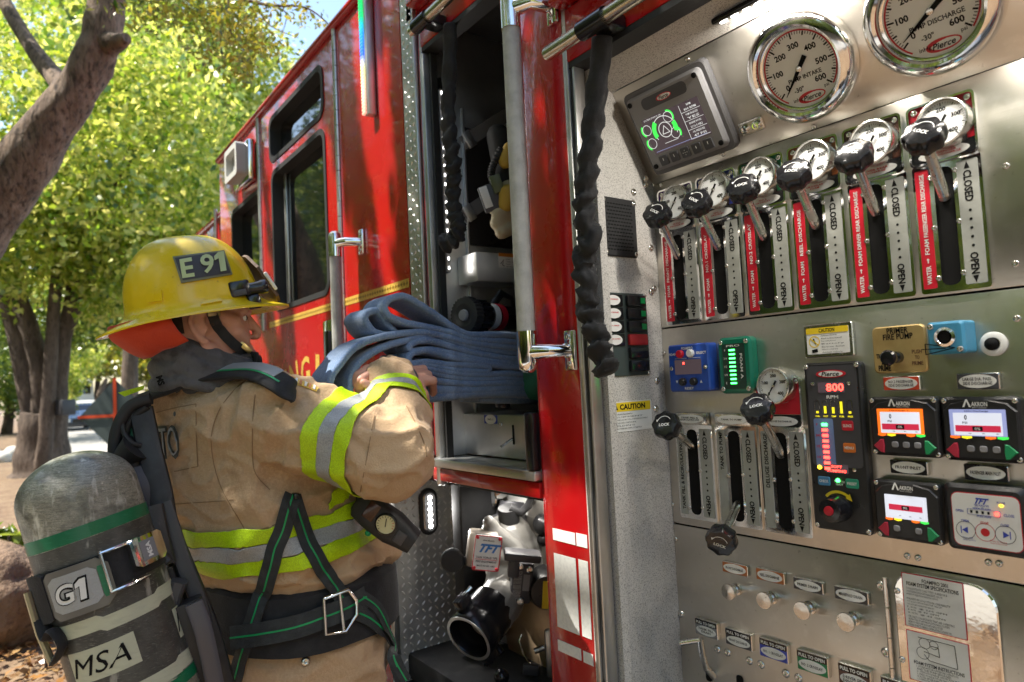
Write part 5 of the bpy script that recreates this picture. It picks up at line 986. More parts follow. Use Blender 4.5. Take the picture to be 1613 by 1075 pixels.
# ================================================================ ground, street, trees
def struct(o, label=None): o['kind'] = 'structure'; return o
soil = mat('leaf_strewn_soil', (.16,.10,.06), .95, noise_=[(3,(.24,.17,.10),.35,.65),(26,(.10,.06,.035),.45,.7),(70,(.32,.18,.08),.6,.75)], bump=(30,.9))
conc = mat('pale_concrete', (.32,.31,.29), .85, noise_=[(2,(.25,.24,.22),.35,.7),(40,(.38,.365,.34),.5,.7)], bump=(60,.3))
asph = mat('grey_asphalt', (.11,.105,.10), .9, noise_=[(1.2,(.15,.145,.14),.35,.7),(200,(.2,.19,.18),.6,.75)], bump=(150,.5))
struct(MB().box((-10,0,-.55), (420,420,1.0)).build('ground', soil))
struct(MB().box((-60,40.75,-.022), (300,80,.044)).build('road', asph))
struct(MB().box((-64,2.75,.0255), (110,4.1,.004)).build('driveway', conc))
struct(MB().box((-58,-2.6,.07), (200,1.9,.14), None, 0, .01).build('sidewalk', conc))
vg = MB(); nx, ny = 70, 24; vs = []
for i in range(nx+1):
    for j in range(ny+1):
        x, y = -24+26*i/nx, -1.65+2.27*j/ny; e_ = min(1, min(j, ny-j)/3); vs.append((x, y, .085+.035*e_*noise.noise(Vector((x*1.3,y*1.3,0)))+.02*e_*noise.noise(Vector((x*5,y*5,2)))))
vg.add(vs, [(i*(ny+1)+j, (i+1)*(ny+1)+j, (i+1)*(ny+1)+j+1, i*(ny+1)+j+1) for i in range(nx) for j in range(ny)], 0, None, True); struct(vg.build('verge', soil))
kb = MB()
for i in range(46): kb.box((-44+i*1.0, .70, .06), (.994,.16,.13), None, 0, .015)
struct(kb.build('kerb', conc))

def cards(name, pos, size, mt, parent=None, flatn=None, asp=.55):
    n_ = len(pos); pos = np.asarray(pos); sz = np.asarray(size).reshape(-1,1)*np.ones((n_,1))
    a = np.random.normal(size=(n_,3)); a[:,2] -= .5; a /= np.linalg.norm(a,axis=1,keepdims=True); b_ = np.random.normal(size=(n_,3))
    if flatn is not None: a[:,2] *= .25; b_[:,2] *= .25; a /= np.linalg.norm(a,axis=1,keepdims=True)
    b_ -= a*(a*b_).sum(1,keepdims=True); b_ /= np.linalg.norm(b_,axis=1,keepdims=True); c = np.cross(a,b_)
    V = np.stack([pos-a*sz*.5, pos+b_*sz*asp*.5+c*sz*.09, pos+a*sz*.5, pos-b_*sz*asp*.5+c*sz*.09], 1).reshape(-1,3)
    me = bpy.data.meshes.new(name); me.vertices.add(4*n_); me.vertices.foreach_set('co', V.ravel()); me.loops.add(4*n_); me.loops.foreach_set('vertex_index', np.arange(4*n_)); me.polygons.add(n_); me.polygons.foreach_set('loop_start', np.arange(n_)*4); me.polygons.foreach_set('loop_total', np.full(n_,4)); me.update(calc_edges=True); me.materials.append(mt)
    return put(me, name, parent)
litter = leafmat('dry_leaf', [(.20,.08,.02),(.34,.17,.05),(.42,.28,.12),(.12,.06,.03)], .15)
n_ = 9000; lp = np.stack([np.random.uniform(-8,-.5,n_), np.random.uniform(-1.6,.6,n_), .115+np.random.uniform(0,.03,n_)], 1)
o = cards('leaf_litter', lp, np.random.uniform(.03,.075,n_), litter, None, 1); o['kind'] = 'stuff'; tag(o, 'dry brown and orange leaves scattered over the verge')

bark = mat('grey_brown_bark', (.15,.10,.07), .9, noise_=[(7,(.28,.20,.145),.42,.66,(1,1,.4)),(34,(.05,.035,.027),.48,.66,(1,1,.3))], bump=(16,1.0,(1,1,.35)), bdist=.03)
bark2 = mat('brown_bark', (.085,.06,.045), .92, noise_=[(7,(.15,.11,.085),.4,.65,(1,1,.3)),(30,(.04,.028,.022),.5,.7,(1,1,.3))], bump=(14,1.0,(1,1,.3)), bdist=.03)
lf1 = leafmat('sunlit_leaf', [(.035,.12,.008),(.14,.29,.014),(.34,.47,.03),(.72,.70,.18)], .56)  # sunlight on the foliage is put into the paler tones
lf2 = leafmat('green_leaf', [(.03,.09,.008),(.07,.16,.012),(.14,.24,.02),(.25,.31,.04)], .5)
lf3 = leafmat('yellow_green_leaf', [(.05,.09,.010),(.12,.18,.015),(.24,.27,.02),(.36,.32,.03)], .5)
def limb(mb, pts, seed=0, n=14, sub=5):
    q = crom([p for p, _ in pts], sub); rr = np.interp(np.linspace(0, len(pts)-1, len(q)), range(len(pts)), [r for _, r in pts]); vs = []; L = len(q)
    x = Vector((1,.3,0))
    for i, p in enumerate(q):
        t = (q[min(i+1,L-1)]-q[max(i-1,0)]).normalized(); x = (x-t*x.dot(t)).normalized(); y = t.cross(x)
        for k in range(n): an = 2*math.pi*k/n; f = 1+.13*noise.noise(Vector((math.cos(an)*1.5, math.sin(an)*1.5, i*.35+seed*7)))+.06*noise.noise(Vector((math.cos(an)*4, math.sin(an)*4, i*1.1+seed*7))); vs.append(p+(x*math.cos(an)+y*math.sin(an))*rr[i]*f)
    mb.add(vs, [(i*n+k, i*n+(k+1) % n, i*n+n+(k+1) % n, i*n+n+k) for i in range(L-1) for k in range(n)]+[tuple(range(n-1,-1,-1)), tuple((L-1)*n+k for k in range(n))], 0, None, True)
def blob(c, r, n_, clump=.35):                      # clustered leaf points inside an ellipsoid
    nc = max(8, n_//45); d_ = np.random.normal(size=(nc,3)); d_ /= np.linalg.norm(d_,axis=1,keepdims=True); cc = d_*np.random.uniform(.35,1,(nc,1))**.6
    pts = cc[np.random.randint(0,nc,n_)] + np.random.normal(size=(n_,3))*clump*.35
    return pts*np.array(r)+np.array(c)
# leaning tree: its unseen crown is shaped to dapple the engine
t1 = thing('leaning_tree', 'thick leaning tree trunk at the left edge with leafy canopy above', 'tree', (-6.1,-.75,.08))
tm = MB(); D1 = 5.2
tp = [(Vector((-6.1,-.75,-.1)),.42),(Vector((-6.0,-.62,.6)),.31),(P(-110,520,D1),.24),(P(-42,372,D1),.22),(P(28,275,D1),.195),(P(74,208,D1),.175),(P(120,145,D1),.145),(P(148,92,D1),.14),(P(163,45,D1),.135),(P(167,0,D1),.118),(P(176,-110,D1),.13),(P(160,-330,D1),.11),(P(60,-700,D1),.07)]
limb(tm, tp, 1, 20); limb(tm, [(P(162,72,D1),.11),(P(188,66,D1-.1),.06),(P(200,60,D1-.15),.035)], 2, 12); limb(tm, [(P(160,-330,D1),.08),(Vector((-4.6,-1.2,6.0)),.07),(Vector((-4.0,-2.6,7.2)),.05),(Vector((-2.6,-3.2,8)),.03)], 3, 10); limb(tm, [(P(110,150,D1+.05),.09),(P(40,60,D1+.5),.06),(P(-40,-80,D1+.8),.05)], 4, 10)
tm.build('trunk', bark, t1)
SUNT = np.array(SUN)
def sunspot(p, rx, rz): s = (p.y-YS)/SUN.y; q = p-SUN*s; return (q.x, q.z, rx, rz)
SPOTS = [sunspot(P(625,600,1.5),.17,.17), sunspot(P(655,655,1.40),.13,.14), sunspot(P(570,560,1.55),.14,.12), sunspot(P(800,880,1.95),.13,.17), sunspot(FS.w(*FS.at(905,960)),.15,.30), sunspot(P(340,375,1.5),.10,.08), sunspot(P(110,170,5.2),.25,.3), sunspot(P(60,250,5.2),.12,.3), sunspot(P(120,760,1.15),.09,.07)]
def lit(X, Z):                                      # gaps carved in the canopy to place the sun patches
    for cx_, cz_, rx, rz in SPOTS:
        if ((X-cx_)/rx)**2+((Z-cz_)/rz)**2 < 1: return True
    if X < -1.72 and Z > 1.25:
        v_ = noise.noise(Vector((X*5.2+Z*.7, Z*.62, 3.1)))+.45*noise.noise(Vector((X*12, Z*1.3, 7)))
        return v_ > (-.11 if X < -2.05 else .02)+.22*max(0, Z-2.35)+(.25 if X > -1.85 else 0)
    return False
n_ = 66000; U_ = np.random.uniform(-7.5,1.6,n_); Z_ = np.random.uniform(-.6,3.9,n_); T_ = np.random.uniform(2.9,6.2,n_)
keep = np.array([not lit(U_[i]+np.random.normal()*.012, Z_[i]+np.random.normal()*.03) for i in range(n_)])
base_ = np.stack([U_, np.full(n_,YS), Z_], 1)+SUNT[None]*T_[:,None]; canopy = base_[keep]
top = np.concatenate([blob(P(120,-260,D1), (1.6,1.2,1.2), 1800)])
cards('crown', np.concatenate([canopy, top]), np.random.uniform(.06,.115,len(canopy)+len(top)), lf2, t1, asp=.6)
# low-hanging branch against the sky
t1b = MB(); limb(t1b, [(P(250,-140,4.6),.03),(P(330,-30,4.3),.014),(P(410,6,4.2),.010),(P(480,12,4.2),.006),(P(520,40,4.2),.003)], 5, 8); limb(t1b, [(P(360,-10,4.25),.008),(P(362,45,4.25),.005),(P(385,80,4.25),.003)], 6, 6); limb(t1b, [(P(420,6,4.2),.006),(P(450,20,4.2),.004),(P(446,50,4.2),.002)], 7, 6); limb(t1b, [(P(400,4,4.2),.006),(P(425,40,4.2),.004),(P(470,60,4.2),.002)], 8, 6)
t1b.build('branch', bark, t1)
pts = []
for cx_, cy_, n2, sx, sy in ((300,5,420,90,35),(365,20,520,45,35),(400,60,420,30,35),(340,70,260,50,40),(385,110,120,18,25),(430,75,60,30,14),(470,25,55,25,18),(500,35,25,18,14),(440,10,80,30,14),(250,20,300,60,30)):
    for _ in range(n2): pts.append(P(random.gauss(cx_,sx*.6), random.gauss(cy_,sy*.6), 4.3+random.gauss(0,.25)))
cards('hanging_leaves', [tuple(p) for p in pts], np.random.uniform(.025,.06,len(pts)), lf3, t1, asp=.42)
# multi-stemmed tree
D2 = 13.5; t2 = thing('multi_stem_tree', 'brown multi-stemmed tree behind the air cylinder', 'tree', tuple(Vector((P(68,760,D2).x, P(68,760,D2).y, .05))))
base = t2.location; tm = MB(); gb = Vector((base.x, base.y, -.1))
limb(tm, [(gb,.72),(P(70,742,D2),.52),(P(68,700,D2),.44),(P(72,650,D2),.40)], 1, 18)
for k, st_ in enumerate((((62,690,.22),(48,640,.19),(30,545,.17),(12,470,.16),(18,380,.12),(30,300,.10),(60,200,.08)),((66,690,.24),(66,610,.20),(52,540,.18),(30,470,.16),(14,430,.14),(-10,340,.12),(-30,200,.10)),((80,690,.24),(90,600,.20),(98,530,.17),(127,457,.14),(150,380,.11),(190,280,.08),(230,180,.05)),((64,745,.16),(72,690,.13),(78,594,.12),(85,494,.11),(94,380,.095),(100,260,.08),(120,120,.05)),((98,530,.10),(108,470,.07),(112,420,.06),(118,330,.05)))):
    limb(tm, [(P(x,y,D2-(.35 if k == 3 else 0)), r) for x, y, r in st_], k+10, 12)
tm.build('trunk', bark2, t2)
cr_ = np.concatenate([blob(P(x,y,d_), r, n3) for x, y, d_, r, n3 in ((70,160,13,(2.4,3.0,2.6),11000),(220,250,12.5,(2.2,2.2,2.2),10000),(110,380,14.5,(2.2,2.4,1.6),9000),(250,430,14,(1.8,1.8,1.4),7000),(20,330,12.5,(1.5,1.6,1.6),5000))])
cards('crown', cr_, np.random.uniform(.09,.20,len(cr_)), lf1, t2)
MB().box((0,0,0), (.36,.25,.30), Matrix.Translation(P(103,642,D2-.3)) @ Matrix.Rotation(.3,4,'Z'), 0, .03).build('dark_box', charc, t2)
# trees behind
def bg_tree(label, foot, h, blobs_, mt, n_sz, seed):
    t = thing('street_tree', label, 'tree', foot, 'trees along the street'); m_ = MB(); f = Vector(foot)
    limb(m_, [(f-Vector((0,0,.2)),.30),(f+Vector((.05,.1,h*.3)),.22),(f+Vector((.2,.2,h*.6)),.16),(f+Vector((.1,.5,h*.85)),.08)], seed, 10); limb(m_, [(f+Vector((.05,.1,h*.35)),.15),(f+Vector((-.3,1.2,h*.6)),.10),(f+Vector((-.2,1.9,h*.8)),.05)], seed+1, 8); m_.build('trunk', bark2, t)
    c = np.concatenate([blob(*b_) for b_ in blobs_]); cards('crown', c, np.random.uniform(*n_sz,len(c)), mt, t); return t
def g0(x, y, d): q = P(x,y,d); return (q.x, q.y, .0)
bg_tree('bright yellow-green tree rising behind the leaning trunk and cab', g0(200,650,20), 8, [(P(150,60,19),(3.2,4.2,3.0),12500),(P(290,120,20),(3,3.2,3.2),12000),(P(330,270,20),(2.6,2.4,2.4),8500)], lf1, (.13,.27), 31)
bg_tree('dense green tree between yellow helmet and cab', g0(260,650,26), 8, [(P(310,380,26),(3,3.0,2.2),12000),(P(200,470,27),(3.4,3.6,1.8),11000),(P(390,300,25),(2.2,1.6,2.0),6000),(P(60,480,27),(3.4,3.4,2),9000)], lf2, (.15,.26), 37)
bg_tree('hazy pale yellow-green tree low behind the orange neck flap', g0(150,650,48), 5, [(P(190,540,46),(5,3.2,2.2),8000),(P(120,560,50),(5,3,1.8),6000),(P(250,560,44),(4,2.5,2),6000)], lf3, (.25,.42), 41)
bg_tree('low bright bush beside the road behind the parked white truck', g0(150,650,34), 3, [(P(112,560,34),(1.6,1.4,1.4),3500),(P(95,600,30),(1.0,.9,1.0),1800)], lf1, (.14,.22), 43)
bg_tree('bushes added at the far left edge to cover the bright street', g0(10,650,36), 3, [(P(10,590,36),(2.5,3.2,2.2),6000),(P(-40,560,34),(2.5,3,2.6),4000)], lf2, (.16,.30), 47)  # bush mass added to hide the glare along the horizon
# trees across the street, mirrored in the steel and glass
for k, (x, y, h) in enumerate(((-8,-8.5,9),(-1,-9.5,9.5),(7,-8,9),(13,1,9),(-15,-8.5,10))):
    bg_tree(('broad leafy tree across the pavement opposite the cab','broad leafy tree across the pavement opposite the hose compartment','broad leafy tree across the pavement opposite the pump panel','broad leafy tree behind the rear of the engine','broad leafy tree across the pavement ahead of the cab')[k], (x,y,0), h, [((x,y,h*.62),(3.9,2.6,3.0),8000),((x+1.8,y-1,h*.42),(3.2,2.4,2.4),5000),((x-2,y-1,h*.36),(2.6,2.4,2.2),4000)], lf1 if k % 2 else lf2, (.2,.34), 50+k)
hg_ = thing('hedge', 'unseen hedge added along the far pavement to fill gaps in reflections', 'hedge', (-20,-12.5,0)); hp_ = np.stack([np.random.uniform(-70,22,30000), -12.5+np.random.normal(size=30000)*.6, np.random.uniform(0,4.6,30000)],1); hp_[:,2] *= 1+.15*np.sin(hp_[:,0]*1.3); cards('foliage', hp_, np.random.uniform(.3,.55,30000), lf2, hg_); MB().box((-24,-12.7,1.6), (92,.5,3.2)).build('inner_mass', mat('hedge_inside', (.012,.022,.006), .95), hg_)  # added out of view to block bright horizon mirrored in the cab
for k, (x, y, h, lb) in enumerate(((-22,-9.5,12,'tall tree in the row beyond the pavement, second ahead of the cab'),(-31,-10,13,'tall tree in the row beyond the pavement, third ahead of the cab'),(-42,-11,14,'tall tree in the row beyond the pavement, fourth ahead of the cab'),(-56,-12,15,'tall tree at the far end of the row beyond the pavement'))):
    bg_tree(lb, (x,y,0), h, [((x,y,h*.58),(5.2,3.2,h*.40),5500),((x+2,y-1,h*.36),(4.5,2.6,h*.28),2500),((x-3,y-1,h*.36),(4,2.6,h*.28),2500)], lf2 if k % 2 else lf1, (.4,.7), 70+k)
# boulder, shrub
bo = MB(); c = P(2,945,4.1); bo.ell((0,0,0), (.42,.34,.33), None, 40); bo.v = [c+q*(1+.22*noise.noise(q*4)+.10*noise.noise(q*11)) for q in bo.v]; tag(bo.build('boulder', mat('brown_rock', (.17,.11,.07), .9, noise_=[(8,(.25,.17,.115),.4,.7),(30,(.08,.052,.035),.5,.7)], bump=(20,1.0), bdist=.03)), 'rough brown boulder on the verge left of the air cylinder', 'boulder')
for lab, x, y, d_, r, n2 in (('green leafy plant just left of the air cylinder',14,845,4.3,.16,60),('small green weed among dry leaves below the boulder',72,985,3.6,.05,26)):
    pl_ = thing('verge_plant', lab, 'plant', (P(x,y,d_).x, P(x,y,d_).y, .1)); c = P(x,y,d_)
    cards('leaves', blob(c, (r,r,r), n2), np.random.uniform(r*.5,r*1.1,n2), lf2, pl_, asp=.5); MB().tube([(c.x,c.y,.08), c], .008, 6).build('stem', bark2, pl_)
# pale garden wall and rocks to the far left
gw = MB(); c = P(8,675,17)
for i in range(7): gw.ell((c.x-.2+random.uniform(-.3,.3), c.y-.5+i*.22, .16+.1*(i % 2)), (.26,.22,.20), None, 12)
tag(gw.build('garden_stones', mat('white_stone', (.62,.60,.56), .85, noise_=(5,(.45,.43,.40),.4,.7))), 'row of pale stones beside the multi-stemmed tree', 'stones', kind='stuff')
# diamond sign seen from behind
sg = thing('roadside_sign', 'dark diamond fabric road sign with orange-red cross ribs seen from behind', 'sign', (P(182,760,11).x, P(182,760,11).y, 0)); c = P(182,655,11); u_ = (CR-CU*CR.z).normalized(); u_.z = 0; u_.normalize(); FG = Frame(c, u_, ZV); hd = .585
MB().prism([(0,-hd),(hd,0),(0,hd),(-hd,0)], -.003, .003, FG.mat()).build('sign_face', mat('dark_green_fabric', (.035,.05,.048), .8, noise_=(3,(.05,.07,.065),.4,.7)), sg)
ribm = mat('orange_red_rib', (.55,.06,.015), .5)
MB().box((0,0,.012), (.05,2*hd+.04,.012), FG.mat()).build('rib', ribm, sg); MB().box((0,0,.02), (2*hd+.02,.045,.010), FG.mat()).build('rib', ribm, sg)
MB().tube([FG.w(0,-.5,-.03), Vector((c.x,c.y,.12))], .02, 8).build('post', charc, sg)
for k in range(4): MB().tube([(c.x,c.y,.25), (c.x+.5*math.cos(k*1.57+.5), c.y+.5*math.sin(k*1.57+.5), .03)], .014, 6).build('leg', charc, sg)
# parked vehicles
def car(name, label, c, sz, yaw, paint, boxy=False):
    t = thing(name, label, 'truck' if boxy else 'car', (c[0],c[1],.03), 'vehicles parked down the street'); M = Matrix.Translation((c[0],c[1],.03)) @ Matrix.Rotation(yaw,4,'Z'); L, W, H = sz
    if boxy: pr = [(-L/2,.35),(L*.30,.35),(L/2,.38),(L/2,H*.45),(L*.44,H*.55),(L*.38,H*.95),(L*.33,H),(-L/2,H)]
    else: pr = [(-L/2,.3),(L/2,.3),(L/2,H*.48),(L*.46,H*.55),(L*.22,H*.62),(L*.06,H*.97),(-L*.02,H),(-L*.26,H),(-L*.42,H*.62),(-L/2,H*.56)]
    R_ = Matrix(((1,0,0,0),(0,0,-1,0),(0,1,0,0),(0,0,0,1))); MB().prism(pr, -W/2, W/2, M @ R_, 0).build('body', paint, t)
    xw = L*.41 if boxy else L*.14; zw = H*.74 if boxy else H*.80
    MB().box((0,0,0), (.03,W*.84,H*(.32 if boxy else .34)), M @ Matrix.Translation((xw+.03,0,zw)) @ Matrix.Rotation(-.15 if boxy else -.72,4,'Y')).build('windscreen', darkglass, t)
    MB().box((L/2+.02,0,H*.22), (.08,W*.98,.22), M, 0, .03).build('bumper', charc if not boxy else steel2, t); MB().box((L/2+.01,0,H*.36), (.04,W*.5,.2), M).build('grille', black_p, t)
    for sy in (-1,1):
        MB().box((L/2+.01,sy*W*.38,H*.38), (.05,.26,.16), M, 0, .03).build('headlight', dialw, t); MB().box((0,sy*(W/2+.004),H*.78), (L*.4,.01,H*.22), M).build('side_window', darkglass, t)
        for sx in (-.32,.32): MB().lathe([(.2,-.12),(.33,-.12),(.35,0),(.33,.1),(.2,.11),(0,.08)], 20, M @ Matrix.Translation((sx*L,sy*W*.44,.32)) @ Matrix.Rotation(-sy*math.pi/2,4,'X')).build('wheel', rubber, t)
def gc(x, d): q = P(x,640,d); return (q.x, q.y)
wp = mat('white_vehicle_paint', (.72,.73,.74), .25, coat=.6); rp = mat('red_vehicle_paint', (.42,.03,.05), .25, coat=.6); bp_ = mat('blue_vehicle_paint', (.10,.17,.30), .25, coat=.6)
car('parked_truck', 'white box truck parked facing the camera beside the tree', gc(111,47), (6,2.1,2.9), .05, wp, True)
car('parked_car', 'red pickup-sized car parked beyond the dark diamond sign', gc(139,52), (4.6,1.8,1.75), .05, rp); car('parked_car', 'blue-grey car parked in front of the white truck', gc(117,36), (4.4,1.75,1.35), .1, bp_); car('parked_car', 'silver-white car parked farthest away past the red one', gc(153,62), (4.4,1.75,1.45), .05, wp)
# ================================================================ firefighter
FE_ = Frame((-1.505,0,1.5), YV, ZV); ey, ez = FE_.at(326,513)
HO = Vector((-1.58, ey+.004, 1.5+ez))                # between the ears
HM = Matrix.Translation(HO) @ Matrix.Rotation(rad(-3),4,'Z') @ Matrix.Rotation(rad(2),4,'X')
rb = Vector((.97,.25,0)).normalized(); fb = Vector((-.25,.97,0)).normalized()
shR = Vector((-1.450,.450,1.437)); shL = shR - rb*.40
elR = P(622,722,1.35); wrR = P(620,596,1.56); elL = Vector((-1.84,.64,1.24)); wrL = P(622,604,1.66)
person = thing('person', 'firefighter in tan turnout coat and yellow helmet pulling blue hose', 'person', (-1.6,.45,.1))
skin = mat('skin', (.56,.30,.215), .5, noise_=[(45,(.62,.32,.23),.4,.7),(14,(.50,.25,.18),.45,.75)], bump=(220,.15), spec=.4)
try: skin.node_tree.nodes['Principled BSDF'].inputs['Subsurface Weight'].default_value = .12; skin.node_tree.nodes['Principled BSDF'].inputs['Subsurface Radius'].default_value = (.008,.003,.002)
except Exception: pass
b = MB(); H = lambda *p: HM @ Vector(p)
b.ell((0,-.008,.045), (.076,.098,.092), HM, 28); b.ell((0,.040,-.012), (.064,.058,.086), HM, 24); b.ell((0,.030,.03), (.068,.066,.06), HM, 24)
b.cap(H(-.012,.083,-.094), H(.012,.083,-.094), .019, .019)
for s in (-1,1):
    b.cap(H(s*.058,.0,-.048), H(s*.022,.076,-.090), .020, .019); b.cap(H(s*.052,.06,-.012), H(s*.036,.078,-.03), .020, .016); b.cap(H(s*.010,.094,.036), H(s*.045,.082,.034), .012, .011); b.ell((s*.0115,.110,-.022), (.0085,.009,.0075), HM, 12)
    b.cap(H(s*.06,.02,.02), H(s*.05,.055,.01), .02, .02)
    pts = [(.079,-.004,.026),(.083,-.016,.032),(.086,-.028,.028),(.087,-.034,.010),(.085,-.030,-.008),(.082,-.020,-.022),(.079,-.010,-.034),(.078,-.002,-.032)]
    for i in range(7): b.cap(H(s*pts[i][0],*pts[i][1:]), H(s*pts[i+1][0],*pts[i+1][1:]), .0058, .0058)
    b.ell((s*.078,-.016,-.002), (.005,.016,.028), HM, 14); b.cap(H(s*.080,-.003,-.004), H(s*.079,-.004,-.014), .005, .0045)
b.cap(H(0,.092,.030), H(0,.117,-.010), .0085, .0105); b.cap(H(0,.117,-.010), H(0,.114,-.020), .011, .010); b.cap(H(-.016,.095,-.050), H(.016,.095,-.050), .0085, .0085); b.cap(H(-.013,.092,-.063), H(.013,.092,-.063), .009, .009); b.ell((0,.085,-.056), (.032,.022,.028), HM, 16)
nb_ = Vector((-1.615,.375,1.48)); b.cap(H(0,-.015,-.03), nb_, .060, .066)
TR = [(1.555,-1.63,.40,.10,.09),(1.53,-1.63,.40,.17,.115),(1.48,-1.63,.40,.225,.145),(1.40,-1.63,.41,.235,.155),(1.30,-1.622,.44,.235,.168),(1.20,-1.616,.485,.235,.19),(1.145,-1.613,.52,.240,.208),(1.11,-1.61,.532,.238,.208),(1.088,-1.61,.532,.215,.188)]
def oval(z, x, y, a, bb, n=36, k=2.4):
    out = []
    for i in range(n):
        t = 2*math.pi*i/n; c_, s_ = math.cos(t), math.sin(t); out.append(Vector((x,y,z))+rb*(a*math.copysign(abs(c_)**(2/k), c_))+fb*(bb*math.copysign(abs(s_)**(2/k), s_)))
    return out
b.loft([oval(z,x,y,a*.78,bb*.78) for z,x,y,a,bb in TR[::-1]])
b.cap(Vector((-1.61,.53,1.10)), Vector((-1.61,.50,.95)), .15, .15)
for s in (-1,1):
    hp = Vector((-1.61,.50,.98))+rb*.10*s; kn = Vector((-1.60,.55,.56))+rb*.12*s; an = Vector((-1.62,.45,.20))+rb*.13*s
    b.cap(hp, kn, .095, .065); b.cap(kn, an, .06, .045); b.cap(an, an+fb*.15-Vector((0,0,.03)), .05, .04)
for a_, e_, w_, r in ((shR,elR,wrR,1),(shL,elL,wrL,1)): b.cap(a_, e_, .058, .045); b.cap(e_, w_, .043, .028)
# right hand over the hose, left hand pinching the loop
def chain(pts, r0, r1):
    for i in range(len(pts)-1): ra = r0+(r1-r0)*i/(len(pts)-1); rb_ = r0+(r1-r0)*(i+1)/(len(pts)-1); b.cap(pts[i], pts[i+1], ra, rb_, 10)
kR = []
for i in range(4):
    k0 = P(681-7.5*i, 600-9*i, 1.575+.014*i); kR.append(k0); b.cap(wrR, k0, .022, .0125, 10)
    chain([k0, P(683-8*i, 618-8*i, 1.615+.012*i), P(668-8*i, 632-8*i, 1.64+.01*i), P(655-7*i, 630-7*i, 1.625)], .0105, .0085)
chain([wrR, P(645,590,1.56), P(668,622,1.555), P(672,640,1.575)], .018, .0095)
pL = P(604,602,1.555); b.cap(wrL, pL, .026, .026)
for i, c in enumerate((((600,578,1.545),(577,581,1.52),(562,591,1.505),(559,601,1.505)),((602,587,1.53),(582,591,1.505),(567,599,1.495),(561,606,1.50)),((604,600,1.535),(582,605,1.505),(567,610,1.50),(563,614,1.51)),((604,612,1.545),(586,618,1.52),(571,620,1.515),(567,623,1.525)))): chain([pL]+[P(*q) for q in c], .0118-.0005*i, .0085)
chain([pL, P(604,622,1.53), P(590,613,1.485), P(573,603,1.475)], .016, .0098)
me = remesh(b, .0042, 3, .5); me.materials.append(skin); body = put(me, 'body', person)
for s in (-1,1):
    e = MB().ell((s*.032,.0765,.018), (.0125,.0125,.0105), HM, 18).build('eye', dialw, person); MB().ell((s*.034,.0868,.018), (.0055,.0035,.0055), HM, 12).build('iris', mat('iris', (.05,.035,.025), .15), e); MB().cap(H(s*.018,.096,.040), H(s*.048,.086,.041), .0045, .004).build('eyebrow', mat('brow_hair', (.05,.03,.018), .8), person)
    MB().cap(H(s*.019,.090,.0265), H(s*.045,.080,.0255), .0050, .0046).build('eyelid', skin, person)
MB().cap(H(-.014,.1022,-.0565), H(.014,.1022,-.0565), .0028, .0028).build('lips', mat('lip', (.36,.12,.10), .45), person)
# short dark hair below the helmet
hm = mat('dark_brown_hair', (.028,.017,.011), .75, bump=(180,.8,(1,1,.2)), noise_=(70,(.05,.032,.02),.45,.7))
hr = MB(); hr.ell((0,-.016,.040), (.0795,.100,.092), HM, 40); hr.v = [q for q in hr.v]
keep_f = []
inv = HM.inverted()
for f in hr.f:
    c = sum((inv @ hr.v[i] for i in f), Vector())/len(f)
    if c.y < .012+.5*max(0,c.z) and c.z > -.055-(.10*min(0,c.y)) and not (c.y > -.045 and c.z < .030): keep_f.append(f)
hr.f = keep_f; hr.m = [0]*len(keep_f); hr.sm = [True]*len(keep_f); hr.build('hair', hm, person)
sbm = MB(); sbm.cap(H(.0735,.012,.045), H(.0715,.012,.005), .010, .006); sbm.build('sideburn', hm, person)

# ---- clothes
def crease(me, amp=1.0, extra=None):
    n_ = len(me.vertices); co = np.zeros(n_*3); me.vertices.foreach_get('co', co); no = np.zeros(n_*3); me.vertices.foreach_get('normal', no); co = co.reshape(-1,3); no = no.reshape(-1,3); out = co.copy()
    for i in range(n_):
        p = Vector(co[i]); w1 = 1-abs(noise.noise(Vector((p.x*7+p.z*3, p.y*7, p.z*12+3)))); w2 = 1-abs(noise.noise(Vector((p.x*15+p.z*8, p.y*15, p.z*20)))); v = .010*noise.noise(p*5.5)+.015*w1**5-.005+.006*w2**6-.002+.0015*noise.noise(p*60)
        if extra: v += extra(p)
        out[i] += no[i]*v*amp
    me.vertices.foreach_set('co', out.ravel()); me.update()
cloth = mat('tan_turnout_cloth', (.50,.335,.19), .85, bump=(330,1.0), sheen=.12, noise_=[(7,(.41,.26,.14),.40,.72),(170,(.58,.40,.24),.42,.66),(2.5,(.54,.37,.215),.4,.65),(22,(.37,.24,.13),.60,.78)])
j = MB(); j.loft([oval(*q) for q in TR[::-1]])
j.cap(shR-rb*.05+Vector((0,0,-.01)), shR, .10, .105); j.cap(shR, shR*.45+elR*.55, .102, .087); j.cap(shR*.45+elR*.55, elR, .087, .080); j.cap(elR, elR*.5+wrR*.5, .080, .069); j.cap(elR*.5+wrR*.5, elR*.08+wrR*.92, .067, .057)
j.cap(shL, elL, .10, .085); j.cap(elL, elL*.25+wrL*.75, .083, .055)
j.cap(Vector((-1.56,.655,1.175)), Vector((-1.60,.60,1.30)), .09, .085)      # full front of the coat
me = remesh(j, .006, 7, .55)
ad = (elR-shR).normalized(); fd = (wrR-elR).normalized()
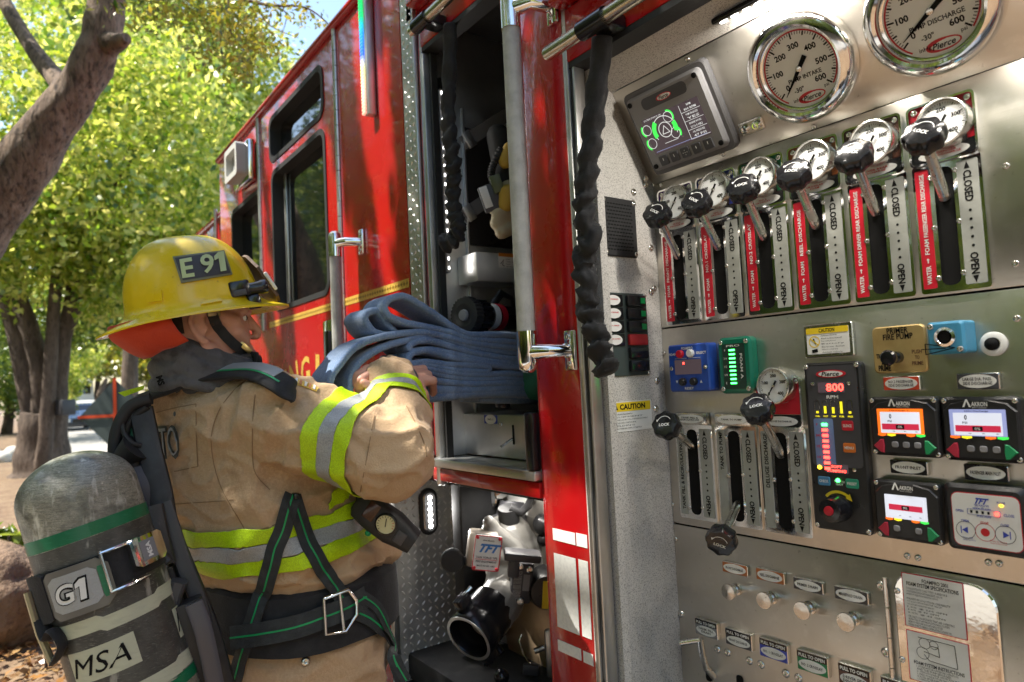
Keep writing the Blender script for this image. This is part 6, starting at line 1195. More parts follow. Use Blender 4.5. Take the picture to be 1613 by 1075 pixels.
def sleeve_folds(p):
    t = (p-shR).dot(ad); r = (p-(shR+ad*t)).length; v = 0
    if -.02 < t < .36 and r < .17 and p.x > -1.50: v += .005*math.sin(t*70+4*noise.noise(p*8))*max(0, 1-abs(t-.06)/.09)
    t2 = (p-elR).dot(fd)
    if 0 < t2 < .26 and p.x > -1.46: v += .007*math.sin(t2*62+3*noise.noise(p*10))*max(0, noise.noise(p*5+Vector((3,1,2)))+.45)
    if p.z < 1.33 and p.x < -1.30: v += .006*math.sin(p.z*78+5*noise.noise(p*5)+p.y*9)*max(0, .5+noise.noise(p*4))
    return v
crease(me, 1.0, sleeve_folds); me.materials.append(cloth); jacket = put(me, 'turnout_coat', person)
jbvh = BVHTree.FromPolygons([v.co for v in me.vertices], [p.vertices for p in me.polygons])
lime = weave('lime_mesh_tape', (.56,.80,.02), (.40,.60,.01), 420, .55); silv = weave('silver_tape', (.42,.43,.43), (.30,.31,.31), 420, .35)
def slab(p0, n0, w_, off, mt, name, cond, parent=jacket, src=None):   # tape cut from the coat between two planes
    bm = bmesh.new(); bm.from_mesh((src or jacket).data); n0 = Vector(n0).normalized()
    for d_, s_ in ((0,-1),(w_,1)):
        bmesh.ops.bisect_plane(bm, geom=bm.verts[:]+bm.edges[:]+bm.faces[:], plane_co=Vector(p0)+n0*(d_+s_*.003), plane_no=n0*s_, clear_outer=True)
    dele = [f for f in bm.faces if not cond(f.calc_center_median())]; bmesh.ops.delete(bm, geom=dele, context='FACES'); bm.normal_update()
    iv_ = [v for v in bm.verts if not v.is_boundary]
    for _ in range(10): bmesh.ops.smooth_vert(bm, verts=bm.verts[:], factor=.5, use_axis_x=True, use_axis_y=True, use_axis_z=True)
    bm.normal_update()
    for v in bm.verts: v.co += v.normal*(off+.0035+(.0007 if mt is silv else 0))
    me = bpy.data.meshes.new(name); bm.to_mesh(me); bm.free(); me.materials.clear(); me.materials.append(mt); o = put(me, name, parent)
    sd = o.modifiers.new('t', 'SOLIDIFY'); sd.thickness = .0018; sd.offset = 1; return o
armc = lambda p: (p-shR).dot(ad) > .05 and p.x > -1.47 and (p-(shR+ad*(p-shR).dot(ad))).length < .16
ts0 = (P(548,700,1.33)-shR).dot(ad) ; A0 = shR+ad*(.125); tilt = (ad+Vector((0,0,.10))).normalized()
for i, mt in enumerate((lime, silv, lime)): slab(A0+tilt*(i*.031), tilt, .031, .002, mt, 'reflective_band', armc)
cu0 = elR+fd*((wrR-elR).length*.52)
for i, (mt, w_) in enumerate(((lime,.020),(silv,.020),(lime,.020))): slab(cu0+fd*(.020*i), fd, w_, .002, mt, 'reflective_band', lambda p: (p-elR).dot(fd) > .06 and p.x > -1.50 and (p-(elR+fd*(p-elR).dot(fd))).length < .10 and (p-shR).dot(ad) > .12)
zt = 1.5+Frame((-1.43,0,1.5),YV,ZV).at(440,818)[1]
tors = lambda p: not armc(p) and p.x < -1.30 and p.y < .80 and (p-elL).length > .13
bn = Vector((.0,-.10,1)).normalized()
for i, mt in enumerate((lime, silv, lime)): slab(Vector((-1.43,.45,zt-.032*(i+1))), bn, .032, .002, mt, 'reflective_band', tors)
# cuff lining
M = fd.to_track_quat('Z','Y').to_matrix().to_4x4(); M.translation = elR*.06+wrR*.94; MB().lathe([(.047,-.03),(.055,-.012),(.057,.004),(.053,.010),(.044,.006),(.038,-.02)], 28, M).build('cuff_lining', mat('grey_knit', (.09,.09,.095), .9, bump=(300,.6)), jacket)
# trousers and boots
tq = MB(); tq.loft([oval(z,x,y,a,bb) for z,x,y,a,bb in ((.86,-1.60,.52,.215,.185),(.92,-1.60,.52,.22,.19),(.98,-1.605,.525,.21,.18),(1.04,-1.61,.53,.195,.17),(1.08,-1.61,.53,.18,.16))])
for s in (-1,1):
    hp = Vector((-1.60,.52,.94))+rb*.105*s; kn = Vector((-1.59,.57,.55))+rb*.125*s; an = Vector((-1.62,.46,.24))+rb*.13*s; tq.cap(hp, kn, .125, .105); tq.cap(kn, an, .10, .09)
me = remesh(tq, .009, 8, .6); crease(me, .9); me.materials.append(cloth); trousers = put(me, 'turnout_trousers', person); tbvh = BVHTree.FromPolygons([v.co for v in me.vertices], [p.vertices for p in me.polygons])
for s in (-1,1):
    an = Vector((-1.62,.46,.24))+rb*.13*s; bt = MB(); bt.cap(an+Vector((0,0,.06)), an-Vector((0,0,.08)), .065, .062); bt.cap(an-Vector((0,0,.08)), an+fb*.15-Vector((0,0,.09)), .06, .05); me = remesh(bt, .008, 4); me.materials.append(rubber); put(me, 'boot', person)
for i, mt in enumerate((lime, silv, lime)):
    for s in (-1,1): slab(Vector((-1.6,.5,.36-.03*i)), (0,0,1), .03, .002, mt, 'reflective_band', (lambda s_: lambda p: (p-Vector((-1.6,.5,0))).dot(rb)*s_ > 0)(s), trousers, trousers)
# hood bunched round the neck
hood_m = mat('charcoal_hood', (.085,.085,.09), .9, bump=(260,.7), sheen=.2, noise_=[(9,(.14,.14,.148),.4,.7),(40,(.05,.05,.053),.5,.75)])
hb_ = MB()
for z0, k_, rx, ry, r_ in ((1.568,.054,.094,.108,.021),(1.544,.046,.102,.118,.020),(1.522,.036,.105,.122,.018),(1.504,.024,.106,.124,.017)):
    pts = []
    for i in range(43):
        t = 2*math.pi*i/40; pts.append(Vector((-1.605+rx*math.cos(t), .372+ry*math.sin(t), z0-k_*math.sin(t)+.007*math.sin(2*t+z0*60)+.010*noise.noise(Vector((math.cos(t)*3,math.sin(t)*3,z0*9))))))
    hb_.tube(pts, [r_*(1+.22*noise.noise(Vector((math.cos(.157*i)*2.2,math.sin(.157*i)*2.2,z0*30)))) for i in range(43)], 14)
hb_.cap(Vector((-1.605,.375,1.47)), Vector((-1.60,.37,1.555)), .11, .085)
me = remesh(hb_, .0045, 1, .5); crease(me, .35); me.materials.append(hood_m); hood_o = put(me, 'neck_hood', person)

# ---- helpers that lay strips and print onto what they rest on
def caster(*bv):
    def f(x, y, off=.004, dflt=None):
        d = ray(x, y).normalized(); best = None
        for q in bv:
            h = q.ray_cast(CAM, d)
            if h[0] is not None and (best is None or h[3] < best[3]): best = h
        if best is None: return (P(x, y, dflt), -d) if dflt else None
        n_ = best[1]; n_ = n_ if n_.dot(d) < 0 else -n_
        return best[0]+n_*off, n_
    return f
onc = caster(jbvh, tbvh)
def bv_of(o): return BVHTree.FromPolygons([v.co for v in o.data.vertices], [p.vertices for p in o.data.polygons])
def strap(pts, w_, mt, name, parent, cast=onc, off=.006, dflt=1.42, th=.003, line=None, sub=10):
    xs = crom([Vector((x,y,0)) for x, y in pts], sub); Q = []
    for p in xs: r = cast(p.x, p.y, off, dflt); Q.append(r)
    C = [q[0] for q in Q]
    for _ in range(3): C = [C[0]]+[(C[i-1]+C[i]*2+C[i+1])/4 for i in range(1,len(C)-1)]+[C[-1]]
    N = [q[1] for q in Q]
    for _ in range(6): N = [N[0]]+[(N[i-1]+N[i]+N[i+1]).normalized() for i in range(1,len(N)-1)]+[N[-1]]
    def rib(w2, o_, t_, mt_, nm, par):
        rings = []
        for i, c in enumerate(C):
            t = (C[min(i+1,len(C)-1)]-C[max(i-1,0)]).normalized(); s_ = t.cross(N[i]).normalized(); n_ = s_.cross(t); rings.append([c+s_*a*w2/2+n_*(o_+z*t_) for a, z in ((-1,0),(1,0),(1,1),(-1,1))])
        return MB().loft(rings).build(nm, mt_, par, sharp=30)
    o = rib(w_, 0, th, mt, name, parent)
    if line: rib(line[0], th, .0008, line[1], name+'_line', o)
    return o
def seam(pts, parent=jacket, w_=.0016): return strap(pts, w_, seam_m, 'seam', parent, th=.0012, off=.0002)
seam_m = mat('seam_thread', (.28,.18,.092), .9)
for s_ in ([(404,588),(372,612),(345,648),(333,690),(338,735),(352,775),(375,815),(388,838)], [(408,590),(400,640),(398,700),(402,745),(425,772)], [(240,652),(275,643),(309,637)], [(309,637),(310,690),(312,735)], [(312,735),(280,742),(246,748)], [(262,795),(310,792),(368,788)], [(290,853),(350,848),(405,836),(450,820)], [(568,775),(580,710),(590,655)], [(640,640),(665,690),(672,720)]): seam(s_)
def print_px(o_name, t, c, h, w_, ang, mt, parent, cast, off, bold=.03, dflt=None, shear=0):
    vs, fs, W, Hh = glyphs(t, bold, 3); ca, sa_ = math.cos(ang), math.sin(ang); out = []
    for x, y in vs:
        y2 = y/Hh*h; a = x/W*w_+y2*shear; X, Y = a*ca-(-y2)*sa_*1.0, a*sa_+(-y2)*ca; r = cast(c[0]+X, c[1]+Y, off, dflt); out.append(r[0])
    return MB().add(out, fs).build(o_name, mt, parent)
print_px('name_lettering', 'NTO', (262,697), 54, 46, -.10, mat('dark_letter_edge', (.06,.065,.06), .6), jacket, onc, .0045, .04)
print_px('name_lettering', 'NTO', (262,697), 46, 42, -.10, mat('grey_letter', (.36,.37,.37), .5), jacket, onc, .0070, 0)
# flag patch on the shoulder
def patch_px(quad, cast, off, mt, name, parent, n=8, m_=5, th=.0015):
    V = []
    for jx in range(m_+1):
        for i in range(n+1):
            a, c = i/n, jx/m_; x = (1-c)*((1-a)*quad[0][0]+a*quad[1][0])+c*((1-a)*quad[3][0]+a*quad[2][0]); y = (1-c)*((1-a)*quad[0][1]+a*quad[1][1])+c*((1-a)*quad[3][1]+a*quad[2][1]); V.append((x,y))
    A = [cast(x,y,off,1.45)[0] for x,y in V]; B = [cast(x,y,off+th,1.45)[0] for x,y in V]; k = (n+1)*(m_+1); f = []
    for jx in range(m_):
        for i in range(n): a = jx*(n+1)+i; f += [(k+a,k+a+n+1,k+a+n+2,k+a+1)]
    ed = [i for i in range(n+1)]+[(jx+1)*(n+1)-1 for jx in range(1,m_+1)]+[m_*(n+1)+i for i in range(n-1,-1,-1)]+[jx*(n+1) for jx in range(m_-1,0,-1)]
    for i in range(len(ed)): a, c = ed[i], ed[(i+1) % len(ed)]; f.append((a, c, k+c, k+a))
    return MB().add(A+B, f).build(name, mt, parent)
pf = patch_px([(455,592),(502,612),(498,618),(452,601)], onc, .001, gold, 'flag_patch', jacket)
for i in range(6): x = 459+i*7; patch_px([(x,594.5+i*2.7),(x+3.5,596+i*2.7),(x+1.5,603+i*2.5),(x-2,601.5+i*2.5)], onc, .003, white if i % 2 else mat('faded_orange', (.62,.25,.10), .7), 'flag_stripe', pf, 1, 2, .0006)

# ================================================================ helmet
hel = thing('fire_helmet', 'yellow fire helmet marked E 91 with black side torch', 'helmet', tuple(HO+Vector((0,0,.05))))
HH = Matrix.Translation(HO) @ Matrix.Rotation(rad(-2),4,'Z') @ Matrix.Rotation(rad(9.5),4,'X')
yel = mat('yellow_helmet', (.86,.63,.014), .28, coat=.5, rvar=(12,.2,.42), noise_=[(5,(.80,.56,.014),.4,.7),(60,(.55,.36,.02),.66,.72),(240,(.30,.20,.03),.70,.74)], bump=(9,.15))
def shell(rad_in=0, mt=yel, name='shell'):
    n_ = 88; rings = []
    for i in range(15):                              # dome from crown downwards
        a = rad(90-i*90/14*.985); rr = math.cos(a); zz = math.sin(a); ring = []
        for k in range(n_):
            t = 2*math.pi*k/n_; c_, s_ = math.cos(t), math.sin(t); rx, ry = .1135, (.131 if s_ > 0 else .136)
            rr2 = rr**.86; z_ = .052+.148*zz**.95
            ridge = .0075*math.exp(-(c_*rr2/.16)**2)*min(1, rr2*1.2+.3)   # comb along the crown
            ring.append(Vector((c_*rr2*(rx-rad_in), s_*rr2*(ry-rad_in), z_+ridge-rad_in)))
        rings.append(ring)
    for f in (.12,.3,.5,.7,.85,.95,1.0,1.0,.985):
        i_ = len(rings); ring = []
        for k in range(n_):
            t = 2*math.pi*k/n_; c_, s_ = math.cos(t), math.sin(t); rx0, ry0 = .1135, (.131 if s_ > 0 else .136); rx1, ry1 = .136, (.192 if s_ > 0 else .196)
            rx, ry = rx0+(rx1-rx0)*f**1.3, ry0+(ry1-ry0)*f**1.3; drop = .026*f**.75; z_ = .052-drop-(.012*f*abs(s_)**3 if s_ < 0 else .004*f*s_**2)
            ring.append(Vector((c_*rx, s_*ry, z_)))
        if i_ == 22: ring = [q-Vector((0,0,.0045)) for q in ring]
        if i_ == 23: ring = [Vector((q.x*.985,q.y*.985,q.z-.004)) for q in ring]
        rings.append(ring)
    inner = [[Vector((q.x*.95, q.y*.95, q.z-.004)) for q in rings[i]] for i in range(21,13,-1)]; inner += [[Vector((q.x*.92,q.y*.92,q.z-.006)) for q in rings[i]] for i in range(13,1,-1)]
    m_ = MB(); m_.loft(rings+inner, True, 0, True, HH); return m_.build(name, mt, hel, sharp=70)
sh_ = shell(); hbv = bv_of(sh_); onh = caster(hbv)
# side boss, number plate, torch, shield, straps
patch_px([(232,462),(256,458),(257,474),(234,477)], onh, -.001, yel, 'side_boss', hel, 4, 4, .006)
gp_ = mat('plate_edge', (.20,.21,.12), .5); pk = mat('charcoal_plate', (.05,.05,.055), .55, bump=(200,.2))
npl = patch_px([(273,407),(351,397),(364,434),(286,447)], onh, .002, gp_, 'number_plate', hel, 20, 12, .004); patch_px([(276.5,409.5),(349,400),(360.5,432),(288.5,443.5)], onh, .0064, pk, 'plate_face', npl, 20, 12, .0006)
lum = mat('pale_luminous', (.55,.66,.32), .5)
print_px('plate_lettering', 'E', (295,425), 29, 19, -.16, lum, npl, onh, .0086, .03, None, .0); print_px('plate_lettering', '91', (333,418), 28, 36, -.16, lum, npl, onh, .0105, .02)
patch_px([(316,482),(326,466),(338,462),(350,476)], onh, .001, yel, 'strap_boss', hel, 5, 4, .003)
def H2(*p): return HH @ Vector(p)
ctr = onh(388,458,.018)[0]; tf = Frame(ctr, (HH.to_3x3() @ Vector((.10,1,.05))).normalized(), (HH.to_3x3() @ Vector((0,-.05,1))).normalized())
to = MB(); to.box((-.028,.004,0), (.042,.034,.028), tf.mat(), 0, .005); to.build('torch', black_p, hel); MB().box((-.030,-.0045,.0145), (.026,.012,.002), tf.mat(), 0, .001).build('torch_switch', charc, hel)
Mx = Matrix((tf.v, tf.n, tf.u)).transposed().to_4x4(); Mx.translation = ctr; MB().lathe([(.013,-.012),(.0135,.012),(.015,.016),(.015,.026),(.0135,.028),(.011,.027),(0,.024)], 22, Mx).build('torch_head', black_p, hel); MB().box((-.004,-.028,-.003), (.026,.030,.018), tf.mat(), 0, .004).build('torch_clip', black_p, hel)
sf = Frame(H2(0,.143,.085), HM.to_3x3() @ Vector((-1,0,0)), (HH.to_3x3() @ Vector((0,-.42,1))).normalized()); MB().prism([(-.05,-.045),(-.035,-.058),(.035,-.058),(.05,-.045),(.045,.03),(.02,.062),(0,.068),(-.02,.062),(-.045,.03)], -.003, .004, sf.mat()).build('front_shield', mat('brown_leather', (.085,.045,.022), .6, bump=(150,.5)), hel); MB().box((.0,-.01,.006), (.104,.045,.008), sf.mat(), 0, .002).build('shield_panel', white, hel)
# chin strap with buckle
fbv = bv_of(body); onf = caster(fbv)
MB().box((0,0,0), (.006,.026,.020), Matrix.Translation(onf(337,493,.006,1.4)[0]) @ Matrix.Rotation(.12,4,'X'), 0, .003).build('strap_buckle', mat('brass_dark', (.30,.24,.13), .35, .9), hel)
strap([(334,494),(343,513),(356,531),(372,546),(392,560),(406,563)], .021, cloth_k, 'chin_strap', hel, onf, .003, 1.44, .003)
ccp = [onf(396,560,.004,1.47)[0], onf(408,565,.004,1.50)[0], H(.018,.112,-.098), H(.0,.118,-.092), H(-.02,.110,-.09)]; MB().tube(crom(ccp,6), .011, 10, flat=.5).build('chin_cup', cloth_k, hel)
MB().box((0,0,0), (.006,.030,.012), Matrix.Translation(onf(383,545,.008,1.45)[0]) @ Matrix.Rotation(-.75,4,'X'), 0, .002).build('strap_buckle', mat('brass', (.55,.42,.16), .3, .95), hel)
# orange-red neck flap
fm = mat('orange_red_flap', (.60,.055,.010), .8, bump=(260,.5), sheen=.15, noise_=(9,(.48,.035,.008),.4,.7)); fl = MB(); rg = []
for i in range(12):
    f = i/11; ring = []
    for k in range(41):
        t = rad(195+150*0+ (k/40)*0) ; an = rad(-24-132*k/40); c_, s_ = math.cos(an), math.sin(an); rx = .118+.012*math.sin(f*2.6); ry = .172-.055*f**1.5+.010*math.sin(f*3)
        z_ = .030-.075*f*(.62+.38*abs(s_))+.005*noise.noise(Vector((c_*3,s_*3,f*3))); w2 = 1+.045*noise.noise(Vector((c_*2.5,s_*2.5,f*2.2+4)))*f
        ring.append(Vector((c_*rx*w2, s_*ry*w2, z_)))
    rg.append(ring)
V = [q for r in rg for q in r]; fl.add(V, [(i*41+k, i*41+k+1, i*41+42+k, i*41+41+k) for i in range(11) for k in range(40)], 0, HH, True); fo = fl.build('neck_flap', fm, hel, sharp=180); sd = fo.modifiers.new('t','SOLIDIFY'); sd.thickness = .004
# ================================================================ breathing apparatus
sc_ = thing('air_pack', 'breathing air pack with scuffed grey-green cylinder worn on the back', 'breathing apparatus', tuple(P(200,1075,1.25)))
DC = 1.215; cA, cB = P(104,716,DC), P(232,1120,DC-.01); ax = (cA-cB).normalized(); toc = (CAM-(cA+cB)/2); toc = (toc-ax*toc.dot(ax)).normalized(); sd_ = ax.cross(toc); CM = Matrix((sd_, -toc, ax)).transposed(); 
if CM.determinant() < 0: sd_ = -sd_; CM = Matrix((sd_, -toc, ax)).transposed()
CM = CM.to_4x4(); CM.translation = cA; RC = .0945; LC = .56
# right-hand side of the wrapped print follows the picture's right
sgn = 1 if sd_.dot(CR) > 0 else -1
fibre = mat('scuffed_composite', (.29,.28,.215), .36, noise_=[(5,(.38,.37,.295),.38,.7),(55,(.14,.135,.105),.45,.7,(1,1,9)),(120,(.52,.51,.43),.55,.66,(1,1,14)),(18,(.09,.087,.066),.53,.68,(1,1,2)),(300,(.12,.118,.09),.52,.62,(1,1,6)),(30,(.55,.54,.46),.57,.64,(1,1,.22)),(11,(.13,.127,.10),.55,.66)], bump=(90,.6,(1,1,8)), coat=.35, rvar=(25,.22,.55))
pr = [(.0005,0)]+[(RC*math.sin(rad(a)), -RC*.80*(1-math.cos(rad(a)))) for a in range(8,91,8)]+[(RC,-RC*.80-.01),(RC,-LC+.06),(RC*.9,-LC+.02),(RC*.4,-LC),(.0005,-LC)]
cyl = MB().lathe(pr[::-1], 64, CM).build('air_cylinder', fibre, sc_)
def band(s0, s1, mt, name, dr=.0006, a0=None, a1=None, jag=0): # wrapped strip, s measured down from the crown
    n_ = 64; V = []; A0, A1 = (0, 2*math.pi) if a0 is None else (a0, a1)
    for k in range(n_+1):
        a = A0+(A1-A0)*k/n_; st_ = jag if math.sin(a*3.0+.8) > .2 else 0
        for s_ in (s0+st_, s1+st_): V.append(wrap(a, -s_, dr))
    return MB().add(V, [(2*k,2*k+2,2*k+3,2*k+1) for k in range(n_)], 0, None, True).build(name, mt, cyl)
def wrap(a, z, dr): # a = 0 faces the viewer, grows to the picture's right
    return CM @ Vector((sgn*math.sin(a)*(RC+dr), -math.cos(a)*(RC+dr), z))
cg = mat('cylinder_green', (.005,.15,.06), .35, noise_=(60,(.02,.20,.10),.55,.7,(1,1,6))); cc_ = mat('cream_band', (.55,.56,.40), .45, noise_=[(40,(.42,.43,.31),.5,.75,(1,1,5)),(14,(.48,.49,.36),.4,.7)]); ck = mat('black_wrap', (.045,.044,.038), .35, noise_=[(90,(.24,.235,.20),.57,.70,(1,1,10)),(20,(.09,.088,.075),.4,.7),(34,(.30,.295,.25),.60,.66,(1,1,.22))], bump=(90,.3,(1,1,8)))
S0 = lambda y: (y-716)/((1120-716)/ (cA-cB).length)
g1 = S0(832); band(g1-.011, g1+.011, cg, 'green_band', .0008); band(g1+.012, S0(1075), ck, 'black_wrap', .0004)
c1 = S0(958); band(c1-.012, c1+.012, cc_, 'cream_band', .0010, jag=.006); c2 = S0(1062); band(c2-.012, c2+.014, cc_, 'cream_band', .0010, jag=.006); band(c2+.016, c2+.036, cg, 'green_band', .0010)
for a_c, wd in ((-.42,1.15),(1.42,.9)):
    m0 = (c1+c2)/2; V = []; n_ = 16
    for k in range(n_+1): a = a_c-wd/2+wd*k/n_; V += [wrap(a, -(m0-.026), .0012), wrap(a, -(m0+.026), .0012)]
    lb_ = MB().add(V, [(2*k,2*k+2,2*k+3,2*k+1) for k in range(n_)], 0, None, True).build('maker_label', cc_, cyl); t = MB(); vs, fs, W, Hh = glyphs('MSA', 0, 3); t.add([wrap(a_c+x/W*wd*.86+.12*y/Hh, -(m0-y/Hh*.032), .0018) for x, y in vs], fs); t.build('maker_lettering', ink, cyl)
# cylinder strap with plates and buckle
s1 = S0(895); stp = band(s1-.030, s1+.030, cloth_k, 'cylinder_strap', .004, -1.7, 1.7)
def curved(a0, a1, s0, s1_, dr, th, mt, name, parent, cut=0, n_=14):
    V = []
    for k in range(n_+1):
        a = a0+(a1-a0)*k/n_; e_ = cut*max(0, 1-min(k, n_-k)/2.0)
        for s_, d_ in ((s0+e_,dr),(s1_-e_,dr),(s1_-e_,dr+th),(s0+e_,dr+th)): V.append(wrap(a, -s_, d_))
    f = [(4*k+i, 4*k+4+i, 4*k+4+(i+1) % 4, 4*k+(i+1) % 4) for k in range(n_) for i in range(4)]+[(0,1,2,3),(4*n_+3,4*n_+2,4*n_+1,4*n_)]
    return MB().add(V, f).build(name, mt, parent)
gpz = s1+.012
pg = curved(-.95, .10, gpz-.040, gpz+.040, .005, .005, mat('bronze_grey', (.16,.15,.13), .4, .3), 'logo_plate', sc_, .014); curved(-.82, -.08, gpz-.030, gpz+.030, .010, .0012, mat('grey_texture', (.40,.41,.40), .5, bump=(350,1.0)), 'plate_texture', pg, .008); curved(-.07, .0, gpz-.026, gpz+.026, .010, .0014, cg, 'plate_green', pg, .006)
for nm, mt, bl, sc2, dr in (('logo_outline', ink, .075, 1.10, .0118), ('logo_lettering', white, .02, 1.0, .0128)):
    vs, fs, W, Hh = glyphs('G1', bl, 4); MB().add([wrap(-.50+x/W*.46*sc2+.05*y/Hh, -(gpz-y/Hh*.032*sc2), dr) for x, y in vs], fs).build(nm, mt, pg)
bk_ = curved(.42, 1.05, s1-.034, s1+.016, .010, .010, chrome, 'strap_buckle', sc_, .006); curved(.55, .82, s1-.026, s1+.008, .0202, .001, greycase, 'buckle_plate', bk_)
vs, fs, W, Hh = glyphs('MSA', .04, 2); MB().add([wrap(.68-y/Hh*.09, -(s1-.009-x/W*.026), .0216) for x, y in vs], fs).build('buckle_lettering', white, bk_)
for s_ in (-.036, .030): MB().tube([wrap(a, -(s1+s_+.004), .012) for a in np.linspace(.02,.62,8)], .003, 8).build('buckle_wire', chrome, bk_)
MB().tube([wrap(.03, -(s1-.036), .012), wrap(.03, -(s1+.034), .012)], .003, 8).build('buckle_wire', chrome, bk_)
cvx = curved(-1.45, -.90, gpz-.042, gpz+.038, .006, .006, cloth_k, 'strap_cover', sc_, .004); ft = MB(); ft.tube(crom([wrap(-1.3,-(gpz+.03),.010), wrap(-1.15,-(gpz+.06),.014), wrap(-.98,-(gpz+.05),.012), wrap(-.90,-(gpz+.075),.010), wrap(-1.05,-(gpz+.092),.012), wrap(-1.2,-(gpz+.10),.012)],6), .012, 8, flat=.4); ft.build('strap_tail', cloth_k, sc_)
MB().tube([wrap(-1.35,-(gpz-.02),.016), wrap(-1.30,-(gpz+.05),.018), wrap(-1.22,-(gpz+.10),.016)], .006, 8).build('trim_wire', mat('pale_brass', (.5,.42,.26), .4, .8), sc_)
# back frame
frame_m = mat('black_frame', (.020,.020,.022), .5, rvar=(20,.38,.62), noise_=(30,(.035,.035,.037),.5,.75))
def bar(pts, w_, t_, name, mt=frame_m, sub=6, face=None):
    C = crom([P(*p) for p in pts], sub); L = len(C); rg = []
    for i, c in enumerate(C):
        t = (C[min(i+1,L-1)]-C[max(i-1,0)]).normalized(); n_ = (CAM-c).normalized(); n_ = (n_-t*n_.dot(t)).normalized(); s_ = t.cross(n_); rg.append([c+s_*x*w_+n_*y*t_ for x, y in rrect(1,1,.25,2)])
    return MB().loft(rg).build(name, mt, sc_, sharp=35)
bar([(222,645,1.37),(236,710,1.355),(252,775,1.34),(262,830,1.33),(285,890,1.325),(308,945,1.32),(330,1005,1.32),(352,1085,1.33)], .045, .03, 'back_frame'); bar([(258,792,1.31),(270,830,1.305),(290,890,1.30),(312,945,1.30),(322,985,1.30)], .030, .02, 'frame_rail', mat('frame_grey', (.045,.045,.050), .45))
bar([(205,745,1.34),(214,775,1.33),(222,806,1.33)], .070, .05, 'valve_block', mat('grey_block', (.06,.058,.07), .55)); bar([(232,800,1.28),(244,860,1.27),(252,890,1.27)], .055, .05, 'strap_mount'); bar([(236,885,1.25),(250,900,1.25)], .06, .04, 'strap_clamp')
bar([(262,895,1.28),(272,925,1.28),(280,950,1.28)], .022, .022, 'hose_end', rubber)
bar([(283,915,1.26),(270,960,1.25),(275,1010,1.25),(295,1085,1.26)], .028, .05, 'side_guard', mat('guard_grey', (.05,.05,.055), .5)); bar([(292,948,1.25),(308,1000,1.25),(325,1085,1.26)], .055, .05, 'power_module'); bar([(305,950,1.225),(322,1000,1.225),(340,1085,1.235)], .030, .012, 'module_plate', mat('module_grey', (.085,.083,.095), .4)); bar([(292,1045,1.222),(302,1075,1.222)], .02, .02, 'release_catch')
# shoulder straps, tubes
pad = [(462,624),(444,614),(405,603),(370,600),(320,604),(275,615),(240,632)]
def padded(pts, w_, t_, mt, name, off=.010, extra=()):
    C = [onc(x,y,off,1.42)[0] for x, y in pts]+[P(*q) for q in extra]; C = crom(C, 7)
    for _ in range(4): C = [C[0]]+[(C[i-1]+C[i]*2+C[i+1])/4 for i in range(1,len(C)-1)]+[C[-1]]
    L = len(C); rg = []
    for i, c in enumerate(C):
        t = (C[min(i+1,L-1)]-C[max(i-1,0)]).normalized(); n_ = Vector((.35,-.35,.85)); n_ = (n_-t*n_.dot(t)).normalized(); s_ = t.cross(n_); rg.append([c+s_*x*w_+n_*y*t_ for x, y in rrect(1,1,.3,3)])
    return MB().loft(rg).build(name, mt, sc_, sharp=40), C
po, pc = padded(pad, .052, .013, cloth_k, 'shoulder_pad', .020, ((214,652,1.385),(204,700,1.37),(212,750,1.355)))
def strip_on(C, a, b_, w_, up, mt, name, par):
    C = C[int(len(C)*a):int(len(C)*b_)]; rg = []; L = len(C)
    for i, c in enumerate(C):
        t = (C[min(i+1,L-1)]-C[max(i-1,0)]).normalized(); n_ = Vector((.35,-.35,.85)); n_ = (n_-t*n_.dot(t)).normalized(); s_ = t.cross(n_); rg.append([c+s_*x+n_*(.0068+y) for x, y in ((up-w_/2,0),(up+w_/2,0),(up+w_/2,.0015),(up-w_/2,.0015))])
    return MB().loft(rg).build(name, mt, par, sharp=30)
sgr = 1 if True else -1
strip_on(pc, .16, .62, .026, .012, mat('pad_grey', (.30,.31,.32), .5), 'pad_trim', po); strip_on(pc, .14, .60, .004, -.004, mat('pad_green', (.02,.32,.12), .5), 'pad_piping', po)
onp = caster(bv_of(po)); print_px('pad_lettering', 'MSA', (254,604), 11, 24, 1.25, ink, po, onp, .0035, .05, 1.38)
for pts, r_ in (([(238,628,1.36),(206,640,1.35),(186,672,1.34),(180,712,1.335),(186,752,1.335),(196,790,1.34)],.012),([(232,640,1.36),(208,660,1.355),(196,690,1.35),(204,735,1.35)],.008),([(226,650,1.37),(214,690,1.36),(218,720,1.355)],.009),([(192,664,1.34),(196,684,1.335),(208,698,1.33),(222,702,1.34)],.005),([(206,706,1.335),(212,740,1.335),(220,765,1.335)],.012)): MB().tube(crom([P(*p) for p in pts],8), r_, 12).build('air_tube', rubber, sc_)
MB().tube([P(195,722,1.335), P(215,704,1.335)], [.022,.030], 16).build('tube_boot', rubber, sc_); MB().tube(crom([P(222,650,1.365),P(212,672,1.36),P(210,692,1.355)],6), .006, 8).build('green_tube', mat('tube_green', (.01,.14,.07), .5), sc_)
lt_ = patch_px([(186,619),(228,607),(226,614),(196,625)], caster(bv_of(hood_o)), .01, lime, 'lime_tab', sc_, 4, 2, .003)
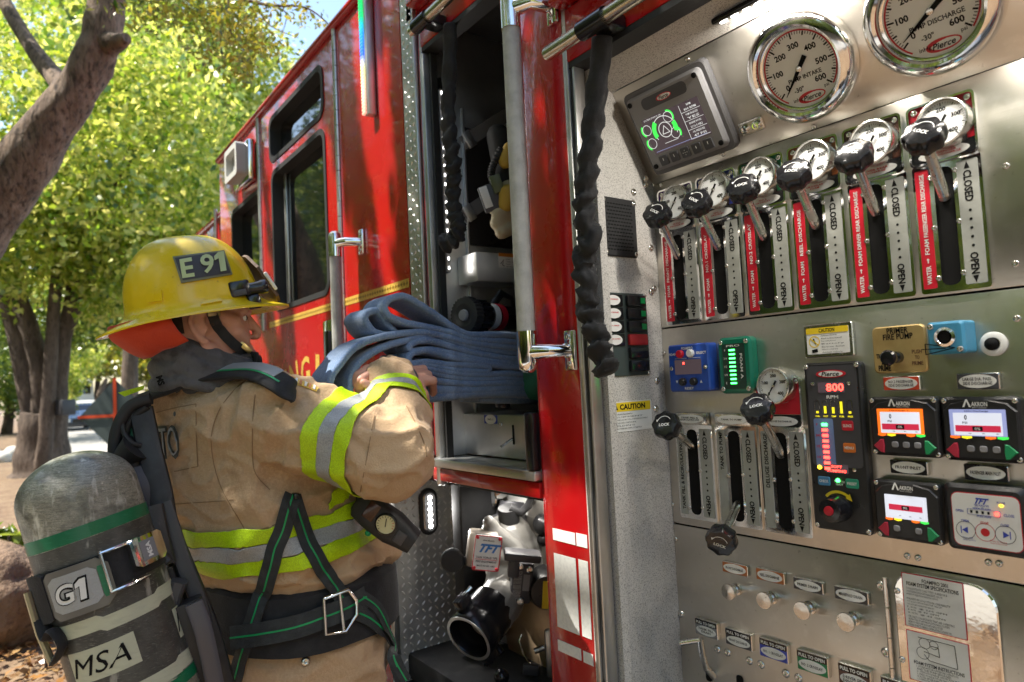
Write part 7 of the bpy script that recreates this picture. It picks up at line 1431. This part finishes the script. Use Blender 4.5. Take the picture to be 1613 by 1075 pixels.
# waist belt and harness straps
wb = MB(); wb.loft([oval(z,x,y,a,bb) for z,x,y,a,bb in ((.970,-1.605,.525,.215,.185),(.976,-1.605,.525,.240,.208),(1.03,-1.608,.53,.236,.206),(1.085,-1.61,.532,.230,.203),(1.10,-1.61,.532,.20,.18))]); wb.v = [q+Vector((0,0,.006*noise.noise(q*9))) for q in wb.v]; wbo = wb.build('waist_pad', cloth_k, sc_, sharp=50)
web = mat('dark_webbing', (.022,.026,.028), .7, bump=(500,.9), noise_=(40,(.04,.046,.048),.45,.75)); wgr = mat('green_line', (.005,.30,.09), .55)
onw = caster(jbvh, tbvh, bv_of(wbo))
strap([(458,783),(440,850),(420,920),(400,985),(378,1060),(366,1100)], .034, web, 'harness_strap', sc_, onw, .010, 1.40, .0025, (.0035, wgr)); strap([(458,783),(480,850),(508,900),(535,940),(552,962)], .034, web, 'harness_strap', sc_, onw, .009, 1.45, .0025, (.0035, wgr))
strap([(372,1003),(420,996),(470,985),(505,972),(540,958),(570,940)], .044, web, 'waist_strap', sc_, onw, .012, 1.45, .003, (.0035, wgr)); strap([(552,962),(580,975),(605,1000),(620,1035),(634,1075)], .030, web, 'strap_tail', sc_, onw, .008, 1.50, .0025, (.0035, wgr)); strap([(565,940),(590,960),(606,1000),(622,1040),(640,1072)], .024, web, 'strap_tail', sc_, onw, .013, 1.50, .0025, (.003, wgr))
bc = onw(532,962,.018,1.45); bf = fr_from(bc[0], bc[1]); bu = MB(); bu.tube([bf.w(x*.034,y*.040,0) for x, y in ((-1,.8),(-1.05,-.9),(.2,-1),(.95,-.35),(1.0,.35),(.55,.95),(-1,.8))], .0038, 10); bu.tube([bf.w(.0,.036,0), bf.w(.002,-.038,0)], .0036, 10); bu.build('harness_buckle', chrome, sc_)
x0 = onw(481,1042,.002,1.45); put(bolt_me, 'snap_stud', trousers, M=fr_from(x0[0], x0[1]).mat(0,0,0) @ Matrix.Scale(1.1,4)); MB().box((0,0,0), (.02,.012,.012), Matrix.Translation(onw(463,786,.012,1.40)[0]), 0, .003).build('strap_clip', black_p, sc_)
# gauge console hanging at the chest
gc_ = P(606,822,1.44); gn_ = (CAM-gc_).normalized(); gF = Frame(gc_, (CR*.82-CU*.57).normalized(), (CR*.57+CU*.82-CF*.1).normalized()); gF = Frame(gc_, gF.u, gF.n.cross(gF.u))
con = MB(); con.loft([[gF.w(x, y*w_, z*h_) for y, z in rrect(1,1,.3,3)] for x, w_, h_ in ((-.075,.03,.02),(-.066,.055,.036),(-.03,.068,.044),(.02,.07,.048),(.048,.058,.044),(.066,.05,.05),(.076,.046,.048))]); co_ = con.build('gauge_console', rubber, sc_, 'black rubber pressure gauge console')
MB().lathe([(.023,.022),(.023,.028),(.020,.029),(.020,.026)], 28, gF.mat(.005,.008,0), caps=False).build('gauge_rim', black_p, co_); MB().lathe([(.020,.026),(.020,.0275),(0,.0275)], 26, gF.mat(.005,.008,0)).build('gauge_dial', mat('luminous_dial', (.62,.60,.36), .5), co_); t = MB()
for i in range(13): a = rad(210-20*i); Mt = gF.mat(.005,.008,.0280, a+.6); t.box((.0165,0,0), (.004,.0010,.0003), Mt, 1 if i > 9 else 0)
t.box((.004,0,0), (.018,.0016,.0005), gF.mat(.005,.008,.0284,2.0)); t.build('dial_marks', [ink, inkr], co_); MB().box((-.035,.012,.0225), (.026,.040,.003), gF.mat(), 0, .002).build('screen_window', mat('brown_screen', (.05,.02,.012), .15), co_); MB().ell((-.015,-.036,.012), (.007,.007,.006), gF.mat(), 14).build('green_button', mat('green_button', (.0,.28,.09), .35), co_); MB().box((.045,0,.024), (.022,.028,.003), gF.mat(), 0, .002).build('console_label', charc, co_)
strap([(552,795),(566,800),(580,806)], .04, rubber, 'console_strap', sc_, onw, .02, 1.42, .006)
